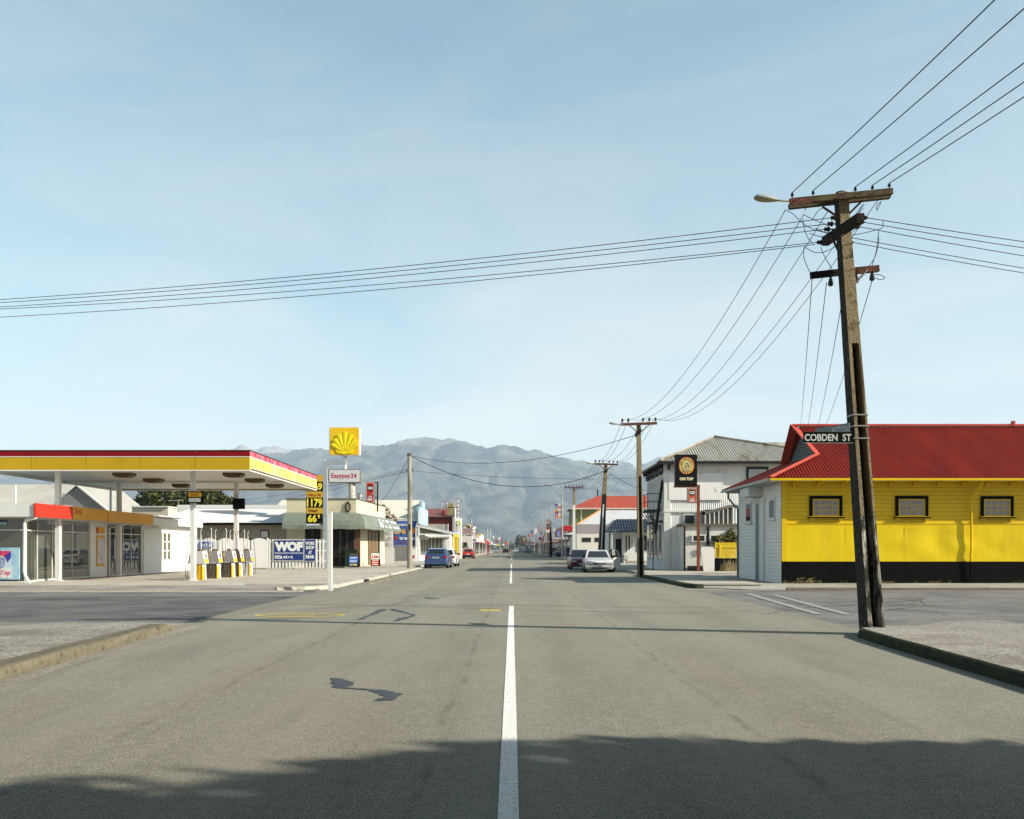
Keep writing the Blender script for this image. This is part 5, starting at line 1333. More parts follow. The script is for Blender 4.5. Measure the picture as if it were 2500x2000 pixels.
def rounded(F, u0, u1, z0, z1, r, n0, n1, seg=5):
    pts = []
    for cx_, cz_, a0 in ((u1 - r, z0 + r, -90), (u1 - r, z1 - r, 0), (u0 + r, z1 - r, 90), (u0 + r, z0 + r, 180)):
        for k in range(seg + 1):
            a = R(a0 + 90 * k / seg); pts.append(F[0] + F[1] * (cx_ + r * math.cos(a)) + F[2] * n0 + V(0, 0, cz_ + r * math.sin(a)))
    return MB().prism(pts, F[2] * (n1 - n0))
F = face(PX(804, sy - 0.3), sy - 0.3, 0, (1, 0, 0)); U = lambda px: PX(px, sy - 0.3) - PX(804, sy - 0.3); ZZ = lambda py: PZ(py, sy - 0.3)
rounded(F, U(804), U(878.5), ZZ(1112.5), ZZ(1042.5), 0.14, -0.5, 0.0).build('shell_box', STAIN, col)
rounded(F, U(805.7), U(876), ZZ(1110.8), ZZ(1044.5), 0.10, 0.0, 0.02).build('shell_panel', SHELLY, col)
# scallop: seven raised ribs in a fan over a small base
b = MB(); ox, oz = U(842), ZZ(1106); 
nr = 7; a0, a1 = R(155), R(25)
def rad(a):                         # outline of the shell
    return 1 / math.sqrt((math.cos(a) / 1.0) ** 2 + (math.sin(a) / 1.50) ** 2)
SH = []
for k in range(nr):
    s0, s1 = a0 + (a1 - a0) * k / nr, a0 + (a1 - a0) * (k + 1) / nr
    g = 0.012
    prev = None
    for i in range(7):
        t = i / 6; r = 0.26 + (rad((s0 + s1) / 2) - 0.30) * t
        ring = []
        for j in range(7):
            q = j / 6; a = s0 + (s1 - s0) * (g + (1 - 2 * g) * q)
            rr = r + (0.07 * math.sin(math.pi * q) if i == 6 else 0)
            hgt = 0.075 + 0.045 * math.sin(math.pi * q) ** 0.6 * (0.4 + 0.6 * t)
            ring.append(F[0] + F[1] * (ox + rr * math.cos(a)) + V(0, 0, oz + rr * math.sin(a)) + F[2] * hgt)
        s = len(b.v); b.v += [tuple(p) for p in ring]
        if prev is not None:
            for j in range(6): b.f.append((prev + j, s + j, s + j + 1, prev + j + 1)); b.m.append(0)
        prev = s
    ring0 = prev; s = len(b.v)
    for j in range(7): p = Vector(b.v[ring0 + j]); p.y = F[0].y - 0.021; b.v.append(tuple(p))
    for j in range(6): b.f.append((ring0 + j, s + j, s + j + 1, ring0 + j + 1)); b.m.append(0)
pts = [(-0.62, 0.10), (-0.50, -0.02), (-0.28, -0.04), (0, -0.10), (0.28, -0.04), (0.50, -0.02), (0.62, 0.10), (0.66, 0.42), (0.5, 0.62), (-0.5, 0.62), (-0.66, 0.42)]
b.prism([F[0] + F[1] * (ox + x) + V(0, 0, oz + z) + F[2] * 0.021 for x, z in pts], F[2] * 0.05)
b.build('scallop_shell', SHELLF, col)
F = face(PX(802, sy - 0.3), sy - 0.3, 0, (1, 0, 0)); U = lambda px: PX(px, sy - 0.3) - PX(802, sy - 0.3)
rounded(F, U(802), U(880), ZZ(1179), ZZ(1145.5), 0.08, -0.5, 0.0).build('pay_box', pm('box_brown', (0.20, 0.17, 0.13), 0.5), col)
rounded(F, U(804), U(878), ZZ(1177), ZZ(1147.5), 0.06, 0.0, 0.02).build('pay_panel', LGREY, col)
b = MB(); text_on(b, 'Easypay', F, U(832.5), ZZ(1163), U(855.5) - U(808.5), 0.44, 0.026, bold=0.02); text_on(b, '24', F, U(863.5), ZZ(1161.5), U(871.5) - U(856.5), 0.34, 0.026, bold=0.02); b.build('lettering', pm('easypay_red', (0.45, 0.02, 0.05), 0.4), col)
yp = GY(1442.5)
t = thing('steel_post', 'slim bright white square post on the forecourt corner', 'post', (PX(806, yp), yp, 0))
b = MB(); b.box(PX(801.5, yp), PX(811, yp), yp - 0.07, yp + 0.07, -0.01, PZ(1250.5, yp)); b.build('post', PIPEW, t)
b = MB(); b.box(PX(801, yp), PX(811.5, yp), yp - 0.08, yp + 0.08, PZ(1250.5, yp), PZ(1249, yp)); b.build('cap', PIPEW, t)

# ------------------------------------------------------------------ the corner cafe
AWN = pm('awning_green', (0.165, 0.185, 0.15), 0.32, 0.08, 2.0, 0.1, 2, col2=(0.20, 0.235, 0.2), c2amt=0.4, c2scale=0.8)
AWNP = pm('awning_patch', (0.62, 0.62, 0.60), 0.4)
BROWN = pm('brown_timber', (0.16, 0.085, 0.045), 0.6, 0.15, 5)
cy = 71.0
cX0, cXc, cy1 = PX(700, cy), PX(868, cy), 84.0
cxe = -10.9
cafe = thing('corner_cafe', 'cream corner cafe with curved green awning and dark tall windows', 'cafe', (cXc, cy, 0))
zp = PZ(1219, cy)
foot = [(cX0, cy), (cXc, cy), (cxe, cy1), (cX0, cy1)]
b = MB(); b.prism([(x, y, 0.05) for x, y in foot], (0, 0, zp - 0.4)); b.build('wall', CREAM, cafe)
b = MB(); Fc = face(cX0, cy, 0, (1, 0, 0)); vs_ = Vector((cxe - cXc, cy1 - cy, 0)); Fd = face(cXc, cy, 0, vs_); L2 = vs_.length
b.fbox(Fc, 0, cXc - cX0 + 0.06, PZ(1252, cy), zp, -0.3, 0.06); b.fbox(Fd, 0.0, L2, PZ(1252, cy), zp - 0.001, -0.3, 0.062); b.build('parapet', CREAM, cafe)
b = MB(); b.fbox(Fc, -0.05, cXc - cX0 + 0.12, zp, zp + 0.06, -0.32, 0.12); b.fbox(Fd, -0.05, L2, zp, zp + 0.055, -0.32, 0.125); b.build('coping', pm('coping_brown', (0.10, 0.08, 0.055), 0.7), cafe)
# awning swept round the corner
path = [((cX0, cy), (0, -1)), ((cXc - 2.6, cy), (0, -1)), ((cXc - 0.9, cy), (-0.0, -1)), ((cXc - 0.35, cy), (0.12, -1)), ((cXc, cy), (0.62, -0.85)), ((cXc + 0.03, cy + 0.35), (1, -0.12)), ((cXc + 0.1, cy + 3), (1, 0)), ((cxe - 0.12, cy1 - 3), (1, 0)), ((cxe, cy1), (1, 0))]
zt_, zb_ = PZ(1251, cy), PZ(1291, cy - 1.4)
prof = [(0.02, 0), (0.55, 0.10), (1.0, 0.28), (1.28, 0.52), (1.42, 0.80), (1.45, 1.0)]
b = MB(); P0 = []
for i in range(len(path) - 1):
    (p, n), (q, m_) = path[i], path[i + 1]
    L_ = math.dist(p, q); k = max(1, int(L_ / 0.8))
    for j in range(k):
        t = j / k; P0.append(((p[0] + (q[0] - p[0]) * t, p[1] + (q[1] - p[1]) * t), (n[0] + (m_[0] - n[0]) * t, n[1] + (m_[1] - n[1]) * t)))
P0.append(path[-1])
for i, (p, n) in enumerate(P0):
    l = math.hypot(*n) if math.hypot(*n) > 1 else 1
    for j, (d, f) in enumerate(prof):
        d2 = d * (1 - 0.02 * (i % 2)); z = zt_ - (zt_ - zb_) * f
        if j == len(prof) - 1: z -= 0.05 * (i % 2)
        b.v.append((p[0] + n[0] * d2, p[1] + n[1] * d2, z))
m_ = len(prof)
for i in range(len(P0) - 1):
    for j in range(m_ - 1): b.f.append((i * m_ + j, i * m_ + j + 1, (i + 1) * m_ + j + 1, (i + 1) * m_ + j)); b.m.append(0)
b.f.append(tuple((len(P0) - 1) * m_ + j for j in range(m_))); b.m.append(0)
b.build('awning', AWN, cafe)
b = MB()
for i0_, w_ in ((len(P0) - 5, 1), (len(P0) - 7, 1), (len(P0) - 9, 1), (len(P0) - 12, 1), (8, 1)):
    if 0 < i0_ < len(P0) - 1:
        q = [Vector(b_) for b_ in ()]
aw = bpy.data.objects['awning'].data
def awq(i, fa, fb, lift=0.02):
    A, B_ = P0[i], P0[i + 1]
    def pt(P_, f):
        (p, n) = P_; j = f * (m_ - 1); j0 = min(int(j), m_ - 2); t = j - j0
        d = prof[j0][0] + (prof[j0 + 1][0] - prof[j0][0]) * t + lift; g = prof[j0][1] + (prof[j0 + 1][1] - prof[j0][1]) * t
        return V(p[0] + n[0] * d, p[1] + n[1] * d, zt_ - (zt_ - zb_) * g + lift)
    b.quad(pt(A, fa), pt(A, fb), pt(B_, fb), pt(B_, fa))
N_ = len(P0)
awq(9, 0.62, 0.86); awq(10, 0.62, 0.86)
for i in (N_ - 12, N_ - 10, N_ - 8, N_ - 7, N_ - 5, N_ - 4, N_ - 3): awq(i, 0.45, 0.85)
b.build('faded_awning_lettering', AWNP, cafe)
# front windows, door, posts
U = lambda px: PX(px, cy) - cX0
for pa, pb in ((745, 762.5), (763, 783), (799, 811.6), (812.4, 830.6), (831.4, 847), (847.8, 866)):
    b = MB(); b.fbox(Fc, U(pa), U(pb), 0.15, PZ(1291, cy), 0.0, 0.05); w = b.build('window_frame', BROWN, cafe)
    b = MB(); b.fbox(Fc, U(pa) + 0.035, U(pb) - 0.035, 0.9, PZ(1291, cy) - 0.03, 0.05, 0.056); b.fbox(Fc, U(pa) + 0.035, U(pb) - 0.035, 0.2, 0.84, 0.05, 0.056); b.build('pane', DARK, w)
b = MB(); b.fbox(Fc, U(865), U(880), 0.1, PZ(1291, cy), 0.0, 0.03); b.build('door_surround', BROWN, cafe)
D2 = lambda px: (cXc * FP / (px - 1250) - cy)
for pa, pb in ((893, 899), (900, 906), (907, 913)):
    b = MB(); b.fbox(Fd, D2(pa), D2(pb) - 0.1, 0.2, PZ(1296, 76), 0.0, 0.05); w = b.build('side_window', BROWN, cafe)
    b = MB(); b.fbox(Fd, D2(pa) + 0.1, D2(pb) - 0.25, 0.3, PZ(1296, 76) - 0.1, 0.05, 0.056); b.build('pane', pm('pane_tan', (0.20, 0.14, 0.08), 0.2), w)
MB().fbox(Fd, D2(914), D2(915.8), 0.1, PZ(1296, 79), 0.0, 0.08).build('door_post', DARK, cafe)
b = MB(); 
for k in range(12):
    a = 2 * math.pi * k / 12
    b.v.append((PX(849, cy - 0.2) + 0.20 * math.cos(a), cy - 0.16, PZ(1239, cy) + 0.36 * math.sin(a)))
b.f.append(tuple(range(12))); b.m.append(0)
bb = MB(); bb.prism(b.v, (0, 0.06, 0)); bb.box(PX(845.5, cy - 0.2), PX(847.5, cy - 0.2), cy - 0.16, cy - 0.1, PZ(1231, cy), PZ(1225, cy)); bb.box(PX(850.5, cy - 0.2), PX(852.5, cy - 0.2), cy - 0.16, cy - 0.1, PZ(1231, cy), PZ(1225, cy))
t = thing('oval_plaque', 'small dark oval plaque with bronze crest on the cafe parapet', 'plaque', (PX(849, cy), cy - 0.15, PZ(1239, cy)))
bb.build('oval', BLK, t)
b = MB(); b.prism([(PX(849, cy - 0.2) + 0.12 * math.cos(2 * math.pi * k / 10), cy - 0.19, PZ(1239, cy) + 0.25 * math.sin(2 * math.pi * k / 10)) for k in range(10)], (0, 0.03, 0)); b.build('crest', pm('bronze', (0.30, 0.24, 0.14), 0.5, 0.5, 12), t)
# the CD sign on the roof and others
SRED = pm('sign_red', (0.46, 0.025, 0.025), 0.45, 0.06, 3)
def cd_sign(label, x0, x1, z0, z1, Y, base, bar=0, depth=0.25, red=SRED):
    t = thing('tall_sign', label, 'sign', ((x0 + x1) / 2, Y, base))
    F = face(x0, Y, 0, (1, 0, 0)); w = x1 - x0; h = z1 - z0
    MB().fbox(F, 0, w, z0, z1, -depth, 0.0).build('sign_box', BLK if not bar else STAIN, t)
    MB().fbox(F, 0.05 * w, 0.95 * w, z0 + 0.03 * h, z1 - 0.03 * h, 0.0, 0.015).build('border', SWHT, t)
    MB().fbox(F, 0.11 * w, 0.89 * w, z0 + 0.055 * h, z1 - 0.055 * h, 0.015, 0.022).build('red_panel', red, t)
    b = MB(); c = z0 + h * 0.70; r = 0.34 * w
    b.prism([F[0] + F[1] * (w / 2 + r * math.cos(2 * math.pi * k / 20)) + V(0, 0, c + r * (0.85 if h / w < 2 else 1.0) * math.sin(2 * math.pi * k / 20)) + F[2] * 0.022 for k in range(20)], F[2] * 0.006)
    b.build('roundel', BLK, t)
    b = MB(); text_on(b, 'CD', F, w / 2, c, w * 0.56, w * 0.30, 0.032, bold=0.06)
    text_on(b, 'OUR', F, w / 2, z0 + h * 0.29, w * 0.42, h * 0.09, 0.03, bold=0.05); text_on(b, 'BEER', F, w / 2, z0 + h * 0.17, w * 0.55, h * 0.09, 0.03, bold=0.05)
    b.build('lettering', SWHT, t)
    return t
t = cd_sign('red CD sign standing on the cafe roof behind the parapet', PX(893, 79), PX(915, 79), PZ(1229, 79), PZ(1176, 79), 79, zp)
b = MB(); b.tube([(PX(921, 79), 79.2, zp - 0.6), (PX(921, 79), 79.2, PZ(1176, 79))], 0.07, 8); b.box(PX(915, 79), PX(921, 79), 79.1, 79.3, PZ(1178, 79), PZ(1176, 79)); b.box(PX(915, 79), PX(921, 79), 79.1, 79.3, PZ(1215, 79), PZ(1213, 79)); b.build('pole', ARMD, t)
b = MB(); b.bar((PX(894, 78.7), 78.7, PZ(1222, 78.7)), (PX(920, 78.7), 78.7, PZ(1193, 78.7)), 0.05, 0.05); b.build('stay', STEEL, t)
t = thing('roof_vent', 'round metal flue vent on the cafe roof beside the sign', 'vent', (PX(878, 76), 76, zp))
b = MB(); xx = PX(878, 76); b.tube([(xx, 76, zp - 0.5), (xx, 76, zp + 0.35), (xx, 76, zp + 0.4), (xx, 76, zp + 0.62), (xx, 76, zp + 0.64), (xx, 76, zp + 0.74), (xx, 76, zp + 0.78)], [0.11, 0.11, 0.2, 0.2, 0.12, 0.2, 0.03], 10); b.build('flue', STEEL, t)
# footpath things
def aboard(label, x0, x1, z1, Y, panels, top=None):
    t = thing('sandwich_board', label, 'sandwich board', ((x0 + x1) / 2, Y, 0.1))
    w = x1 - x0
    for s in (0, 1):
        b = MB(); y0_ = Y if s == 0 else Y + 0.6; y1_ = Y + 0.27 if s == 0 else Y + 0.33
        b.prism([(x0, y0_, 0.12), (x1, y0_, 0.12), (x1, y1_, z1), (x0, y1_, z1)], (0, 0.03, 0)); b.build('board', BLK, t)
    n = Vector((0, -(z1 - 0.12), 0.27)).normalized()
    for (a, c, e, f, m, nm, txt, tm) in panels:
        P = lambda u, v: V(x0 + w * u, Y + 0.27 * v, 0.12 + (z1 - 0.12) * v) + n * 0.006
        b = MB(); b.quad(P(a, e), P(c, e), P(c, f), P(a, f)); pn = b.build(nm, m, t)
        if txt:
            b = MB(); rows = txt.split('|')
            for i, r_ in enumerate(rows):
                hh = (f - e) / len(rows); v0 = f - hh * (i + 0.5)
                vs, fs = text_raw(r_, 0.04)
                ax_, bx_ = min(v[0] for v in vs), max(v[0] for v in vs); ay, by_ = min(v[1] for v in vs), max(v[1] for v in vs)
                b.add([P(a + (c - a) * (0.1 + 0.8 * (vx - ax_) / (bx_ - ax_)), v0 + hh * 0.62 * ((vy - ay) / (by_ - ay) - 0.5)) + n * 0.006 for vx, vy in vs], fs)
            b.build('lettering', tm, t)
    return t
YY = 69.5
aboard('black edged sandwich board with blue panel reading JACKPOT outside the cafe', PX(850.5, YY), PX(874.5, YY), PZ(1351, YY), YY,
       [(0.05, 0.95, 0.84, 0.95, pm('olive_strip', (0.12, 0.11, 0.06), 0.5), 'header', None, None), (0.05, 0.95, 0.30, 0.78, pm('poster_mid_blue', (0.05, 0.16, 0.55), 0.4), 'blue_panel', 'JACKPOT|$TODAY', SWHT), (0.05, 0.95, 0.06, 0.28, SBLUE, 'lower_panel', 'LOTTERIES', DIGIT)])
YY = 73.4
aboard('white and red sandwich board offering food at the cafe side door', PX(905, YY), PX(926.5, YY), PZ(1350, YY), YY,
       [(0.04, 0.96, 0.50, 0.97, SWHT, 'white_panel', 'Lion', SRED), (0.08, 0.92, 0.05, 0.47, SRED, 'red_panel', 'FOOD|NOW|ON!', SWHT)])
YY = 70.4
t = thing('rubbish_bin', 'dark green slatted bin enclosure outside the cafe door', 'bin', (PX(850, YY), YY, 0.1))
b = MB()
for k in range(8): x = PX(842, YY) + k * 0.115; b.box(x, x + 0.085, YY, YY + 0.03, 0.1, PZ(1343, YY))
b.box(PX(842, YY), PX(870, YY), YY + 0.03, YY + 0.6, 0.12, PZ(1344, YY) - 0.02); b.build('slats', pm('bin_green', (0.03, 0.055, 0.03), 0.6), t)
b = MB(); b.box(PX(841, YY), PX(871, YY), YY - 0.04, YY + 0.62, PZ(1344, YY), PZ(1341.5, YY)); b.build('lid', pm('bin_green', (0.03, 0.055, 0.03), 0.6), t)
# iron scroll panel, fence and shrubs beyond the cafe
YY = 86.0
t = thing('scroll_panel', 'white yard wall with iron scrollwork beyond the cafe awning', 'wall', (PX(945, YY), YY, 0))
b = MB(); b.box(PX(926, YY), PX(959, YY), YY, YY + 0.15, 0.1, PZ(1268, YY)); b.build('wall', SHOPW, t)
b = MB()
for k in range(9):
    c = V(PX(932 + (k % 3) * 9.5, YY), YY - 0.04, PZ(1300 + (k // 3) * 14, YY)); s = (-1) ** k
    b.tube([c + V(math.cos(a * 0.6) * (0.05 + 0.018 * a) * s, 0, math.sin(a * 0.6) * (0.05 + 0.018 * a)) for a in range(11)], 0.012, 5)
b.build('scrolls', pm('scroll_olive', (0.20, 0.19, 0.12), 0.6), t)
t = thing('low_fence', 'low white board fence between cafe and painted iron wall', 'fence', (PX(944, 92), 92, 0.1))
b = MB(); b.box(PX(921, 92), PX(962, 92), 92.03, 92.07, 0.1, PZ(1339, 92)); b.build('boards', SHOPW, t)
for px in (922, 928, 941, 950, 961):
    b = MB(); b.box(PX(px, 92), PX(px + 1.6, 92), 91.95, 92.03, 0.1, PZ(1337, 92)); b.build('post', WDIRT, t)

# ------------------------------------------------------------------ painted iron wall, big white roof, blue stepped parapet
MBLUE = pm('mural_blue', (0.04, 0.12, 0.38), 0.5, 0.1, 2, col2=(0.10, 0.20, 0.42), c2amt=0.3, c2scale=2)
IRONG = pm('weathered_iron', (0.32, 0.31, 0.29), 0.5, 0.2, 3, metal=0.2, col2=(0.18, 0.17, 0.15), c2amt=0.3, c2scale=1.5)
my = 104.0
ml = thing('secondhand_shop', 'white roofed shop with stepped pale blue parapet and sloping verandah', 'shop', (-10, my, 0))
b = MB(); b.ribs((PX(960, my), my, 0.1), (1, 0, 0), (0, 0, 1), (0, -1, 0), corr(PX(1020, my) - PX(960, my), 0.11, 0.03, 4), lambda d: (0, PZ(1331, my) - 0.1)); b.build('iron_wall', IRONG, ml)
b = MB(); b.ribs((PX(960, my), my, PZ(1331, my)), (1, 0, 0), (0, 0, 1), (0, -1, 0), corr(PX(1019, my) - PX(960, my), 0.11, 0.02, 4), lambda d: (0, PZ(1272, my) - PZ(1331, my))); b.build('blue_painted_iron', MBLUE, ml)
mural = thing('painted_lettering', 'painted words Martin\'s and trade on the blue corrugated iron', 'sign', (PX(990, my), my - 0.1, PZ(1331, my)))
F = face(PX(960, my - .06), my - 0.06, 0, (1, 0, 0)); U = lambda px: PX(px, my - .06) - PX(960, my - .06); Z_ = lambda py: PZ(py, my - .06)
b = MB(); text_on(b, "Martin's", F, U(978), Z_(1281), U(994) - U(961), 0.30, 0.0, bold=0.03); text_on(b, 'trade', F, U(993.5), Z_(1314), U(1012) - U(974), 0.36, 0.0, bold=0.03, slant=0.1); b.build('white_lettering', SWHT, mural)
b = MB(); text_on(b, 'cre', F, U(976), Z_(1298), U(991) - U(961), 0.55, 0.0, bold=0.06); b.build('orange_lettering', pm('mural_orange', (0.55, 0.33, 0.12), 0.5), mural)
b = MB(); text_on(b, '8', F, U(1004), Z_(1296), 0.72, 0.85, 0.0, bold=0.06, rot=1.57); b.build('orange_lettering', pm('mural_deep_orange', (0.62, 0.17, 0.04), 0.5), mural)
b = MB(); text_on(b, '&', F, U(967), Z_(1313), 0.42, 0.44, 0.0, bold=0.05); text_on(b, 'reproduction furniture', F, U(989), Z_(1324.5), U(1015) - U(962), 0.14, 0.0, bold=0.03); b.build('red_lettering', SRED, mural)
b = MB(); b.box(PX(958, my), PX(1020, my), my + 0.05, my + 0.3, PZ(1272, my), PZ(1268, my)); b.build('eave', SHOPW, ml)
rzt, rzb = PZ(1221, my + 7), PZ(1268, my)
b = MB(); xl, xr = -26.0, -10.15
sl = Vector((0, 7, rzt - rzb)); b.ribs((xl, my, rzb), (1, 0, 0), sl.normalized(), Vector((1, 0, 0)).cross(sl.normalized()), corr(xr - xl, 0.16, 0.012, 4), lambda d: (0, sl.length)); b.quad((xl, my + 14, rzb), (xr, my + 14, rzb), (xr, my + 7, rzt), (xl, my + 7, rzt)); b.build('roof', pm('cream_iron', (0.62, 0.58, 0.48), 0.5, 0.05, 1), ml)
b = MB(); b.box(xl, xr, my + 0.2, my + 14, 0, rzb - 0.05); b.build('wall', SHOPW, ml)
PALEB = pm('parapet_blue', (0.30, 0.42, 0.52), 0.5, 0.06, 2)
b = MB(); pr = [(my - 0.1, PZ(1285, my)), (my - 0.1, PZ(1237, my)), (my + 2.9, PZ(1237, my)), (my + 2.9, PZ(1223, my + 3)), (my + 6.8, PZ(1223, my + 3)), (my + 6.8, PZ(1237, my)), (my + 10.8, PZ(1237, my)), (my + 10.8, PZ(1285, my))]
b.prism([(-10.1, y, z) for y, z in pr][::-1], (0.3, 0, 0)); b.build('stepped_parapet', PALEB, ml)
b = MB(); Fp = face(-9.79, my, 0, (0, 1, 0)); text_on(b, 'Ma', Fp, 5.5, 5.1, 3.2, 1.3, 0.01, bold=0.06); b.build('parapet_lettering', SWHT, ml)
b = MB(); b.box(-10.2, -9.85, my - 0.15, my + 0.05, 0.1, PZ(1283, my)); b.box(PX(1021, my), PX(1025, my), my - 0.2, my - 0.1, 2.8, PZ(1246, my)); b.build('corner_post', SHOPW, ml)
vz0, vz1 = PZ(1281.5, my), PZ(1302.5, my); vx0, vx1 = -10.1, -6.1
b = MB(); b.prism([(vx0, my - 0.2, vz0), (vx1, my - 0.2, vz1), (vx1, my - 0.2, vz1 + 0.14), (vx0, my - 0.2, vz0 + 0.16)], (0, 11.2, 0)); b.build('verandah_roof', IRONW, ml)
b = MB(); b.prism([(vx0, my - 0.22, vz0 - 0.2), (vx1 + 0.1, my - 0.22, vz1 - 0.18), (vx1 + 0.1, my - 0.22, vz1 - 0.02), (vx0, my - 0.22, vz0 - 0.02)], (0, 0.06, 0)); b.box(vx0, vx1 - 0.3, my - 0.1, my, PZ(1306, my), PZ(1303, my)); b.build('verandah_beam', SHOPW, ml)
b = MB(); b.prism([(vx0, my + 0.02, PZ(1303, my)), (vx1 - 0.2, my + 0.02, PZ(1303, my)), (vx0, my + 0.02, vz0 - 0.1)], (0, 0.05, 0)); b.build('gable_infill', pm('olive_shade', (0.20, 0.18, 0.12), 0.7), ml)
YPOST = pm('post_yellow', (0.78, 0.56, 0.03), 0.45, 0.06, 2)
for y in (my - 0.1, my + 3.6, my + 7.2, my + 10.8):
    b = MB(); b.box(vx1 - 0.24, vx1 - 0.08, y, y + 0.2, 0.1, vz1 - 0.0); b.build('yellow_post', YPOST, ml)
b = MB(); b.box(vx1 - 0.3, vx1 - 0.1, my - 0.1, my + 11.2, vz1 - 0.28, vz1 - 0.02); b.build('yellow_beam', YPOST, ml)
Fm = face(-9.8, my, 0, (0, 1, 0))
b = MB(); b.fbox(Fm, 0.1, 11, 0.1, 2.85, -0.1, 0.02); b.build('shopfront', WDIRT, ml)
for i in range(3):
    b = MB(); b.fbox(Fm, 0.7 + 3.4 * i, 3.4 + 3.4 * i, 0.9, 2.5, 0.02, 0.06); w = b.build('shop_window', SHOPW, ml)
    b = MB(); b.fbox(Fm, 0.85 + 3.4 * i, 3.25 + 3.4 * i, 1.0, 2.4, 0.06, 0.066); b.build('pane', GLS, w)

yb = 117.0
nxt = thing('glass_front_shop', 'white shop with dark glazed end window behind the yellow posts', 'shop', (-9.5, yb, 0))
b = MB(); b.box(-22, -7.4, yb, yb + 12, 0, PZ(1305, yb)); b.build('wall', SHOPW, nxt)
F = face(PX(1040, yb - 0.02), yb - 0.02, 0, (1, 0, 0)); U = lambda px: PX(px, yb) - PX(1040, yb)
b = MB(); b.fbox(F, U(1043), U(1082), PZ(1346, yb), PZ(1312, yb), 0, 0.08); w = b.build('window', ALU, nxt)
for i in range(4):
    MB().fbox(F, U(1045 + i * 9.2), U(1053 + i * 9.2), PZ(1345, yb), PZ(1314, yb), 0.08, 0.09).build('pane', GLSS, w)
MB().fbox(F, U(1040), U(1100), PZ(1312, yb), PZ(1309, yb), 0, 0.5).build('awning', SHOPW, nxt)
MB().fbox(F, U(1084), U(1091), 0.1, PZ(1314, yb), 0.0, 0.1).build('door', LGREY, nxt)
t = thing('weathered_billboard', 'speckled grey flat sign board above the sloping verandah', 'billboard', (PX(1070, 118.5), 118.5, PZ(1302, 118.5)))
MB().box(PX(1043, 118.5), PX(1093.5, 118.5), 118.4, 118.6, PZ(1303, 118.5), PZ(1280, 118.5)).build('board', pm('speckled', (0.33, 0.31, 0.27), 0.7, 0.6, 9), t)
MB().box(PX(1093.5, 118.5), PX(1094.5, 118.5), 118.3, 118.7, PZ(1303, 118.5), PZ(1279, 118.5)).build('edge', SHOPW, t)
# maroon two storey
MAR = pm('maroon_iron', (0.15, 0.018, 0.014), 0.5, 0.1, 1)
MARR = pm('maroon_roof', (0.20, 0.055, 0.045), 0.5, 0.12, 0.8)
ym = 136.0; xf = PX(1112, ym)
mr = thing('maroon_building', 'two storey maroon corrugated building with parapet edge and roof tower', 'building', (xf, ym, 0))
x0_ = PX(1030, ym); ze_ = PZ(1262, ym)
b = MB(); b.ribs((x0_, ym, 0.1), (1, 0, 0), (0, 0, 1), (0, -1, 0), corr(xf - 0.3 - x0_, 0.25, 0.04, 4), lambda d: (0, ze_ - 0.1)); b.box(x0_, xf - 0.3, ym + 0.05, ym + 0.9, 0, ze_ - 0.02); b.box(x0_, xf - 1.6, ym + 0.9, ym + 14, 0, ze_ - 0.02); b.build('side_wall', MAR, mr)
b = MB(); rr = Vector((0, 7, PZ(1242.5, ym + 7) - ze_)); b.ribs((x0_, ym - 0.3, ze_), (1, 0, 0), rr.normalized(), Vector((1, 0, 0)).cross(rr.normalized()), corr(xf - 0.15 - x0_, 0.25, 0.02, 4), lambda d: (0, rr.length if d < xf - 1.4 - x0_ else 1.4)); b.build('roof', MARR, mr)
b = MB(); b.box(x0_, xf, ym - 0.35, ym - 0.2, ze_ - 0.15, ze_ + 0.0); b.build('gutter', DARK, mr)
b = MB(); b.box(xf - 0.12, xf, ym - 0.4, ym + 0.9, 0.1, PZ(1241, ym)); b.box(xf - 0.35, xf - 0.25, ym - 0.42, ym - 0.3, 0.2, ze_); b.build('white_front_edge', SHOPW, mr)
b = MB(); b.box(xf - 0.25, xf - 0.121, ym - 0.1, ym + 0.88, 0.1, PZ(1242, ym)); b.box(xf - 1.9, xf - 1.6, ym + 0.9, ym + 14, ze_ - 1, PZ(1246, ym)); b.build('parapet', MAR, mr)
b = MB(); yt = ym + 7; b.box(PX(1089, yt), PX(1108, yt), yt, yt + 3, 6, PZ(1232, yt)); b.box(PX(1091, yt), PX(1106, yt), yt + 0.1, yt + 2.9, PZ(1232, yt), PZ(1228, yt)); b.build('roof_tower', pm('tower_olive', (0.30, 0.26, 0.13), 0.7, 0.4, 2), mr)
for px in (1078.5, 1092, 1118):
    t = thing('roof_mast', {1078.5: 'short red and white aerial on the maroon roof, streetless end', 1092: 'small aerial above the roof tower', 1118: 'tall red and white lattice mast beside the maroon building'}[px], 'aerial mast', (PX(px, yt), yt, 5))
    zt0, zt1 = (PZ(1265, yt), PZ(1217, yt)) if px == 1118 else (PZ(1240, yt), PZ(1224, yt))
    b1, b2_ = MB(), MB(); n = 10 if px == 1118 else 4; xx = PX(px, yt)
    for i in range(n):
        (b1 if i % 2 else b2_).tube([(xx, yt, zt0 + (zt1 - zt0) * i / n), (xx, yt, zt0 + (zt1 - zt0) * (i + 1) / n)], 0.09 if px == 1118 else 0.06, 6)
    b1.build('red_section', pm('mast_red', (0.5, 0.12, 0.12), 0.5), t); b2_.build('white_section', SWHT, t)
    if px != 1092: MB().bar((xx, yt, PZ(1239, yt)), (PX(1098, yt), yt, PZ(1239, yt)), 0.08, 0.08).build('strut', DARK, t)
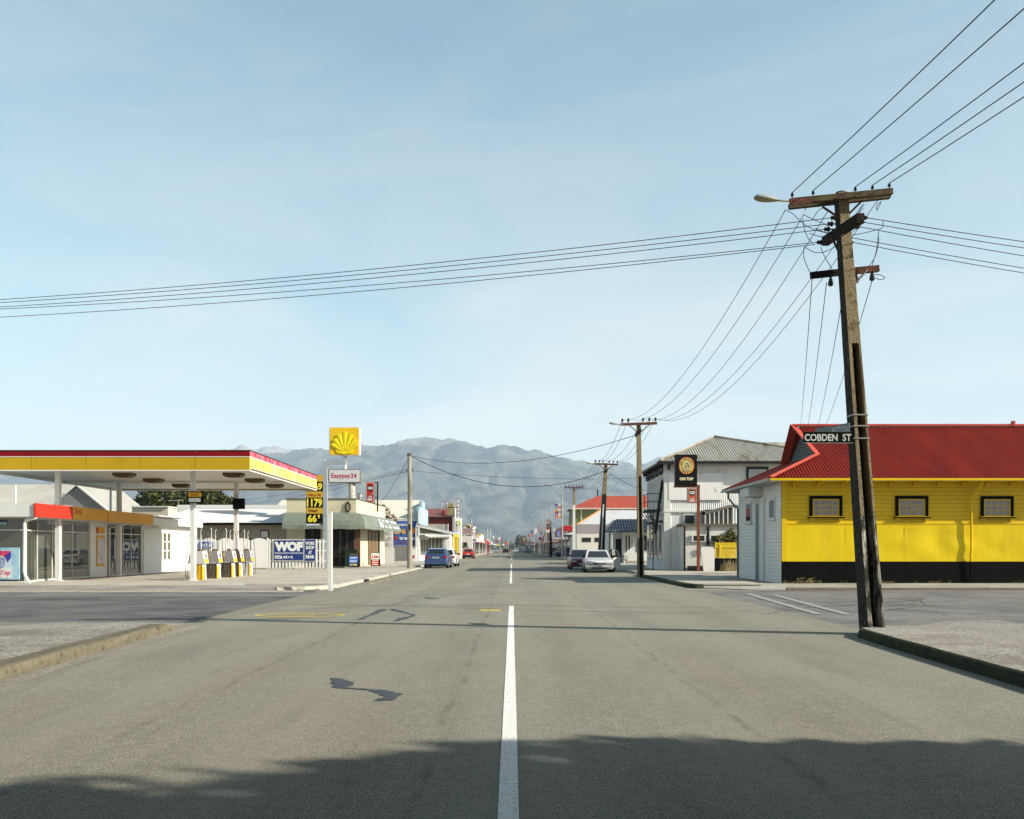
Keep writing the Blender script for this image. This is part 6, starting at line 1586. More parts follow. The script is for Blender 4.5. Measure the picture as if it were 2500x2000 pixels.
# BP sign box
yq = 136.6
t = thing('round_logo_sign', 'white sign tower with a green and yellow disc beyond the maroon building', 'sign', (PX(1119, yq), yq, 0))
MB().box(PX(1113, yq), PX(1127, yq), yq, yq + 1.2, 0.1, PZ(1265, yq)).build('tower', SHOPW, t)
b = MB(); b.prism([(PX(1118, yq) + 0.36 * math.cos(2 * math.pi * k / 18), yq - 0.03, PZ(1278, yq) + 0.36 * math.sin(2 * math.pi * k / 18)) for k in range(18)], (0, 0.03, 0)); b.build('disc', pm('logo_green', (0.40, 0.50, 0.02), 0.4), t)
b = MB(); b.prism([(PX(1117.3, yq) + 0.18 * math.cos(2 * math.pi * k / 18), yq - 0.05, PZ(1278, yq) + 0.2 * math.sin(2 * math.pi * k / 18)) for k in range(18)], (0, 0.03, 0)); b.build('disc_centre', SWHT, t)
MB().box(PX(1112.3, yq), PX(1114.3, yq), yq - 0.5, yq - 0.1, 0.1, PZ(1273, yq)).build('dark_post', BLK, t)

def far_shop(side, label, y0, y1, h, wall, ver=None, verz=(2.9, 3.25), extra=None, front=9.8, name='shop', win=True, verx=7.4, roof=None):
    """a small shop: side = -1 petrol station side, +1 hotel side"""
    X = side * front
    t = thing(name, label, 'shop', (X, y0, 0))
    a, c = (X, X - 14) if side < 0 else (X, X + 14)
    b = MB(); b.box(a, c, y0 + 0.1, y1 - 0.1, 0, h); b.build('wall', wall, t)
    b = MB(); b.box(a + (-0.1 if side > 0 else 0.1), a + (0.25 if side > 0 else -0.25), y0 + 0.05, y1 - 0.05, h, h + 0.7); b.build('parapet', roof or wall, t)
    if ver:
        FR = [BROWN, pm('front_dark', (0.05, 0.05, 0.05), 0.6), pm('front_teal', (0.04, 0.08, 0.08), 0.5), pm('front_tan', (0.28, 0.20, 0.12), 0.6)][int(y0) % 4]
        b = MB(); b.box(a - side * 0.02, a + side * 0.03, y0 + 0.12, y1 - 0.12, 0.1, verz[0]); b.box(a - side * 2.2, a + side * 0.02, y0 + 0.06, y0 + 0.098, 0.6, verz[0]) if side < 0 and False else None
        b.build('shopfront', FR, t)
    if win:
        nwin = max(1, int((y1 - y0) / 3.2)); F = face(X, y0, 0, (0, 1, 0)) if side < 0 else face(X, y1, 0, (0, -1, 0))
        L = y1 - y0
        for i in range(nwin):
            b = MB(); b.fbox(F, L * (i + 0.08) / nwin, L * (i + 0.92) / nwin, 0.5, 2.6, 0.0, 0.05); w = b.build('shop_window', ALU, t)
            b = MB(); b.fbox(F, L * (i + 0.12) / nwin, L * (i + 0.88) / nwin, 0.6, 2.5, 0.05, 0.056); b.build('pane', GLS, w)
    if ver:
        vx = side * verx
        b = MB(); b.prism([(X, y0 + 0.02, verz[1] + 0.25), (vx, y0 + 0.02, verz[1]), (vx, y0 + 0.02, verz[1] - 0.08), (X, y0 + 0.02, verz[1] + 0.15)], (0, y1 - y0 - 0.04, 0)); b.build('verandah_roof', IRONW, t)
        b = MB(); b.box(vx, vx - side * 0.08, y0, y1, verz[0], verz[1] + 0.05); b.box(min(X, vx), max(X, vx), y0, y0 + 0.06, verz[0], verz[1] + 0.05); b.build('verandah_fascia', ver, t)
        for i in range(2):
            y = y0 + 0.6 + (y1 - y0) * 0.55 * i
            b = MB(); b.box(vx + side * 0.12, vx + side * 0.22, y, y + 0.1, 0.1, verz[0] + 0.02); b.build('verandah_post', SHOPW if (i + int(y0)) % 3 else BROWN, t)
    return t
GREYG = pm('billboard_grey', (0.36, 0.33, 0.31), 0.6, 0.1, 1)
far_shop(-1, 'plain white shop with one small end window and pink and grey board on its roof', 152, 176, PZ(1309, 152), SHOPW, None, front=9.0, win=True)
t = thing('roof_billboard', 'faded pink and grey billboard on the plain white shop roof', 'billboard', (PX(1136, 153), 153, PZ(1309, 153)))
MB().box(PX(1118.5, 153), PX(1153.5, 153), 153, 153.2, PZ(1307, 153), PZ(1290, 153)).build('board', GREYG, t)
b = MB(); F = face(PX(1118.5, 152.98), 152.98, 0, (1, 0, 0)); w = PX(1153.5, 153) - PX(1118.5, 153); text_on(b, 'SECONDHAND', F, w / 2, PZ(1293.5, 153), w * 0.85, 0.2, 0.01, bold=0.02); b.bar(F[0] + F[1] * 0.2 + V(0, -0.02, PZ(1302, 153)), F[0] + F[1] * 2.0 + V(0, -0.02, PZ(1297, 153)), 0.02, 0.15); b.build('pink_lettering', pm('faded_pink', (0.50, 0.20, 0.22), 0.5), t)
F = face(PX(1125, 152.05), 152.08, 0, (1, 0, 0))
t = thing('end_wall_window', 'small olive framed window on the plain white end wall', 'window', (PX(1136, 152), 152, 1.5))
MB().fbox(F, PX(1131, 152) - PX(1125, 152), PX(1141, 152) - PX(1125, 152), PZ(1336, 152), PZ(1324, 152), 0.0, 0.05).build('frame', pm('olive_frame', (0.12, 0.12, 0.06), 0.5), t)
MB().fbox(F, PX(1133, 152) - PX(1125, 152), PX(1139, 152) - PX(1125, 152), PZ(1334.5, 152), PZ(1326, 152), 0.05, 0.06).build('pane', GLS, t)
# end wall reaching towards the kerb
t = thing('shop', 'low white end wall of the plain shop reaching to the footpath edge', 'building', (-8, 151, 0)); MB().box(PX(1118, 152.1), PX(1153, 152.1), 152.1, 153.4, 0.1, PZ(1309, 152.1)).build('wall', SHOPW, t)
rows = [(-1, 'dark green gabled shop behind the palm tree', 180, 196, 5.4, DGREEN, pm('fascia_dark', (0.06, 0.07, 0.08), 0.5), 9.8),
        (-1, 'cream shop with yellow plate over a grey verandah', 197, 214, 4.6, CREAM, LGREY, 9.8),
        (-1, 'white gable shop with red pillar at its verandah', 216, 240, 6.2, SHOPW, IRONW, 9.8),
        (-1, 'white two storey shop past the red pillar', 243, 262, 6.5, SHOPW, LGREY, 9.8),
        (-1, 'pinkish shop farther along the petrol station side', 264, 290, 4.6, pm('dusty_pink', (0.5, 0.38, 0.34), 0.6), SRED, 9.8),
        (-1, 'long pale shop row with red fascia on the petrol station side', 293, 340, 5.2, SHOPW, SRED, 9.8),
        (-1, 'brown brick toned shop row on the petrol station side', 344, 400, 4.4, pm('brick_tone', (0.25, 0.12, 0.08), 0.7), IRONW, 9.8),
        (-1, 'grey last shops before the trees on the petrol station side', 405, 500, 4.2, GIRON, LGREY, 9.8)]
for sd, lab, y0_, y1_, h_, m1, m2, fr_ in rows:
    far_shop(sd, lab, y0_, y1_, h_, m1, m2, front=fr_)
# gable roofs and small things on that side
t = thing('red_pillar_sign', 'slim red pillar sign at the kerb among the far white shops', 'sign', (PX(1191, 222), 222, 0.1))
MB().box(PX(1190, 222), PX(1193, 222), 222, 222.3, 0.1, PZ(1320, 222)).build('pillar', SRED, t)
MB().box(PX(1189.5, 222), PX(1193.5, 222), 221.9, 222.4, PZ(1320, 222), PZ(1316, 222)).build('cap', SWHT, t)
t = thing('yellow_plate_sign', 'square yellow plate on the cream shop parapet', 'sign', (PX(1171, 196.8), 196.8, 4.7))
MB().box(PX(1168.5, 196.8), PX(1174, 196.8), 196.8, 196.9, PZ(1309, 196.8), PZ(1303, 196.8)).build('plate', DIGIT, t)
for i, (px, Y, h_) in enumerate(((1151, 180, 1265), (1190.5, 230, 1290), (1197.5, 250, 1291), (1221, 330, 1308), (1231, 380, 1321), (1236.5, 420, 1319), (1241.5, 460, 1320), (1257.5, 600, 1320))):
    t = thing('flag_pole', 'thin pale flag pole standing %s along the far shops' % ['by the palm tree', 'first past the cream shop', 'second past the cream shop', 'at the red fascia row', 'before the brown row', 'beside the brown row', 'beyond the brown row', 'alone near the end of the road'][i], 'pole', (PX(px, Y), Y, 0.1))
    b = MB(); b.tube([(PX(px, Y), Y, 0.05), (PX(px, Y), Y, PZ(h_, Y))], 0.07 + Y / 6000, 6); b.build('shaft', STEEL, t)
for i, (px, Y, z_, m_) in enumerate(((1212, 300, 1322, SRED), (1223, 330, 1319, SRED), (1219, 310, 1315, SWHT), (1229, 360, 1330, SWHT), (1216, 280, 1330, DIGIT), (1205, 262, 1312, SWHT), (1234, 400, 1327, SRED), (1240, 470, 1327, pm('flag_orange', (0.6, 0.2, 0.05), 0.6)))):
    t = thing('shop_sign', 'small %s hanging sign on the far petrol station side verandahs, %s' % (['red', 'red', 'white', 'white', 'yellow', 'white', 'red', 'orange'][i], ['third last', 'on the long row', 'above the long row', 'past the long row', 'low by the pink shop', 'before the pink shop', 'by the brown row', 'last of all'][i]), 'sign', (PX(px, Y), Y, 2))
    MB().box(PX(px - 2.6, Y), PX(px + 2.6, Y), Y, Y + 0.15, PZ(z_ + 2.6, Y), PZ(z_ - 2.6, Y)).build('board', m_, t)
    MB().box(PX(px - 0.3, Y), PX(px + 0.3, Y), Y + 0.16, Y + 0.3, 0.1, PZ(z_ - 2.6, Y)).build('bracket', STEEL, t)

# ------------------------------------------------------------------ timber pole, mail box
YT = GY(1387.5, 0.1); TIMB = pm('pole_timber', (0.34, 0.31, 0.25), 0.9, 0.25, 4, 0.5, 30, col2=(0.15, 0.13, 0.10), c2amt=0.4, c2scale=3, stretch=(1, 1, 0.2))
tp = thing('timber_pole', 'grey weathered timber pole at the kerb outside the painted iron wall', 'pole', (PX(1000, YT), YT, 0.1))
b = MB(); b.tube([(PX(1000.5, YT), YT, 0.05), (PX(1000, YT), YT, 3.0), (PX(1000.8, YT), YT, 5.2), (PX(999.3, YT), YT, PZ(1111, YT))], [0.19, 0.165, 0.15, 0.125], 12); b.build('shaft', TIMB, tp)
b = MB(); b.tube([(PX(999.3, YT), YT, PZ(1113, YT)), (PX(999.3, YT), YT, PZ(1107.5, YT))], 0.145, 8); b.build('cap', ARMW, tp)
b = MB(); b.box(PX(992, YT), PX(994, YT), YT - 0.05, YT + 0.05, PZ(1152, YT), PZ(1145, YT)); b.box(PX(1006.5, YT), PX(1008.5, YT), YT - 0.05, YT + 0.05, PZ(1151, YT), PZ(1144, YT)); b.build('insulator', PORC, tp)
b = MB(); b.box(PX(998, YT), PX(1003, YT), YT - 0.2, YT - 0.14, PZ(1295, YT), PZ(1280, YT)); b.build('meter_box', ARMD, tp)
YY = YT + 5
t = thing('letter_box', 'red box on a thin dark post just behind the timber pole', 'letter box', (PX(1008, YY), YY, 0.1))
MB().box(PX(1003.5, YY), PX(1011.5, YY), YY, YY + 0.3, PZ(1363, YY), PZ(1356, YY)).build('box', SRED, t)
MB().box(PX(1005.7, YY), PX(1007, YY), YY + 0.1, YY + 0.2, 0.1, PZ(1363, YY)).build('post', BLK, t)
YY = 100
t = thing('shop_litter_bin', 'white cabinet standing by the painted iron wall', 'cabinet', (PX(1011, YY), YY, 0.1))
b = MB(); b.box(PX(1006, YY), PX(1016, YY), YY, YY + 0.4, 0.1, PZ(1338, YY)); b.box(PX(1005.5, YY), PX(1016.5, YY), YY - 0.05, YY + 0.45, PZ(1338, YY), PZ(1336.5, YY)); b.build('cabinet_body', SHOPW, t)
GC = 'lines strung from the timber pole'
T0 = V(PX(1005, YT), YT, PZ(1113, YT))
wire('thick cable from timber pole top to tarred leaning pole, sagging low over the street', T0 + V(0, 0, -0.05), V(PX(1474, Y3), Y3, PZ(1151, Y3)), 1.55, 0.022, GC, 40)
wire('cable from timber pole top up to the hotel corner pole', T0, V(PX(1557, Y2), Y2, PZ(1061, Y2)), 0.9, 0.014, GC, 40)
wire('thin cable from timber pole brackets across to the hotel wall', V(PX(1008, YT), YT, PZ(1150, YT)), V(PX(1582, 66), 66, PZ(1167, 66)), 0.25, 0.010, GC, 30)
wire('stay cable slanting from timber pole top down to the cafe roof', V(PX(997, YT), YT, PZ(1120, YT)), V(PX(928, 77), 77, zp - 0.0), 0.2, 0.014, GC, 20)
wire('thin line from timber pole bracket towards the workshop yard, upper', V(PX(992, YT), YT, PZ(1146, YT)), V(PX(700, 120), 120, PZ(1195, 120)), 0.3, 0.011, GC, 20)
wire('thin line from timber pole bracket towards the workshop yard, middle', V(PX(992, YT), YT, PZ(1150, YT)), V(PX(600, 120), 120, PZ(1232, 120)), 0.3, 0.011, GC, 20)
wire('thin line from timber pole bracket towards the workshop yard, lower', V(PX(992, YT), YT, PZ(1153, YT)), V(PX(430, 120), 120, PZ(1240, 120)), 0.3, 0.011, GC, 20)
wire('service line from tarred leaning pole to the hotel corner', V(PX(1488, Y3), Y3, PZ(1156, Y3)), V(PX(1582, 67), 67, PZ(1200, 67)), 0.12, 0.014, GC, 20)
# ------------------------------------------------------------------ the hotel
IRONS = pm('stained_roof_iron', (0.34, 0.32, 0.275), 0.6, 0.18, 1.5, col2=(0.20, 0.17, 0.12), c2amt=0.45, c2scale=0.9, stretch=(1.5, 0.4, 0.4))
HWALL = pm('hotel_iron_white', (0.80, 0.80, 0.78), 0.55, 0.05, 2, 0.1, 12, col2=(0.6, 0.6, 0.57), c2amt=0.2, c2scale=1.2, stretch=(2, 2, 0.4))
HDARK = pm('hotel_black_trim', (0.02, 0.02, 0.018), 0.6, 0.3, 4)
HX, HY, HYb = PX(1622, 60), 60.0, 67.6
ZE = PZ(1126, 59.5)
hotel = thing('hotel', 'two storey white corrugated hotel with grey hipped roof, brackets and fire escape', 'hotel', (HX, HY, 0))
b = MB(); b.box(HX + 0.06, 30, HY + 0.06, HYb, 0, ZE - 0.02); b.box(14, 30, HYb, HYb + 8, 0, ZE - 0.02); b.build('wall_core', WDIRT, hotel)
b = MB()
b.ribs((HX, HY, PZ(1246, HY)), (1, 0, 0), (0, 0, 1), (0, -1, 0), corr(18, 0.12, 0.012, 4), lambda d: (0, ZE - 0.3 - PZ(1246, HY)))
b.build('upper_iron_wall', HWALL, hotel)
b = MB(); b.ribs((HX, HY, 0.1), (1, 0, 0), (0, 0, 1), (0, -1, 0), corr(18, 0.12, 0.012, 4), lambda d: (0, PZ(1251, HY) - 0.1)); b.build('lower_iron_wall', HWALL, hotel)
b = MB(); b.box(HX - 0.05, HX + 18, HY - 0.10, HY, PZ(1251, HY), PZ(1246, HY)); b.box(HX - 0.02, HX + 18, HY - 0.07, HY, ZE - 0.30, ZE - 0.10); b.box(HX - 0.03, HX + 0.35, HY - 0.08, HY, 0.1, ZE - 0.3); b.build('white_band', WTRIM, hotel)
FH = face(HX, HYb, 0, (0, -1, 0)); LH = HYb - HY
b = MB(); b.ribs((HX - 0.01, HYb, 0.1), (0, 0, 1), (0, -1, 0), (-1, 0, 0), lap(ZE - 0.3, 0.2, 0.02), lambda d: (0, LH)); b.build('street_weatherboards', WDIRT, hotel)
b = MB()
for k in range(8):
    u = 0.15 + k * (LH - 0.5) / 7; b.fbox(FH, u, u + 0.10, ZE - 0.36, ZE - 0.12, 0.0, 0.30); b.fbox(FH, u + 0.02, u + 0.09, ZE - 0.62, ZE - 0.38, 0.0, 0.14)
for k in range(3):
    b.box(HX + 0.2 + k * 0.7, HX + 0.32 + k * 0.7, HY - 0.3, HY - 0.03, ZE - 0.5, ZE - 0.12)
b.build('eaves_bracket', HDARK, hotel)
b = MB(); b.fbox(FH, 0, LH + 0.1, ZE - 0.11, ZE - 0.02, 0, 0.5); b.fbox(FH, 0, LH, 3.55, 3.72, 0, 0.12); b.build('cornice', WTRIM, hotel)
for i, (u0, u1) in enumerate(((0.7, 1.6), (2.5, 3.4), (4.3, 5.2), (6.1, 6.9))):
    for (z0, z1) in ((4.15, 5.85), (0.9, 2.9)):
        b = MB(); b.fbox(FH, u0 - 0.12, u1 + 0.12, z0 - 0.12, z1 + 0.15, 0.02, 0.09); w = b.build('street_window', WTRIM, hotel)
        MB().fbox(FH, u0, u1, z0, z1, 0.09, 0.096).build('pane', GLS, w)
        MB().fbox(FH, u0 - 0.2, u1 + 0.2, z1 + 0.16, z1 + 0.28, 0.02, 0.2).build('hood', HDARK, w)
# roof
eY = 59.45; eX = PX(1611, eY); pkX, pkY, pkZ = PX(1743, 64), 64.0, PZ(1067, 64)
sl = Vector((0, pkY - eY, pkZ - ZE)); Ls = sl.length; sn = sl.normalized(); nn = Vector((1, 0, 0)).cross(sn)
rE = 21.9
b = MB(); b.ribs((eX, eY, ZE), (1, 0, 0), sn, nn, corr(rE - eX, 0.16, 0.022, 6), lambda d: (0, Ls * max(0, min(d / (pkX - eX), (rE - eX - d) / (rE - pkX)))))
hl_ = Vector((pkX - eX, 0, pkZ - ZE)); ln = hl_.length
b.ribs((eX, HYb + 0.6, ZE), (0, -1, 0), hl_.normalized(), Vector((0, -1, 0)).cross(hl_.normalized()), corr(HYb + 0.6 - eY, 0.2, 0.04, 6), lambda d: (0, ln * max(0, min(1, d / 3.6, (HYb + 0.6 - eY - d) / (pkY - eY)))))
b.quad((pkX, pkY, pkZ), (rE, eY, ZE), (rE, HYb + 3, ZE), (pkX, HYb - 3, pkZ)); b.quad((eX, HYb + 0.6, ZE), (pkX, HYb - 3, pkZ), (rE, HYb + 3, ZE))
y2 = 70.0; b.quad((PX(1780, 68), 68, ZE + 0.5), (PX(2000, 68), 68, ZE + 0.5), (PX(2000, y2), y2, PZ(1080, y2)), (PX(1825, y2), y2, PZ(1080, y2))); b.quad((PX(2000, y2), y2, PZ(1080, y2)), (PX(1825, y2), y2, PZ(1080, y2)), (PX(1800, 74), 74, ZE), (PX(2000, 74), 74, ZE))
b.build('roof', IRONS, hotel)
b = MB(); b.tube([(eX, eY, ZE + 0.05), (pkX, pkY, pkZ + 0.05), (rE, eY, ZE + 0.05)], 0.07, 6); b.build('ridge_cap', IRONS, hotel)
b = MB(); b.box(eX - 0.08, 27, eY - 0.1, eY + 0.02, ZE - 0.17, ZE - 0.0); b.box(eX - 0.1, eX + 0.02, eY, HYb + 0.6, ZE - 0.17, ZE - 0.0); b.box(eX + 0.03, 27, eY + 0.03, HY, ZE - 0.10, ZE - 0.08); b.build('gutter', HDARK, hotel)
b = MB(); xx = PX(1765, 66); b.tube([(xx, 66, 7.5), (xx, 66, PZ(1066, 66))], 0.02, 5); b.build('roof_rod', HDARK, hotel)
FS = face(HX, HY, 0, (1, 0, 0)); U = lambda px: PX(px, HY) - HX; ZH = lambda py: PZ(py, HY)
b = MB(); b.fbox(FS, U(1632), U(1765), ZH(1221), ZH(1155), 0.04, 0.10)
b.build('blank_board', pm('peeling_board', (0.84, 0.82, 0.79), 0.7, 0.04, 2, col2=(0.22, 0.17, 0.15), c2amt=0.10, c2scale=3.2), hotel)
for (pa, pb, ya, yb_) in ((1671, 1694, 1258, 1279),):
    b = MB(); b.fbox(FS, U(pa) - 0.06, U(pb) + 0.06, ZH(yb_) - 0.05, ZH(ya) + 0.06, 0.03, 0.08); w = b.build('side_window', WTRIM, hotel)
    MB().fbox(FS, U(pa), U(pb), ZH(yb_), ZH(ya), 0.08, 0.086).build('pane', GLS, w)
b = MB(); b.fbox(FS, U(1822), U(1875), ZH(1190), ZH(1140), 0.03, 0.09); w = b.build('green_framed_window', DGREEN, hotel)
b = MB(); b.fbox(FS, U(1827), U(1871), ZH(1190), ZH(1146), 0.09, 0.10); b.build('blind', CURT, w)
# sun room over the low wing
b = MB(); sx0, sx1 = PX(1722, 58.9), PX(1788, 58.9); z0, z1 = PZ(1280, 58.9), PZ(1238, 58.9)
b.prism([(sx0, 58.9, PZ(1250, 58.9)), (sx1, 58.9, PZ(1232, 58.9)), (sx1 + 0.6, 58.9, PZ(1234, 58.9)), (sx1 + 0.6, 58.9, PZ(1239, 58.9)), (sx1, 58.9, PZ(1239, 58.9)), (sx0, 58.9, PZ(1256, 58.9))], (0, 1.1, 0)); b.build('sunroom_roof', pm('grey_weathered', (0.16, 0.15, 0.12), 0.8, 0.3, 4), hotel)
b = MB(); b.box(sx0, sx1, 58.95, 60, z0, z1 - 0.15); b.build('sunroom_wall', pm('sunroom_glass', (0.10, 0.10, 0.09), 0.15, 0.5, 1.6, spec=0.6), hotel)
for k in range(7):
    x = sx0 + (sx1 - sx0) * k / 6; MB().box(x - 0.025, x + 0.025, 58.90, 58.95, z0, PZ(1257 - 18 * k / 6, 58.9)).build('mullion', WTRIM, hotel)
b = MB(); b.ribs((sx1 + 0.02, 58.9, PZ(1345, 58.9)), (1, 0, 0), (0, 0, 1), (0, -1, 0), corr(1.5, 0.15, 0.03, 4), lambda d: (0, PZ(1240, 58.9) - PZ(1345, 58.9))); b.box(sx1, sx1 + 1.6, 58.95, 60, 0.1, PZ(1240, 58.9)); b.build('iron_bay', HWALL, hotel)
# low wing
WX_, WY_ = 10.2, 57.9; zw_ = PZ(1284, WY_)
wing2 = thing('hotel_wing', 'low white flat roofed wing of the hotel with louvred window and mossy edge', 'building', (WX_, WY_, 0))
wxr = 14.6
b = MB(); b.box(WX_ + 0.03, wxr, WY_ + 0.03, 60.0, 0.1, zw_); b.box(WX_ + 0.03, 10.9, 60.0, 66.0, 0.1, zw_ - 0.004); b.build('wall', pm('plaster_white', (0.68, 0.67, 0.63), 0.7, 0.06, 2, 0.1, 10, col2=(0.42, 0.40, 0.35), c2amt=0.25, c2scale=1.3), wing2)
FW = face(WX_, 66.0, 0, (0, -1, 0)); FWf = face(WX_, WY_, 0, (1, 0, 0))
b = MB(); b.ribs((WX_, 66.0, 0.1), (0, 0, 1), (0, -1, 0), (-1, 0, 0), lap(zw_ - 0.1, 0.19, 0.02), lambda d: (0, 66.0 - WY_)); b.build('weatherboards', WDIRT, wing2)
b = MB(); b.box(WX_ - 0.12, wxr, WY_ - 0.12, WY_ + 0.4, zw_, zw_ + 0.13); b.box(WX_ - 0.12, WX_ + 0.3, WY_ + 0.4, 66, zw_, zw_ + 0.13); b.build('parapet_cap', pm('mossy_cap', (0.14, 0.13, 0.09), 0.9, 0.4, 5), wing2)
SY = lambda px: 66.0 - WX_ * FP / (px - 1250)
b = MB(); b.fbox(FW, SY(1633), SY(1641), 0.12, 2.15, 0.0, 0.05); b.build('door', GREYD, wing2)
b = MB(); b.fbox(FW, SY(1647), SY(1666), PZ(1330, 60.5), PZ(1292, 60.5), 0.02, 0.06)
for k in range(9):
    zz = PZ(1330, 60.5) + 0.05 + k * 0.1; b.fbox(FW, SY(1648), SY(1665), zz, zz + 0.05, 0.06, 0.09)
b.build('louvre_window', WDIRT, wing2)
b = MB(); b.tube([(WX_ - 0.05, WY_ - 0.06, 0.1), (WX_ - 0.05, WY_ - 0.06, zw_)], 0.06, 8); b.build('corner_pipe', HDARK, wing2)
Uf = lambda px: PX(px, WY_) - WX_; Zf = lambda py: PZ(py, WY_)
for pa, pb in ((1691, 1721), (1734, 1757), (1760, 1784)):
    b = MB(); b.fbox(FWf, Uf(pa) - 0.06, Uf(pb) + 0.06, Zf(1321) - 0.05, Zf(1307) + 0.06, 0.02, 0.08); w = b.build('strip_window', WTRIM, wing2)
    MB().fbox(FWf, Uf(pa) + 0.04, Uf(pb) - 0.04, Zf(1321), Zf(1308), 0.08, 0.086).build('pane', GLS, w)
MB().fbox(FWf, Uf(1725), Uf(1731), Zf(1332), Zf(1286), 0.02, 0.10).build('dark_pier', HDARK, wing2)
MB().fbox(FWf, 0.12, Uf(1735), 0.08, 0.42, 0.03, 0.06).build('dark_plinth', HDARK, wing2)
# fire escape
fe = thing('fire_escape', 'black steel fire escape platform and stair on the hotel street wall', 'fire escape', (8.6, 62, 3.8))
IRB = pm('iron_black', (0.012, 0.012, 0.013), 0.5, 0.2, 5)
fx0, fx1, fy0, fy1, fz = 8.42, HX - 0.01, 61.0, 65.4, 3.80
MB().box(fx0, fx1, fy0, fy1, fz, fz + 0.06).build('platform', IRB, fe)
b = MB()
for z in (0.55, 1.05): b.tube([(fx1, fy0, fz + z), (fx0, fy0, fz + z), (fx0, fy1, fz + z)], 0.025, 6)
b.build('rail', IRB, fe)
for (x, y) in ((fx0, fy0), (fx0, 62.5), (fx0, 64), (fx0, fy1), (fx1 - 0.05, fy0)):
    MB().tube([(x, y, fz), (x, y, fz + 1.08)], 0.022, 6).build('stanchion', IRB, fe)
for y in (61.2, 62.3, 63.4, 64.5):
    MB().bar((fx0 + 0.05, y, fz), (fx1, y, fz - 1.2), 0.05, 0.05).build('strut', IRB, fe)
b = MB(); b.bar((PX(1618, 60.2), 60.3, PZ(1172, 60.2)), (PX(1600, 60.2), 60.3, PZ(1303, 60.2)), 0.16, 0.14, up=(0, 1, 0)); b.build('stair_string', IRB, fe)
b = MB(); b.bar((fx0 + 0.1, fy0, fz), (PX(1602, 60.4), 60.5, PZ(1300, 60.4)), 0.05, 0.16, up=(0, 1, 0)); b.build('lower_string', IRB, fe)
for k in range(5):
    MB().tube([(8.75, 60.95 + k * 0.9, 0.1 + 0.0), (8.75, 60.95 + k * 0.9, fz)], 0.03, 6).build('bar', IRB, fe) if k in (0,) else None
# beer sign
by_ = 56.6; RPOST = pm('rust_post', (0.20, 0.06, 0.03), 0.7, 0.15, 4)
bs = thing('pub_sign', 'black pub sign with round DRAUGHT BEER badge and ON TAP on a rust brown post', 'pub sign', (PX(1705, by_), by_, 0.1))
MB().box(PX(1701.5, by_), PX(1708, by_), by_ - 0.08, by_ + 0.08, 0.09, PZ(1184, by_)).build('post', RPOST, bs)
MB().box(PX(1645.5, by_), PX(1708, by_), by_ - 0.09, by_ + 0.09, PZ(1190.5, by_), PZ(1186, by_)).build('arm', RPOST, bs)
FB = face(PX(1648, by_ - .15), by_ - 0.15, 0, (1, 0, 0)); U = lambda px: PX(px, by_ - .15) - PX(1648, by_ - .15); ZB = lambda py: PZ(py, by_ - .15)
MB().fbox(FB, U(1648), U(1702), ZB(1186), ZB(1110), -0.32, 0.0).build('sign_box', pm('sign_box_black', (0.008, 0.009, 0.009), 0.3, 0.1, 4), bs)
cx_, cz_ = U(1676), ZB(1137)
def disc(name, ra, rb, n0, m, k=40):
    b = MB()
    pts = []
    for i in range(k):
        a = 2 * math.pi * i / k; c, s = math.cos(a), math.sin(a)
        pts.append(FB[0] + FB[1] * (cx_ + ra * math.copysign(abs(c) ** 0.9, c)) + V(0, 0, cz_ + rb * math.copysign(abs(s) ** 0.9, s)) + FB[2] * n0)
    b.prism(pts, FB[2] * 0.006)
    return b.build(name, m, bs)
GOLD = pm('badge_gold', (0.62, 0.44, 0.12), 0.45, 0.05, 4)
disc('badge_rim', 0.445, 0.495, 0.001, pm('badge_red', (0.50, 0.03, 0.02), 0.4)); disc('badge', 0.41, 0.46, 0.008, GOLD); disc('badge_ring', 0.26, 0.31, 0.015, pm('badge_brown', (0.10, 0.03, 0.015), 0.5)); disc('badge_centre', 0.245, 0.295, 0.022, pm('badge_pale', (0.66, 0.55, 0.28), 0.45))
b = MB()
for s_, a0_, a1_ in (('DB DRAUGHT', 168, 12), ('BEER', 235, 305)):
    n = len(s_)
    for i, ch in enumerate(s_):
        if ch == ' ': continue
        a = R(a0_ + (a1_ - a0_) * i / (n - 1)); rot = a - R(90) if s_ != 'BEER' else a + R(90)
        text_on(b, ch, FB, cx_ + 0.335 * math.cos(a), cz_ + 0.385 * math.sin(a), 0.072, 0.105, 0.016, bold=0.05, rot=rot)
b.build('badge_lettering', MATS['badge_brown'], bs)
b = MB()
for (px_, pz_, w_, h_, r_) in ((-0.08, 0.1, .16, .05, .6), (0.06, 0.12, .05, .14, -.3), (-0.02, -0.02, .2, .05, .5), (0.1, -0.06, .12, .07, -.6), (-0.08, -0.12, .18, .045, .5), (0.02, -0.2, .2, .04, 0.1), (0.13, 0.04, .05, .12, .3)):
    ca, sa = math.cos(r_), math.sin(r_)
    P = lambda u, v: FB[0] + FB[1] * (cx_ + px_ + u * ca - v * sa) + V(0, 0, cz_ + pz_ + u * sa + v * ca) + FB[2] * 0.030
    b.quad(P(-w_ / 2, -h_ / 2), P(w_ / 2, -h_ / 2), P(w_ / 2 * .6, h_ / 2), P(-w_ / 2 * .7, h_ / 2))
b.build('badge_figure', BLK, bs)
b = MB(); text_on(b, 'ON TAP', FB, cx_, ZB(1169.3), U(1693) - U(1659.5), 0.175, 0.004, bold=0.06); b.build('lettering', pm('letter_cream', (0.80, 0.70, 0.45), 0.5), bs)
t = cd_sign('small salmon CD sign hanging under the black pub sign', PX(1677, by_), PX(1702, by_), PZ(1229, by_), PZ(1192, by_), by_ - 0.05, PZ(1229, by_), red=pm('sign_salmon', (0.50, 0.11, 0.05), 0.45, 0.06, 3), depth=0.08)
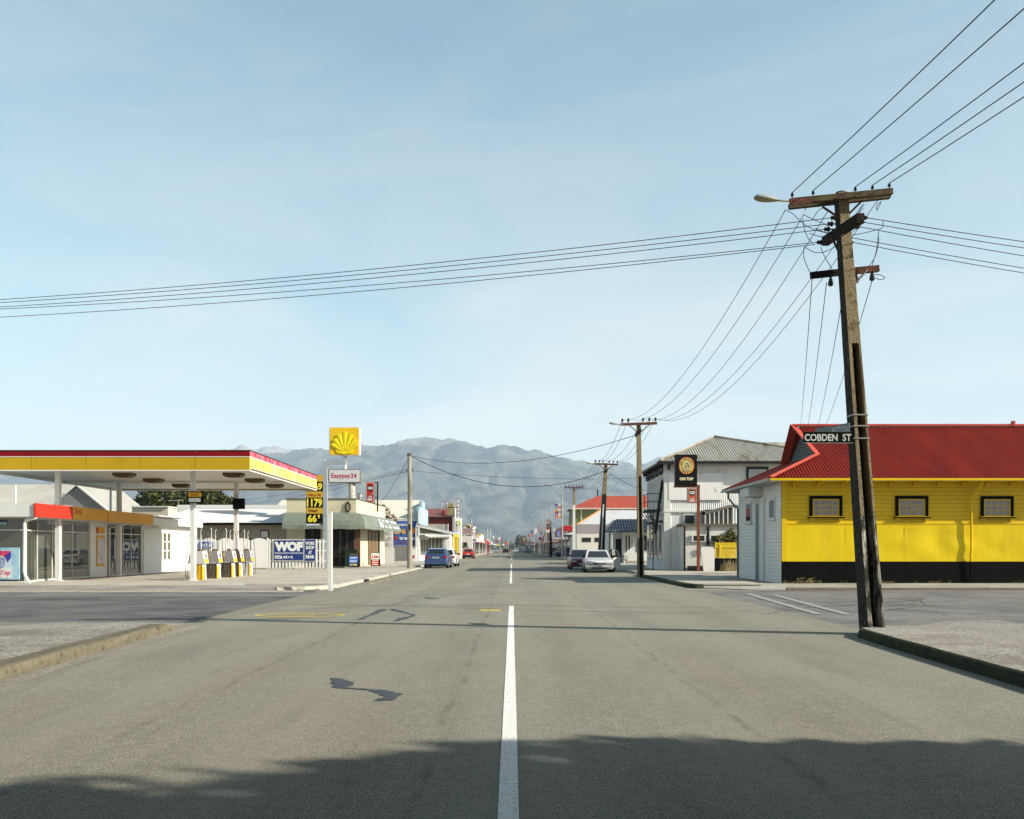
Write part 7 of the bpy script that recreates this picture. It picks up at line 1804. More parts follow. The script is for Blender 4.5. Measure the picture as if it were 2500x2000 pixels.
# screen panel, yellow fence, plants
wy_ = 57.0
t = thing('screen_panel', 'white leaning screen panel between the pub sign post and the yellow fence', 'screen', (PX(1728, wy_), wy_, 0.1))
b = MB(); b.prism([(PX(1718, wy_), wy_, 0.1), (PX(1744, wy_), wy_, 0.1), (PX(1745, wy_), wy_, PZ(1336, wy_)), (PX(1713, wy_), wy_, PZ(1334.5, wy_)), (PX(1711.5, wy_), wy_, PZ(1344, wy_))], (0, 0.1, 0)); b.build('panel', PLAS, t)
t = thing('yellow_fence', 'yellow picket fence with black lower half beside the hall', 'fence', (PX(1776, wy_), wy_, 0.1))
k = 0
for x in [PX(1745.5, wy_) + 0.105 * i for i in range(22)]:
    MB().box(x, x + 0.08, wy_, wy_ + 0.03, PZ(1363, wy_), PZ(1325, wy_) + (0.0 if k % 2 else 0.02)).build('picket', YPOST, t); k += 1
b = MB(); b.box(PX(1745, wy_), PX(1825, wy_), wy_ - 0.03, wy_ - 0.001, PZ(1337, wy_), PZ(1334, wy_)); b.box(PX(1756, wy_), PX(1761, wy_), wy_ - 0.05, wy_ - 0.031, PZ(1363, wy_), PZ(1328, wy_)); b.build('rail', YPOST, t)
MB().box(PX(1745, wy_), PX(1825, wy_), wy_ + 0.02, wy_ + 0.06, 0.08, PZ(1363.3, wy_)).build('black_base', BLK, t)

# ------------------------------------------------------------------ porch shop with blue tiles
SLATE = pm('blue_tile', (0.028, 0.040, 0.058), 0.35, 0.15, 6)
ys = 88.0
ps = thing('porch_shop', 'dirty white shopfront under a dark blue tiled porch roof beside the hotel', 'shop', (PX(1490, ys), ys, 0))
zb0, ztp = PZ(1296, ys - 1.4), PZ(1268, ys + 0.4)
x0_, x1_, y0_, y1_ = PX(1478, ys - 1.4), 13.2, ys - 1.4, ys + 0.4
b = MB(); sv = Vector((0, y1_ - y0_, ztp - zb0)); hx = PX(1505, y1_)
smp = []; d = 0.0
while d < x1_ - x0_: smp += [(d, 0.0), (d + 0.10, 0.05), (d + 0.2, 0.0)]; d += 0.24
b.ribs((x0_, y0_, zb0), (1, 0, 0), sv.normalized(), Vector((1, 0, 0)).cross(sv.normalized()), smp, lambda q: (0, sv.length * min(1, q / (hx - x0_))))
b.quad((x0_, y0_, zb0), (hx, y1_, ztp), (hx, y1_ + 3, ztp), (x0_, y1_ + 4, zb0)); b.box(x0_, x1_, y0_ + 0.02, y0_ + 0.08, zb0 - 0.14, zb0 - 0.01); b.box(x0_ + .02, x0_ + 0.1, y0_ + 0.08, y1_ + 4, zb0 - 0.14, zb0 - 0.01); b.box(x0_ + 0.1, x1_, y0_ + 0.1, y1_, zb0 - 0.1, zb0 - 0.08)
for k in range(1, 4): 
    f = k / 4; b.bar((x0_ + (hx - x0_) * f, y0_ + sv.y * f, zb0 + sv.z * f + 0.03), (x1_, y0_ + sv.y * f, zb0 + sv.z * f + 0.03), 0.04, 0.03)
b.build('tiled_roof', SLATE, ps)
b = MB(); b.box(PX(1523, ys), 16, ys, ys + 10, 0.1, zb0 + 0.3); b.box(PX(1493, ys + 3), PX(1523, ys + 3), ys + 2, ys + 10, 0.1, zb0 + 0.3); b.build('wall', WDIRT, ps)
b = MB(); b.box(PX(1503, ys + 2), PX(1523, ys + 2), ys + 1.9, ys + 1.98, 0.2, PZ(1316, ys + 2)); b.build('dark_doorway', DARK, ps)
FPp = face(PX(1523, ys - .01), ys - 0.01, 0, (1, 0, 0)); U = lambda px: PX(px, ys) - PX(1523, ys)
for pa, pb, yb_ in ((1527, 1530.5, 1347), (1534, 1538, 1340), (1556, 1568, 1345), (1572, 1582, 1345)):
    b = MB(); b.fbox(FPp, U(pa) - 0.05, U(pb) + 0.05, PZ(yb_, ys) - 0.05, PZ(1307, ys), 0, 0.04); w = b.build('window', WTRIM, ps)
    MB().fbox(FPp, U(pa), U(pb), PZ(yb_, ys), PZ(1308.5, ys), 0.04, 0.046).build('pane', GLS, w)
for px in (1486.5, 1493):
    MB().box(PX(px, ys - 1.2), PX(px + 2.4, ys - 1.2), ys - 1.25, ys - 1.15, 0.1, zb0 - 0.1).build('porch_post', WTRIM if px > 1490 else HDARK, ps)
MB().box(PX(1527, ys), PX(1580, ys), ys - 1.3, ys - 0.7, 0.1, 0.35).build('plinth', KERBL, ps)

# ------------------------------------------------------------------ low white shop, green house, farther shops on this side
yl = 120.0
ls = thing('low_shop', 'low white shop with lilac band and orange edged roof slope', 'shop', (PX(1408, yl), yl, 0))
xa_ = PX(1408, yl)
MB().box(xa_, 20, yl, yl + 14, 0.1, PZ(1302, yl)).build('wall', pm('cream_white', (0.70, 0.66, 0.58), 0.6, 0.04, 2), ls)
MB().box(xa_, 20, yl - 0.04, yl + 3, PZ(1302, yl) + 0.004, PZ(1280, yl)).build('lilac_band', pm('lilac', (0.34, 0.30, 0.31), 0.6, 0.04, 2), ls)
b = MB(); b.quad((PX(1405, yl + 3), yl + 3, PZ(1284, yl + 3)), (PX(1600, yl + 3), yl + 3, PZ(1284, yl + 3)), (PX(1600, yl + 9), yl + 9, PZ(1246, yl + 9)), (PX(1466, yl + 9), yl + 9, PZ(1246, yl + 9))); b.build('roof', IRONW, ls)
MB().bar((PX(1404, yl + 3), yl + 2.9, PZ(1283.5, yl + 3)), (PX(1466, yl + 9), yl + 9, PZ(1245.5, yl + 9)), 0.15, 0.2).build('orange_edge', pm('orange_edge', (0.50, 0.22, 0.07), 0.5), ls)
F = face(xa_, yl - 0.002, 0, (1, 0, 0)); U = lambda px: PX(px, yl) - xa_
for pa, pb in ((1422, 1442), (1453, 1462)):
    b = MB(); b.fbox(F, U(pa) - 0.05, U(pb) + 0.05, PZ(1323.5, yl), PZ(1312.5, yl), 0.0, 0.04); w = b.build('window', pm('olive_frame', (0.12, 0.12, 0.06), 0.5), ls)
    MB().fbox(F, U(pa), U(pb), PZ(1322.5, yl), PZ(1313.5, yl), 0.04, 0.05).build('pane', GLS, w)
yg = 157.0
gh = thing('green_building', 'tall green building with bright orange red hipped roof', 'building', (PX(1395, yg), yg, 0))
GRN = pm('olive_green_wall', (0.13, 0.16, 0.055), 0.6, 0.08, 1); ORR2 = pm('orange_red_iron', (0.36, 0.065, 0.035), 0.5, 0.12, 0.4)
gx0_ = PX(1397, yg); gze = PZ(1242, yg)
MB().box(gx0_, 26, yg, yg + 10, 0.1, gze).build('wall', GRN, gh)
b = MB(); ex = PX(1391, yg - 0.6); rxl = PX(1458, yg + 5); rz_ = PZ(1211, yg + 5)
b.quad((ex, yg - 0.6, gze), (27, yg - 0.6, gze), (26, yg + 5, rz_), (rxl, yg + 5, rz_)); b.quad((ex, yg + 10.6, gze), (ex, yg - 0.6, gze), (rxl, yg + 5, rz_)); b.quad((27, yg + 10.6, gze), (ex, yg + 10.6, gze), (rxl, yg + 5, rz_), (26, yg + 5, rz_)); b.build('roof', ORR2, gh)
b = MB(); b.box(ex, 27, yg - 0.7, yg - 0.55, gze - 0.12, gze + 0.1); b.build('gutter', pm('gutter_pink', (0.6, 0.45, 0.38), 0.5), gh)
for px in (1418, 1457, 1485, 1521):
    MB().box(PX(px, yg), PX(px + 1.6, yg), yg - 0.15, yg, 1 if px == 1418 else gze - 0.6, gze - 0.1).build('downpipe', SHOPW, gh)
MB().tube([(PX(1459, yg + 8), yg + 8, gze), (PX(1459, yg + 8), yg + 8, PZ(1195, yg + 8))], 0.12, 6).build('flue', HDARK, gh)
t = far_shop(1, 'shop with bold red verandah fascia below the green building', 138, 165, 4.2, WDIRT, SRED, (3.85, 4.6), front=9.4, verx=7.35)
t = thing('hanging_verandah_sign', 'white tapered verandah front between red fascia and low white shop', 'verandah', (PX(1390, 131), 131, 3))
b = MB(); b.prism([(PX(1378, 131), 131, PZ(1306, 131)), (PX(1408, 131), 131, PZ(1306, 131)), (PX(1408, 131), 131, PZ(1296, 131)), (PX(1390, 131), 131, PZ(1301, 131))], (0, 2, 0)); b.build('front', SHOPW, t)
b = MB(); b.box(PX(1378, 131), PX(1408, 131), 131.0, 133, PZ(1310, 131), PZ(1306.2, 131)); b.build('underside', DARK, t)
MB().box(PX(1379, 131), PX(1380.5, 131), 131.1, 131.3, 0.1, PZ(1310, 131)).build('post', SHOPW, t)
rows = [(1, 'white tall shop with blank upper wall behind the striped banners', 170, 188, 7.0, SHOPW, WDIRT),
        (1, 'coral fascia shop on the hotel side beyond the blank white one', 190, 208, 4.8, pm('coral', (0.55, 0.15, 0.09), 0.5), pm('coral_fascia', (0.50, 0.10, 0.06), 0.5)),
        (1, 'olive fronted shop with white verandah on the hotel side', 210, 226, 4.6, pm('olive_front', (0.20, 0.17, 0.06), 0.6), SHOPW),
        (1, 'white shop with magenta verandah edge on the hotel side', 228, 250, 5.4, SHOPW, pm('magenta', (0.45, 0.05, 0.13), 0.5)),
        (1, 'maroon lettered shop farther on the hotel side', 252, 276, 5.0, MAR, LGREY),
        (1, 'white two storey shop with orange ledge on the hotel side', 278, 300, 6.6, SHOPW, pm('orange_ledge', (0.50, 0.20, 0.06), 0.5)),
        (1, 'dark verandah shop row far along the hotel side', 303, 350, 4.6, pm('brown_front', (0.16, 0.11, 0.07), 0.6), GREYG),
        (1, 'mixed pale shop row with red signs far along the hotel side', 354, 420, 5.0, WDIRT, SRED),
        (1, 'last low shops before the trees on the hotel side', 425, 540, 4.0, GIRON, LGREY)]
for sd, lab, y0_, y1_, h_, m1, m2 in rows:
    far_shop(sd, lab, y0_, y1_, h_, m1, m2, front=9.8, verx=7.4)

# ------------------------------------------------------------------ street lamps and banners down the hotel side
LX = 6.85
def lamp_proto():
    t = thing('street_lamp', '', 'street lamp', (0, 0, 0), 'curved steel street lamps along the hotel side')
    MB().tube([(0, 0, 0.05), (0, 0, 4.5), (0, 0, 9.0)], [0.11, 0.09, 0.065], 8).build('lamp_post', STEEL, t)
    MB().tube([(0, 0, 8.9), (-0.10, 0, 9.3), (-0.4, 0, 9.48), (-1.75, 0, 9.95)], [0.065, 0.06, 0.05, 0.045], 6).build('lamp_arm', STEEL, t)
    MB().tube([(-1.6, 0, 9.9), (-1.75, 0, 9.94), (-2.1, 0, 10.03), (-2.35, 0, 10.09)], [0.05, 0.10, 0.11, 0.05], 8).build('lamp_head', LAMPH, t)
    return t
BC = [pm('flag_blue', (0.03, 0.05, 0.28), 0.6), SRED, SWHT, pm('flag_yellow', (0.75, 0.42, 0.03), 0.6), pm('flag_sky', (0.35, 0.55, 0.65), 0.6), pm('flag_navy', (0.02, 0.03, 0.06), 0.6)]
def banner_proto():
    t = thing('banner', '', 'banner', (0, 0, 0), 'signal flag banners on the street lamps')
    rnd = random.Random(3)
    b = MB(); b.box(-1.02, -0.09, -0.012, 0.012, 5.45, 7.45); b.build('cloth', SWHT, t)
    b = MB(); x0_, w_, h_ = -1.0, 0.44, 0.33
    for r_ in range(6):
        for c_ in range(2):
            a, z = x0_ + c_ * 0.46, 5.47 + r_ * 0.33; m = [1, 3, 0, 2, 1, 5, 3, 2, 0, 1, 0, 2][r_ * 2 + c_]
            b.box(a, a + w_, -0.016, -0.0125, z, z + 0.30, m)
            b.box(a + 0.12, a + 0.32, -0.02, -0.0162, z + 0.09, z + 0.21, [2, 1, 3, 1, 0, 2, 0, 1, 2, 3, 1, 0][r_ * 2 + c_])
    b.build('signal_flag_pattern', BC, t)
    MB().box(-1.05, 0, -0.02, 0.02, 7.46, 7.50).build('banner_arm', STEEL, t)
    MB().tube([(-1.03, 0, 7.48), (-1.03, 0, 5.0)], 0.012, 5).build('cord', STEEL, t)
    return t
ordw = ['nearest, beside the blue parking sign', 'second along', 'third along', 'fourth along', 'fifth along', 'sixth along', 'seventh along', 'eighth along', 'ninth along', 'tenth along']
lpY = [134, 173, 199, 226, 259, 303, 345, 395, 450, 520]
lp0, bn0 = lamp_proto(), banner_proto()
for i, y in enumerate(lpY):
    o = lp0 if i == 0 else copy_tree(lp0)
    o.location = (LX, y, 0.1); o['label'] = 'curved steel street lamp on the hotel side kerb, ' + ordw[i]
for i in (0, 1, 3, 5, 6):
    y = lpY[i]
    o = bn0 if i == 0 else copy_tree(bn0)
    o.scale = (1, 1, 1) if i == 0 else (0.8, 1, 0.75)
    o.location = (LX, y, 0.1 + (0 if i == 0 else [0, .9, 0, 1.1, 0, 0.7, 1.2][i])); o['label'] = 'signal flag banner hung on a street lamp, ' + ['nearest, above the blue sign'] [0] if i == 0 else 'signal flag banner hung on a street lamp, ' + ordw[i]
t = thing('parking_sign', 'blue upright sign with white marks on the first curved street lamp', 'sign', (LX - 0.4, 133.8, 3))
MB().box(PX(1359.5, 133.8), PX(1368, 133.8), 133.8, 133.84, PZ(1311.5, 133.8), PZ(1295, 133.8)).build('plate', pm('parking_blue', (0.05, 0.10, 0.48), 0.45), t)
b = MB(); F = face(PX(1359.5, 133.8), 133.79, 0, (1, 0, 0))
for k, s_ in enumerate(('P120', 'PARK', 'MALL', 'SHOPS')): text_on(b, s_, F, 0.235, PZ(1298.5 + 3.4 * k, 133.8), 0.3, 0.12, 0.005, bold=0.03)
b.build('lettering', SWHT, t)
t = thing('black_pole', 'thick black pole beside the second street lamp on the hotel side', 'pole', (7.0, 165, 0.1))
MB().tube([(PX(1344.5, 165), 165, 0.05), (PX(1344.5, 165), 165, 3.4), (PX(1344, 165), 165, 5.0)], [0.26, 0.2, 0.09], 10).build('shaft', BLK, t)
# small far signs on that side
for i, (px, Y, z0_, z1_, wd, m_) in enumerate(((1337, 200, 1293, 1286, 9, SRED), (1332, 215, 1309, 1300, 9, MATS['olive_front']), (1320, 245, 1318, 1311, 9, MATS['magenta']), (1322, 240, 1306, 1294, 6, MAR), (1308, 285, 1304, 1291, 6, SWHT), (1299, 320, 1303, 1296, 5, SBLUE), (1291, 360, 1311, 1305, 4, SRED), (1279, 420, 1320, 1315, 3.5, MATS['flag_yellow']), (1276, 450, 1326, 1322, 3.5, SRED), (1289, 380, 1325, 1321, 3, BC[1]))):
    t = thing('shop_sign', ['red', 'olive', 'magenta', 'maroon', 'white', 'blue', 'small red', 'small yellow', 'tiny red', 'low red'][i] + ' sign board over the far hotel side verandahs, ' + ['closest', 'second', 'third', 'fourth', 'fifth', 'sixth', 'seventh', 'eighth', 'ninth', 'tenth'][i] + ' one out', 'sign', (PX(px, Y), Y, 3))
    MB().box(PX(px - wd / 2, Y), PX(px + wd / 2, Y), Y, Y + 0.12, PZ(z0_, Y), PZ(z1_, Y)).build('board', m_, t)
    MB().box(PX(px, Y) - 0.03, PX(px, Y) + 0.03, Y + 0.13, Y + 0.2, 3.0, PZ(z1_, Y)).build('bracket', STEEL, t)
t = thing('kerb_bin', 'white and lime litter bin at the hotel side kerb far down', 'bin', (PX(1318, 182), 182, 0.1))
MB().box(PX(1315.5, 182), PX(1321, 182), 182, 182.4, 0.3, PZ(1337, 182)).build('body', SWHT, t); MB().box(PX(1315.3, 182), PX(1321.2, 182), 181.9, 182.5, 0.1, 0.3).build('base', pm('lime', (0.35, 0.5, 0.1), 0.5), t)
# ------------------------------------------------------------------ cars
TYRE = pm('tyre', (0.014, 0.014, 0.015), 0.85, 0.2, 8)
RIM = pm('rim', (0.45, 0.46, 0.47), 0.3, 0.1, 6, metal=0.6)
TLR = pm('tail_red', (0.45, 0.01, 0.01), 0.15, 0.1, 6, coat=0.5)
HLG = pm('head_glass', (0.55, 0.56, 0.55), 0.1, 0.15, 10, coat=0.6)
AMB = pm('indicator', (0.6, 0.22, 0.03), 0.2)
PLATE = pm('plate_white', (0.7, 0.7, 0.68), 0.5)
TRIMB = pm('car_trim_black', (0.012, 0.012, 0.013), 0.5)
CARG = glass_mat('car_glass', (0.014, 0.018, 0.020), 0.03, 0.7)
def cpaint(name, col, metal=0.2):
    return pm(name, col, 0.28, 0.03, 3, metal=metal, coat=0.6)
def car(label, paint, loc, rz, L=4.4, W=1.7, belt=0.92, roof=1.42, nose=0.70, tail=0.95, rb=-0.49, rr=-0.40, rf=0.02, wb=0.20, bump=None, square=False, group='cars parked along the street', detail=True, door_open=False, kind='car', plate='AB1234', coupe=False):
    """front towards +y; rb/rr/rf/wb = rear glass foot, roof rear, roof front, windscreen foot as fractions of the length"""
    t = thing('parked_car', label, kind, (0, 0, 0), group)
    bump = bump or paint
    zb = 0.20; hw = W / 2
    st = [(-0.5, 0.46, 0.62, .80), (-0.492, 0.26, 0.70, .92), (-0.475, 0.22, tail - 0.03, .965), (-0.45, 0.20, tail, .98), (-0.3, 0.19, belt, 1), (0.0, 0.19, belt, 1), (wb, 0.19, belt - 0.01, 1), (wb + 0.08, 0.19, belt - 0.05, .995), (0.40, 0.19, nose + 0.10, .985), (0.46, 0.20, nose + 0.03, .95), (0.485, 0.24, nose - 0.03, .90), (0.5, 0.34, nose - 0.16, .82)]
    b = MB(); prev = None
    for f, z0, z1, k in st:
        h = hw * k; zm = z0 + (z1 - z0) * 0.45
        half = [(0, z0), (h * .88, z0), (h * .97, z0 + 0.05), (h, zm), (h * .99, z0 + (z1 - z0) * .7), (h * .955, z1 - 0.05), (h * .90, z1 - 0.012), (h * .5, z1 + (0.02 if not square else 0.005)), (0, z1 + (0.03 if not square else 0.006))]
        ring = [(x, f * L, z) for x, z in half] + [(-x, f * L, z) for x, z in half[-2:0:-1]]
        s = len(b.v); b.v += ring; n = len(ring)
        if prev is None: b.f.append(tuple(range(s, s + n))); b.m.append(0)
        else:
            for i in range(n): b.f.append((prev + i, prev + (i + 1) % n, s + (i + 1) % n, s + i)); b.m.append(0)
        prev = s
    b.f.append(tuple(range(prev, prev + n))[::-1]); b.m.append(0)
    body = b.build('body', paint, t, smooth=True)
    md = body.modifiers.new('edge', 'EDGE_SPLIT'); md.split_angle = R(38)
    # greenhouse
    hb, hr = hw * 0.90, hw * 0.70
    B0, B1, R0, R1 = rb * L, wb * L, rr * L, rf * L
    zb_, zr_ = belt - 0.01, roof
    P = {'rbl': V(-hb, B0, tail - 0.02), 'rbr': V(hb, B0, tail - 0.02), 'wbl': V(-hb, B1, zb_), 'wbr': V(hb, B1, zb_), 'rrl': V(-hr, R0, zr_ - 0.03), 'rrr': V(hr, R0, zr_ - 0.03), 'rfl': V(-hr, R1, zr_ - 0.02), 'rfr': V(hr, R1, zr_ - 0.02)}
    b = MB()
    ym = (R0 + R1) / 2
    vs = [P['rbl'], P['rbr'], P['wbr'], P['wbl'], P['rrl'], P['rrr'], P['rfr'], P['rfl'], V(-hr * .95, ym, zr_ + 0.02), V(hr * .95, ym, zr_ + 0.02)]
    b.add(vs, [(0, 1, 5, 4), (1, 2, 6, 9, 5), (2, 3, 7, 6), (3, 0, 4, 8, 7), (4, 5, 9, 8), (8, 9, 6, 7)])
    b.build('roof', paint, t)
    def glass(name, a, c, d, e, u0, u1, v0, v1, off=0.006):
        """panel on quad a(lower) c(lower) d(upper) e(upper)"""
        n = (c - a).cross(e - a).normalized()
        q = lambda u, v: (a.lerp(c, u)).lerp(e.lerp(d, u), v) + n * off
        b = MB(); b.quad(q(u0, v0), q(u1, v0), q(u1 - (0.02 if name != 'side_window' else 0), v1), q(u0 + (0.02 if name != 'side_window' else 0), v1)); return b.build(name, CARG, t)
    glass('windscreen', P['wbr'], P['wbl'], P['rfl'], P['rfr'], 0.07, 0.93, 0.06, 0.90)
    glass('rear_window', P['rbl'], P['rbr'], P['rrr'], P['rrl'], 0.08, 0.92, 0.14, 0.88)
    if detail:
        for (a, c, d, e) in ((P['rbr'], P['wbr'], P['rfr'], P['rrr']), (P['wbl'], P['rbl'], P['rrl'], P['rfl'])):
            for u0, u1 in ((0.06, 0.30), (0.34, 0.63), (0.67, 0.95)):
                glass('side_window', a, c, d, e, u0, u1, 0.10, 0.86)
    # wheels
    wr = 0.30
    for sx in (-1, 1):
        for fy in (-0.30, 0.31):
            y = fy * L
            b = MB(); arch = []
            for i in range(11): a = math.pi * i / 10; arch.append((sx * (hw + 0.004), y + (wr + 0.055) * math.cos(a), wr + (wr + 0.055) * math.sin(a)))
            arch += [(sx * (hw + 0.004), y - wr - 0.055, 0.20), (sx * (hw + 0.004), y + wr + 0.055, 0.20)]
            b.prism(arch, (-sx * 0.25, 0, 0)); b.build('wheel_arch', TRIMB, t)
            b = MB(); b.tube([(sx * (hw - 0.19), y, wr), (sx * (hw - 0.17), y, wr), (sx * (hw + 0.0), y, wr), (sx * (hw + 0.02), y, wr)], [wr - 0.03, wr, wr, wr - 0.03], 18); w = b.build('tyre', TYRE, t)
            if detail:
                b = MB(); b.tube([(sx * (hw + 0.015), y, wr), (sx * (hw + 0.026), y, wr)], [0.19, 0.17], 12)
                b.build('rim', RIM, w)
    yb, yf = -0.5 * L, 0.5 * L
    for sx in (-1, 1):
        b = MB(); b.box(sx * hw * 0.62, sx * hw * 0.93, yb - 0.012, yb + 0.25, tail - 0.24, tail - 0.09); b.build('tail_light', TLR, t)
        b = MB(); b.box(sx * hw * 0.50, sx * hw * 0.87, yf - 0.16, yf - 0.015, nose - 0.16, nose - 0.04); b.build('headlight', HLG, t)
        if detail:
            b = MB(); b.box(sx * hw * 0.875, sx * hw * 0.93, yf - 0.25, yf - 0.08, nose - 0.15, nose - 0.05); b.build('indicator', AMB, t)
            b = MB(); yy = wb * L - 0.22; b.box(sx * (hb + 0.0), sx * (hb + 0.20), yy, yy + 0.10, belt + 0.01, belt + 0.14); b.build('door_mirror', TRIMB, t)
    b = MB(); b.box(-hw * 0.45, hw * 0.45, yf - 0.10, yf - 0.005, nose - 0.14, nose - 0.08); b.build('grille', TRIMB, t)
    b = MB(); b.box(-hw * 0.9, hw * 0.9, yf - 0.12, yf + 0.02, 0.33, 0.48); b.build('front_bumper', bump, t)
    if detail:
        b = MB(); b.box(-hw * 0.91, hw * 0.91, yf - 0.1, yf + 0.028, 0.485, 0.52); b.build('bumper_strip', TRIMB, t)
    b = MB(); b.box(-hw * 0.5, hw * 0.5, yf - 0.1, yf + 0.024, 0.24, 0.33); b.build('air_intake', TRIMB, t)
    b = MB(); b.box(-hw * 0.94, hw * 0.94, yb - 0.03, yb + 0.18, 0.30, 0.50); b.build('rear_bumper', bump, t)
    b = MB(); b.box(-hw * 0.85, hw * 0.85, yb + 0.0, yb + 0.3, 0.17, 0.30); b.build('underbody', TRIMB, t)
    if detail:
        for (y, zc, nm) in ((yb - 0.02, tail - 0.20 if not square else 0.62, 'number_plate'), (yf + 0.024, 0.40, 'number_plate')):
            b = MB(); b.box(-0.24, 0.24, y - 0.008, y + 0.008, zc - 0.06, zc + 0.06); pl = b.build(nm, PLATE, t)
            F = face(-0.24, y - 0.01, 0, (1, 0, 0)) if y < 0 else face(0.24, y + 0.01, 0, (-1, 0, 0))
            b = MB(); text_on(b, plate, F, 0.24, zc, 0.40, 0.075, 0.001, bold=0.02); b.build('lettering', TRIMB, pl)
        b = MB(); b.tube([(hw * 0.5, yb - 0.05, 0.22), (hw * 0.5, yb + 0.2, 0.22)], 0.03, 6); b.build('exhaust', STEEL, t)
    if door_open:
        # driver's door swung open about its front edge on the -x side
        hy = wb * L - 0.35; ang = R(28); d = V(-math.sin(ang), -math.cos(ang), 0); o = V(-hw, hy, 0); n = d.cross(V(0, 0, 1))
        b = MB(); b.prism([o + V(0, 0, 0.28), o + d * 1.15 + V(0, 0, 0.30), o + d * 1.18 + V(0, 0, 0.9), o + V(0, 0, 0.9)], n * 0.07); dr = b.build('open_door', paint, t)
        b = MB()
        tp = V(0.16, 0, 0)
        b.bar(o + V(0, 0, 0.9) + n * 0.035, o + d * 0.42 + V(0.10, 0, 1.33), 0.04, 0.05); b.bar(o + d * 0.42 + V(0.10, 0, 1.33), o + d * 1.08 + V(0.10, 0, 1.33), 0.04, 0.05); b.bar(o + d * 1.08 + V(0.10, 0, 1.33), o + d * 1.15 + V(0, 0, 0.9) + n * 0.035, 0.04, 0.05); b.build('window_frame', paint, dr)
        b = MB(); b.quad(o + d * 0.05 + V(0, 0, 0.92) + n * 0.03, o + d * 1.12 + V(0, 0, 0.92) + n * 0.03, o + d * 1.05 + V(0.10, 0, 1.31), o + d * 0.43 + V(0.10, 0, 1.31)); b.build('door_glass', pm('door_glass_grey', (0.16, 0.17, 0.15), 0.05, 0.1, 3), dr)
        b = MB(); b.box(o.x - 0.26, o.x - 0.05, hy + 0.0, hy + 0.1, 0.9, 1.03); b.build('door_mirror', TRIMB, dr)
    t.location = loc; t.rotation_euler = (0, 0, rz)
    return t
BLUEP = cpaint('car_blue', (0.07, 0.12, 0.30), 0.35)
car('metallic blue hatchback seen from behind, parked at the kerb nib', BLUEP, (PX(1070, 73) , 73.4, 0), R(-1.5), L=4.2, W=1.72, belt=0.93, roof=1.45, nose=0.72, tail=0.98, rb=-0.485, rr=-0.36, rf=0.02, wb=0.20, plate='YW2517')
car('white sedan half hidden in front of the blue hatchback', cpaint('car_white', (0.72, 0.73, 0.74), 0.0), (PX(1090, 79), 80.0, 0), R(-1.5), L=4.4, W=1.70, belt=0.92, roof=1.40, rb=-0.36, rr=-0.25, tail=0.94, plate='SM6820')
car('boxy old red hatchback parked beyond the yellow posts', cpaint('car_red', (0.42, 0.025, 0.015), 0.0), (PX(1143, 138), 140, 0), R(-2), L=3.8, W=1.58, belt=0.86, roof=1.40, nose=0.74, tail=0.90, rb=-0.47, rr=-0.40, rf=0.05, wb=0.16, bump=TRIMB, square=True, plate='HJ4471')
car('white nineties coupe facing us with its driver door open', cpaint('car_pale', (0.60, 0.61, 0.60), 0.1), (PX(1460.5, 60), 60.6, 0), R(180 - 1.5), L=4.6, W=1.74, belt=0.87, roof=1.34, nose=0.67, tail=0.90, rb=-0.40, rr=-0.20, rf=-0.03, wb=0.15, square=True, door_open=True, plate='PU8039')
car('dark maroon hatchback parked behind the white coupe', cpaint('car_maroon', (0.13, 0.012, 0.035), 0.3), (PX(1420, 67.5), 68.6, 0), R(180), L=4.1, W=1.66, belt=0.88, roof=1.36, nose=0.66, tail=0.92, rb=-0.46, rr=-0.30, rf=0.02, wb=0.22, plate='UE3356')
GF = 'cars parked far down the street'
farcars = [(1211, 330, 180, (0.4, 0.42, 0.40), 'pale grey car facing us far down on the petrol station side'), (1223, 345, 0, (0.45, 0.42, 0.36), 'beige car next to the pale grey one, far down'), (1234, 300, 0, (0.03, 0.025, 0.02), 'black car in the far row on the petrol station side'),
           (1243, 380, 180, (0.25, 0.04, 0.03), 'small dark red car farthest on the petrol station side'), (1261, 330, 180, (0.7, 0.7, 0.7), 'white car driving alone in the far lane'), (1270, 420, 180, (0.05, 0.08, 0.2), 'small navy car far down on the hotel side'),
           (1277, 380, 180, (0.3, 0.33, 0.38), 'silver blue car far down on the hotel side'), (1289, 290, 180, (0.03, 0.05, 0.06), 'large dark teal wagon parked far down on the hotel side'), (1352, 205, 180, (0.25, 0.02, 0.05), 'crimson car parked under the far hotel side verandahs'), (1384, 150, 90, (0.10, 0.13, 0.25), 'blue grey car under the red fascia verandah')]
for i, (px, Y, rz, c_, lab) in enumerate(farcars):
    car(lab, cpaint('far_car_paint_' + 'abcdefghij'[i], c_), (PX(px, Y) if Y != 150 else 8.4, Y, 0.0 if px < 1350 else 0.13), R(rz), detail=False, group=GF, roof=1.5 if Y == 290 else 1.42, W=1.85 if Y == 290 else 1.7)

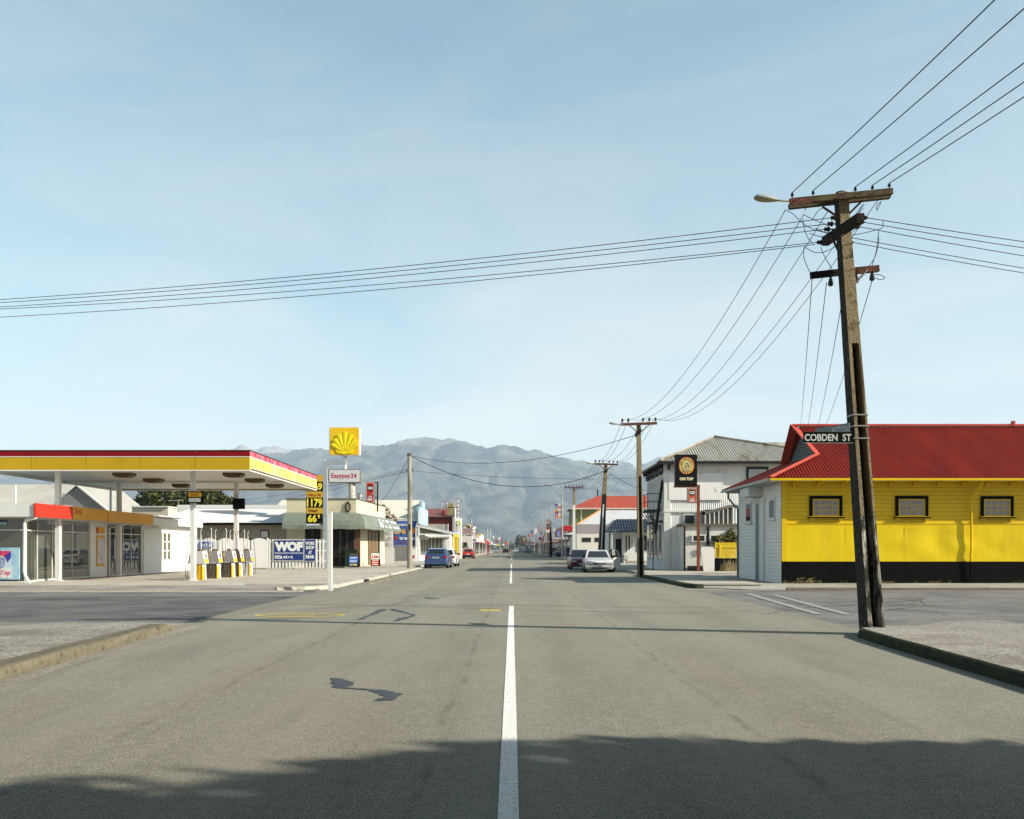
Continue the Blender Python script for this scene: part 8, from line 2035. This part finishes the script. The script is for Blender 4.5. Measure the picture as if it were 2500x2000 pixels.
# ------------------------------------------------------------------ the driver
def person():
    t_label = 'person with short brown hair in dark jacket stooping behind the open car door'
    X, Y = PX(1496, 61.4), 61.4
    J = {'pelvis': (0.10, 0.05, 0.88), 'waist': (0.06, 0.0, 1.0), 'chest': (-0.04, -0.05, 1.10), 'neck': (-0.10, -0.10, 1.20), 'head': (-0.13, -0.14, 1.29), 'crown': (-0.15, -0.15, 1.38),
         'hipL': (0.10, -0.06, 0.82), 'kneeL': (0.02, -0.08, 0.46), 'ankL': (0.10, -0.05, 0.09), 'toeL': (-0.04, -0.08, 0.04), 'hipR': (0.12, 0.16, 0.82), 'kneeR': (0.08, 0.20, 0.46), 'ankR': (0.18, 0.22, 0.09), 'toeR': (0.03, 0.22, 0.04),
         'shL': (-0.04, -0.24, 1.12), 'elL': (-0.20, -0.30, 0.90), 'wrL': (-0.36, -0.26, 0.86), 'paL': (-0.43, -0.25, 0.86), 'shR': (0.02, 0.12, 1.13), 'elR': (-0.16, 0.20, 0.92), 'wrR': (-0.34, 0.16, 0.90), 'paR': (-0.41, 0.15, 0.90)}
    rad = {'pelvis': .15, 'waist': .135, 'chest': .15, 'neck': .055, 'head': .085, 'crown': .07, 'hipL': .095, 'kneeL': .06, 'ankL': .04, 'toeL': .035, 'hipR': .095, 'kneeR': .06, 'ankR': .04, 'toeR': .035, 'shL': .06, 'elL': .045, 'wrL': .028, 'paL': .03, 'shR': .06, 'elR': .045, 'wrR': .028, 'paR': .03}
    E = [('pelvis', 'waist'), ('waist', 'chest'), ('chest', 'neck'), ('neck', 'head'), ('head', 'crown'), ('pelvis', 'hipL'), ('hipL', 'kneeL'), ('kneeL', 'ankL'), ('ankL', 'toeL'), ('pelvis', 'hipR'), ('hipR', 'kneeR'), ('kneeR', 'ankR'), ('ankR', 'toeR'),
         ('chest', 'shL'), ('shL', 'elL'), ('elL', 'wrL'), ('wrL', 'paL'), ('chest', 'shR'), ('shR', 'elR'), ('elR', 'wrR'), ('wrR', 'paR')]
    for s, sy in (('L', 1), ('R', -1)):
        p = J['pa' + s]
        for k in range(4):
            a, c = 'f%s%da' % (s, k), 'f%s%db' % (s, k); ln = (.035, .04, .037, .028)[k]
            J[a] = (p[0] - 0.04, p[1] + (k - 1.5) * 0.019, p[2] - 0.005); J[c] = (p[0] - 0.04 - ln, p[1] + (k - 1.5) * 0.021, p[2] - 0.03); rad[a] = .009; rad[c] = .008; E += [('pa' + s, a), (a, c)]
        J['t' + s] = (p[0] - 0.02, p[1] + sy * 0.045, p[2] - 0.02); rad['t' + s] = .010; E.append(('pa' + s, 't' + s))
    names = list(J); me = bpy.data.meshes.new('person')
    me.from_pydata([(X + J[n][0], Y + J[n][1], J[n][2]) for n in names], [(names.index(a), names.index(c)) for a, c in E], [])
    o = bpy.data.objects.new('person', me); COL.objects.link(o)
    sk = o.modifiers.new('skin', 'SKIN'); ss = o.modifiers.new('sub', 'SUBSURF'); ss.levels = ss.render_levels = 1
    for i, n in enumerate(names):
        me.skin_vertices[0].data[i].radius = (rad[n], rad[n]); me.skin_vertices[0].data[i].use_root = (n == 'pelvis')
    bpy.context.view_layer.update()
    m2 = bpy.data.meshes.new_from_object(o.evaluated_get(bpy.context.evaluated_depsgraph_get()))
    bpy.data.objects.remove(o)
    SKIN, JKT, TRS, SHOE = pm('skin', (0.45, 0.22, 0.13), 0.5), pm('dark_jacket', (0.02, 0.02, 0.024), 0.8), pm('trousers', (0.05, 0.055, 0.075), 0.8), pm('shoe', (0.02, 0.015, 0.01), 0.6)
    for m in (SKIN, JKT, TRS, SHOE): m2.materials.append(m)
    for p in m2.polygons:
        z, x = p.center.z, p.center.x - X
        p.material_index = 0 if (z > 1.2 or (x < -0.34 and z > 0.75)) else 1 if z > 0.86 else 3 if z < 0.08 else 2
        p.use_smooth = True
    o = bpy.data.objects.new('person', m2); COL.objects.link(o)
    tag(o, t_label, 'person')
    b = MB(); c = V(X - 0.125, Y - 0.13, 1.325); n = 10
    for i in range(6):
        ph = math.pi / 2 * i / 5
        for k in range(n): a = 2 * math.pi * k / n; b.v.append((c.x + 0.03 + 0.10 * math.cos(ph) * math.cos(a), c.y + 0.015 + 0.088 * math.cos(ph) * math.sin(a), c.z - 0.02 + 0.095 * math.sin(ph)))
    for i in range(5):
        for k in range(n): b.f.append((i * n + k, i * n + (k + 1) % n, (i + 1) * n + (k + 1) % n, (i + 1) * n + k)); b.m.append(0)
    h = b.build('hair', pm('hair_brown', (0.05, 0.025, 0.012), 0.7), o, smooth=True)
    for nm, dx, dy, dz, s_ in (('nose', -0.095, -0.045, -0.045, 0.016), ('ear', 0.0, -0.088, -0.04, 0.02), ('ear', 0.0, 0.085, -0.04, 0.02)):
        b = MB(); b.tube([(c.x + dx, c.y + dy, c.z + dz - s_), (c.x + dx, c.y + dy, c.z + dz), (c.x + dx, c.y + dy, c.z + dz + s_)], [s_ * .6, s_, s_ * .5], 6); b.build(nm, SKIN, o)
    b = MB()
    for dy in (-0.075, -0.02): b.tube([(c.x - 0.085, c.y + dy, c.z - 0.03), (c.x - 0.092, c.y + dy, c.z - 0.03)], 0.008, 6)
    b.build('eye_line', TRIMB, o); b = MB(); b.box(c.x - 0.088, c.x - 0.08, c.y - 0.07, c.y - 0.02, c.z - 0.085, c.z - 0.078); b.build('mouth', pm('lip', (0.3, 0.08, 0.06), 0.5), o)
person()

# ------------------------------------------------------------------ trees and plants
def leafmat(name, c1, c2, c3=None):
    m = pm(name, c1, 0.6, 0.35, 1.6, col2=c2, c2amt=0.8, c2scale=1.1)
    return m
LD = leafmat('leaf_dark', (0.020, 0.032, 0.010), (0.075, 0.085, 0.018))
LY = leafmat('leaf_yellow_green', (0.10, 0.10, 0.02), (0.20, 0.17, 0.04))
LRB = leafmat('leaf_russet', (0.10, 0.035, 0.02), (0.16, 0.07, 0.03))
LM = leafmat('leaf_mid', (0.04, 0.07, 0.018), (0.10, 0.12, 0.03))
LC = leafmat('leaf_conifer', (0.025, 0.04, 0.025), (0.05, 0.065, 0.04))
BARK = pm('bark', (0.10, 0.075, 0.05), 0.9, 0.3, 5, 0.4, 30)
def crown_mesh(lobes, n, size, rnd, inner=0.55):
    b = MB()
    for _ in range(n):
        c, r = rnd.choices(lobes, [q[1][0] * q[1][2] for q in lobes])[0]
        d = Vector((rnd.gauss(0, 1), rnd.gauss(0, 1), rnd.gauss(0, 1))).normalized()
        f = inner + (1 - inner) * rnd.random() ** 0.5
        w = 1 + 0.28 * noise.noise(Vector((d.x * 2.2 + c[0], d.y * 2.2 + c[1], d.z * 2.2)))
        p = Vector((c[0] + d.x * r[0] * f * w, c[1] + d.y * r[1] * f * w, c[2] + d.z * r[2] * f * w))
        if noise.noise(p * (1.1 / max(0.5, r[0] * 0.35))) < -0.22 and f > 0.7: continue
        a = Vector((rnd.gauss(0, 1), rnd.gauss(0, 1), rnd.gauss(0, 0.6))).normalized(); e = a.cross(Vector((rnd.gauss(0, 1), rnd.gauss(0, 1), rnd.gauss(0, 1)))).normalized()
        s = size * rnd.uniform(0.6, 1.35)
        b.v += [tuple(p - a * s), tuple(p + e * s * 0.45), tuple(p + a * s), tuple(p - e * s * 0.45)]
        k = len(b.v); b.f.append((k - 4, k - 3, k - 2, k - 1)); b.m.append(0)
    return b
def tree(label, x, y, h, lobes, n, size, mat, seed, cat='tree', tr=0.16, name='tree', group=None, z0=0.0):
    rnd = random.Random(seed)
    t = thing(name, label, cat, (x, y, z0), group)
    crown_mesh([((x + c[0], y + c[1], z0 + c[2]), r) for c, r in lobes], n, size, rnd).build('crown', mat, t)
    b = MB(); b.tube([(x, y, z0 - 0.03), (x + 0.1, y, z0 + h * 0.25), (x - 0.05, y + 0.1, z0 + h * 0.5), (x, y, z0 + h * 0.8)], [tr, tr * .8, tr * .55, tr * .2], 8)
    for c, r in lobes:
        b.tube([(x + 0.02, y, z0 + h * 0.3), (x + c[0] * 0.5, y + c[1] * 0.5, z0 + h * 0.3 + (c[2] - h * 0.3) * 0.6), (x + c[0], y + c[1], z0 + c[2])], [tr * .5, tr * .35, tr * .1], 6)
    b.build('trunk', BARK, t)
    return t
tree('broad dark evergreen behind the canopy nearer the shop', PX(400, 96), 96, 9, [((0, 0, 5.6), (2.6, 2.4, 2.4)), ((-1.6, 0.5, 4.9), (1.6, 1.6, 1.6)), ((1.6, 0, 4.9), (2.0, 1.8, 1.8))], 9000, 0.2, LD, 11)
tree('round olive tree behind the canopy beside the rear column', PX(505, 96), 97, 8.6, [((0, 0, 5.2), (2.4, 2.2, 2.3)), ((-1.9, 0, 5.4), (1.8, 1.6, 1.7)), ((1.3, 0.4, 4.9), (1.7, 1.6, 1.8))], 9000, 0.2, LD, 12)
tree('yellow green tree peeping over the grey shed gable', PX(215, 100), 100, 8.5, [((0, 0, 5.8), (1.5, 1.4, 1.4)), ((1.2, 0, 4.9), (1.2, 1.2, 1.1))], 2600, 0.17, LY, 13)
tree('russet leaved shrub above the scrollwork wall beyond the cafe', PX(940, 90), 90, 4.8, [((-0.3, 0, 4.6), (0.75, 0.7, 0.75)), ((0.5, 0, 3.9), (0.65, 0.5, 0.6)), ((-0.1, 0, 3.4), (0.8, 0.6, 0.9))], 1500, 0.11, LRB, 14, 'shrub', 0.07, 'shrub', z0=0.1)
tree('green climbing plant at the cafe side corner', PX(926, 84.4), 84.5, 3.2, [((0, 0, 2.4), (0.35, 0.3, 0.6)), ((0.15, 0, 1.5), (0.3, 0.25, 0.6)), ((-0.2, 0, 2.9), (0.3, 0.3, 0.3))], 420, 0.08, LM, 15, 'climbing plant', 0.03, 'climbing_plant', z0=0.1)
tree('leafy bush over the yellow fence, street end', PX(1760, 57.8), 57.8, 2.2, [((0, 0, 1.8), (0.45, 0.35, 0.35)), ((0.5, 0, 1.9), (0.4, 0.3, 0.35))], 700, 0.08, LY, 16, 'bush', 0.03, 'bush', 'bushes behind the yellow fence', z0=0.1)
tree('taller leafy bush over the yellow fence, beside the hall', PX(1790, 57.8), 57.8, 2.6, [((0, 0, 2.0), (0.4, 0.35, 0.5)), ((0.35, 0, 1.75), (0.4, 0.3, 0.35))], 800, 0.08, LY, 17, 'bush', 0.03, 'bush', 'bushes behind the yellow fence', z0=0.1)
tree('small green bush beside the red hatchback', PX(1134, 146), 146, 1.8, [((0, 0, 1.2), (0.7, 0.5, 0.7))], 220, 0.1, LM, 18, 'bush', 0.04, 'bush', z0=0.1)
tree('low potted shrub by the blue tiled porch', PX(1526, 86.4), 86.4, 0.8, [((0, 0, 0.55), (0.45, 0.3, 0.3)), ((-0.3, 0, 0.4), (0.25, 0.2, 0.2))], 180, 0.06, LD, 19, 'shrub', 0.03, 'shrub', z0=0.1)
tree('feathery gum tree at the far end of the hotel side', PX(1273, 560), 560, 9, [((0, 0, 7.0), (3.2, 3, 2.2)), ((-2.2, 0, 5.0), (1.8, 1.6, 1.8)), ((1.8, 0, 4.4), (2.2, 2, 1.8))], 900, 0.5, LC, 20, 'tree', 0.3)
tree('darker gum tree overlapping the far end shops', PX(1285, 600), 600, 8, [((0, 0, 5.0), (3.4, 3, 2.4))], 500, 0.5, LC, 21, 'tree', 0.3)
rnd = random.Random(4)
for i in range(9):
    px = 1222 + i * 5.2; Y = 640 + rnd.uniform(-20, 20); hh = [5.5, 4.2, 5.0, 6.2, 4.4, 5.2, 3.8, 4.6, 3.6][i] + 1
    x = PX(px, Y); t = thing('conifer', 'hazy pointed conifer closing the street, %s in the row' % ['first', 'second', 'third', 'tallest, fourth', 'fifth', 'sixth', 'seventh', 'eighth', 'last'][i], 'conifer', (x, Y, 0), 'conifers at the end of the street')
    b = MB()
    for k in range(150):
        f = rnd.random() ** 0.8; r = (1 - f) * 1.7 * (0.7 + 0.5 * rnd.random()); a = rnd.uniform(0, 6.28); p = V(x + r * math.cos(a), Y + r * math.sin(a), 0.4 + hh * f)
        d = V(math.cos(a), math.sin(a), -0.35) * 0.55; s = V(-math.sin(a), math.cos(a), 0.2) * 0.22; b.quad(p - d * .4, p + s, p + d, p - s)
    b.build('crown', LC, t); MB().tube([(x, Y, -0.03), (x, Y, hh)], [0.18, 0.03], 6).build('trunk', BARK, t)
# low scrub along the far plain
rnd = random.Random(9); b = MB()
for k in range(5200):
    Y = 900 + rnd.random() * 350; x = rnd.uniform(-560, 560)
    hh = 4.5 + 4 * noise.noise(Vector((x * 0.02, 0, 0))) + 2 * noise.noise(Vector((x * 0.11, 0, 3)))
    p = V(x, Y, rnd.random() * max(1, hh)); a = V(rnd.gauss(0, 1), rnd.gauss(0, .4), rnd.gauss(0, .7)).normalized() * 2.2; e = V(rnd.gauss(0, .5), rnd.gauss(0, .5), 1).normalized() * 1.2
    b.quad(p - a, p - e, p + a, p + e)
o = b.build('far_woods', LC); o['kind'] = 'stuff'; o['label'] = 'low far woods on the plain before the mountains'
# palm
pt_ = thing('palm_tree', 'stout date palm rising over the plain white shops', 'palm tree', (PX(1145, 178), 178, 0.1))
px_, py2 = PX(1145, 178), 178; zt2 = PZ(1300, 178)
MB().tube([(px_, py2, 0.05), (px_, py2, 2.0), (px_, py2, zt2)], [0.45, 0.38, 0.42], 10).build('trunk', BARK, pt_)
rnd = random.Random(2); b = MB()
for k in range(46):
    a = rnd.uniform(0, 6.28); el = rnd.uniform(-0.1, 1.35); L_ = rnd.uniform(2.0, 2.7); prev = None
    for i in range(6):
        f = i / 5; r = L_ * math.cos(el) * f; z = zt2 + L_ * math.sin(el) * f - 1.25 * f * f * (1.2 - el * 0.5)
        c = V(px_ + r * math.cos(a), py2 + r * math.sin(a), z); w = 0.20 * (1 - f * 0.8) + 0.02; sdv = V(-math.sin(a), math.cos(a), 0) * w
        q = (c - sdv - V(0, 0, 0.08), c, c + sdv - V(0, 0, 0.08))
        if prev: b.quad(prev[0], prev[1], q[1], q[0]); b.quad(prev[1], prev[2], q[2], q[1])
        prev = q
b.build('fronds', leafmat('palm_leaf', (0.10, 0.10, 0.03), (0.20, 0.13, 0.04)), pt_)
# dry grass clump by the yellow fence
rnd = random.Random(6); b = MB()
for k in range(130):
    x = PX(1786, 56.6) + rnd.gauss(0, 0.25); y = 56.75 + rnd.uniform(-0.1, 0.1); h_ = rnd.uniform(0.15, 0.75); dx = rnd.gauss(0, 0.12)
    b.quad((x - 0.01, y, 0.09), (x + 0.01, y, 0.09), (x + dx + 0.004, y - 0.04, 0.09 + h_), (x + dx - 0.004, y - 0.04, 0.09 + h_))
o = b.build('dry_grass', pm('straw', (0.42, 0.34, 0.17), 0.9, 0.3, 6)); o['kind'] = 'stuff'; o['label'] = 'tuft of dry grass against the black fence base'
# weeds along kerbs and fences
rnd = random.Random(8); b = MB()
for (x0_, x1_, y_, n) in ((PX(448, 65.9), PX(655, 65.9), 65.85, 260), (PX(656, 65.9), PX(790, 65.9), 65.85, 120), (PX(960, 103.8), PX(1018, 103.8), 103.8, 60), (XL, 22, 39.85, 160)):
    for k in range(n):
        x = rnd.uniform(x0_, x1_)
        if noise.noise(Vector((x * 1.3, y_, 0))) < 0.05: continue
        h_ = rnd.uniform(0.03, 0.16); dx = rnd.gauss(0, 0.05); b.quad((x - 0.012, y_, 0.04), (x + 0.012, y_, 0.04), (x + dx + 0.004, y_ - 0.03, 0.04 + h_), (x + dx - 0.004, y_ - 0.03, 0.04 + h_))
o = b.build('kerbside_weeds', leafmat('weed_green', (0.10, 0.13, 0.03), (0.28, 0.24, 0.10))); o['kind'] = 'stuff'; o['label'] = 'small weeds along the foot of fences and walls'

# the row of roadside trees behind the viewpoint whose shadow falls over the near road, plus one added canopy
SH = [('big evergreen roadside tree behind the viewpoint, nearest the road', 14.2, 3.0, 8.8, [((0, 0, 5.8), (2.6, 2.3, 2.3)), ((1.0, -2.4, 5.0), (2.6, 2.4, 2.2)), ((-1.2, 0.6, 4.6), (1.6, 1.5, 1.5))]),
      ('tall evergreen roadside tree behind the viewpoint, second from the road', 17.6, 1.3, 11.4, [((0, 0, 8.2), (2.9, 2.5, 2.6)), ((0.6, -2.8, 7.0), (2.8, 2.6, 2.8)), ((-1.0, 0.8, 6.6), (1.9, 1.8, 1.7)), ((1.5, 0, 5.6), (2.2, 2.0, 2.0))]),
      ('tall evergreen roadside tree behind the viewpoint, third from the road', 21.3, -0.3, 13.4, [((0, 0, 10.2), (3.2, 2.6, 2.6)), ((0.6, -2.8, 9.0), (3.0, 2.8, 2.8)), ((-3.2, -1.0, 9.9), (1.9, 1.0, 0.7)), ((-2.4, 1.7, 10.6), (1.8, 0.5, 0.4)), ((1.5, 0, 7.6), (2.4, 2.2, 2.2))]),
      ('tallest evergreen roadside tree behind the viewpoint, farthest from the road', 25.5, -2.6, 15.8, [((0, 0, 12.4), (3.0, 2.4, 2.4)), ((-1.5, -2.8, 11.0), (3.0, 2.8, 2.6)), ((-3.6, 0.4, 11.4), (2.0, 0.5, 0.4)), ((-3.0, -1.6, 10.6), (1.8, 0.8, 0.7)), ((1.5, 0, 9.2), (2.4, 2.2, 2.2))]),
      ('low spreading tree at the verge just behind the viewpoint', 10.8, 3.2, 6.0, [((0, 0, 3.6), (2.0, 1.9, 1.9)), ((0.5, -1.8, 3.4), (2.2, 2.0, 1.8))]),
      ('slim evergreen roadside tree behind the viewpoint with its crown over the footpath', 10.8, 1.0, 11.0, [((0, 0, 8.6), (2.4, 2.2, 2.2)), ((-1.4, 0.4, 7.6), (1.6, 1.5, 1.5)), ((0.6, -1.8, 7.2), (2.2, 2.0, 2.0))]),
      ('huge spreading tree at the verge with boughs over the road behind the viewpoint', 8.6, -4.5, 15.0, [((-5, 10.2, 11.8), (5, 4.5, 2.2)), ((-11, 8.7, 11.5), (4.5, 4.5, 2.2)), ((-5, 4.2, 11.6), (5.5, 4.5, 2.6)), ((-11, 1, 11.2), (4.5, 4.5, 2.4)), ((-3, -2, 11), (5, 4.5, 3))]),  # added canopy out of view, cuts sky light on the near road
      ('wide evergreen roadside tree well behind the viewpoint', 13.5, -4.5, 11.5, [((0, 0, 7.0), (4.2, 4.0, 3.6)), ((3.0, 2, 7.5), (3.0, 2.8, 2.8)), ((-1, -3, 6.5), (3, 3, 3))])]
for i, (lab, x, y, h_, lb) in enumerate(SH):
    tree(lab, x, y - (1.25 if y > -4 else 0), h_, lb, 26000 if 'huge' in lab else 11000, 0.34 if 'huge' in lab else 0.27, LD, 30 + i, tr=0.3, group='roadside trees behind the viewpoint', z0=0.1)

GT = 'large trees closing the road behind the viewpoint'  # added, never seen; they keep sky light off the foreground
bt = tree('large round tree behind the viewpoint on the petrol station side verge', -9.5, -5.5, 13, [((0, 0, 8), (4.6, 4.2, 4.2)), ((2.5, -2, 6), (3.4, 3, 3)), ((-2.5, 1, 6), (3.2, 3, 3))], 6500, 0.42, LD, 41, tr=0.35, group=GT, z0=0.1)
for x, y, sc_, lab in ((-7.5, -15, 1.15, 'second added tree behind the viewpoint on the petrol station side'), (8.0, -15, 1.2, 'added tree behind the viewpoint beyond the spreading one'), (-11.2, 2.6, 0.78, 'added middling tree on the petrol station side verge just outside the view'), (0.5, -34, 1.5, 'very large added tree standing at the end of the road behind the viewpoint'), (-15, -24, 1.4, 'farthest added tree behind the viewpoint on the petrol station side')):
    c = copy_tree(bt, lab); c.location = (x, y, 0.1); c.scale = (sc_, sc_, sc_)
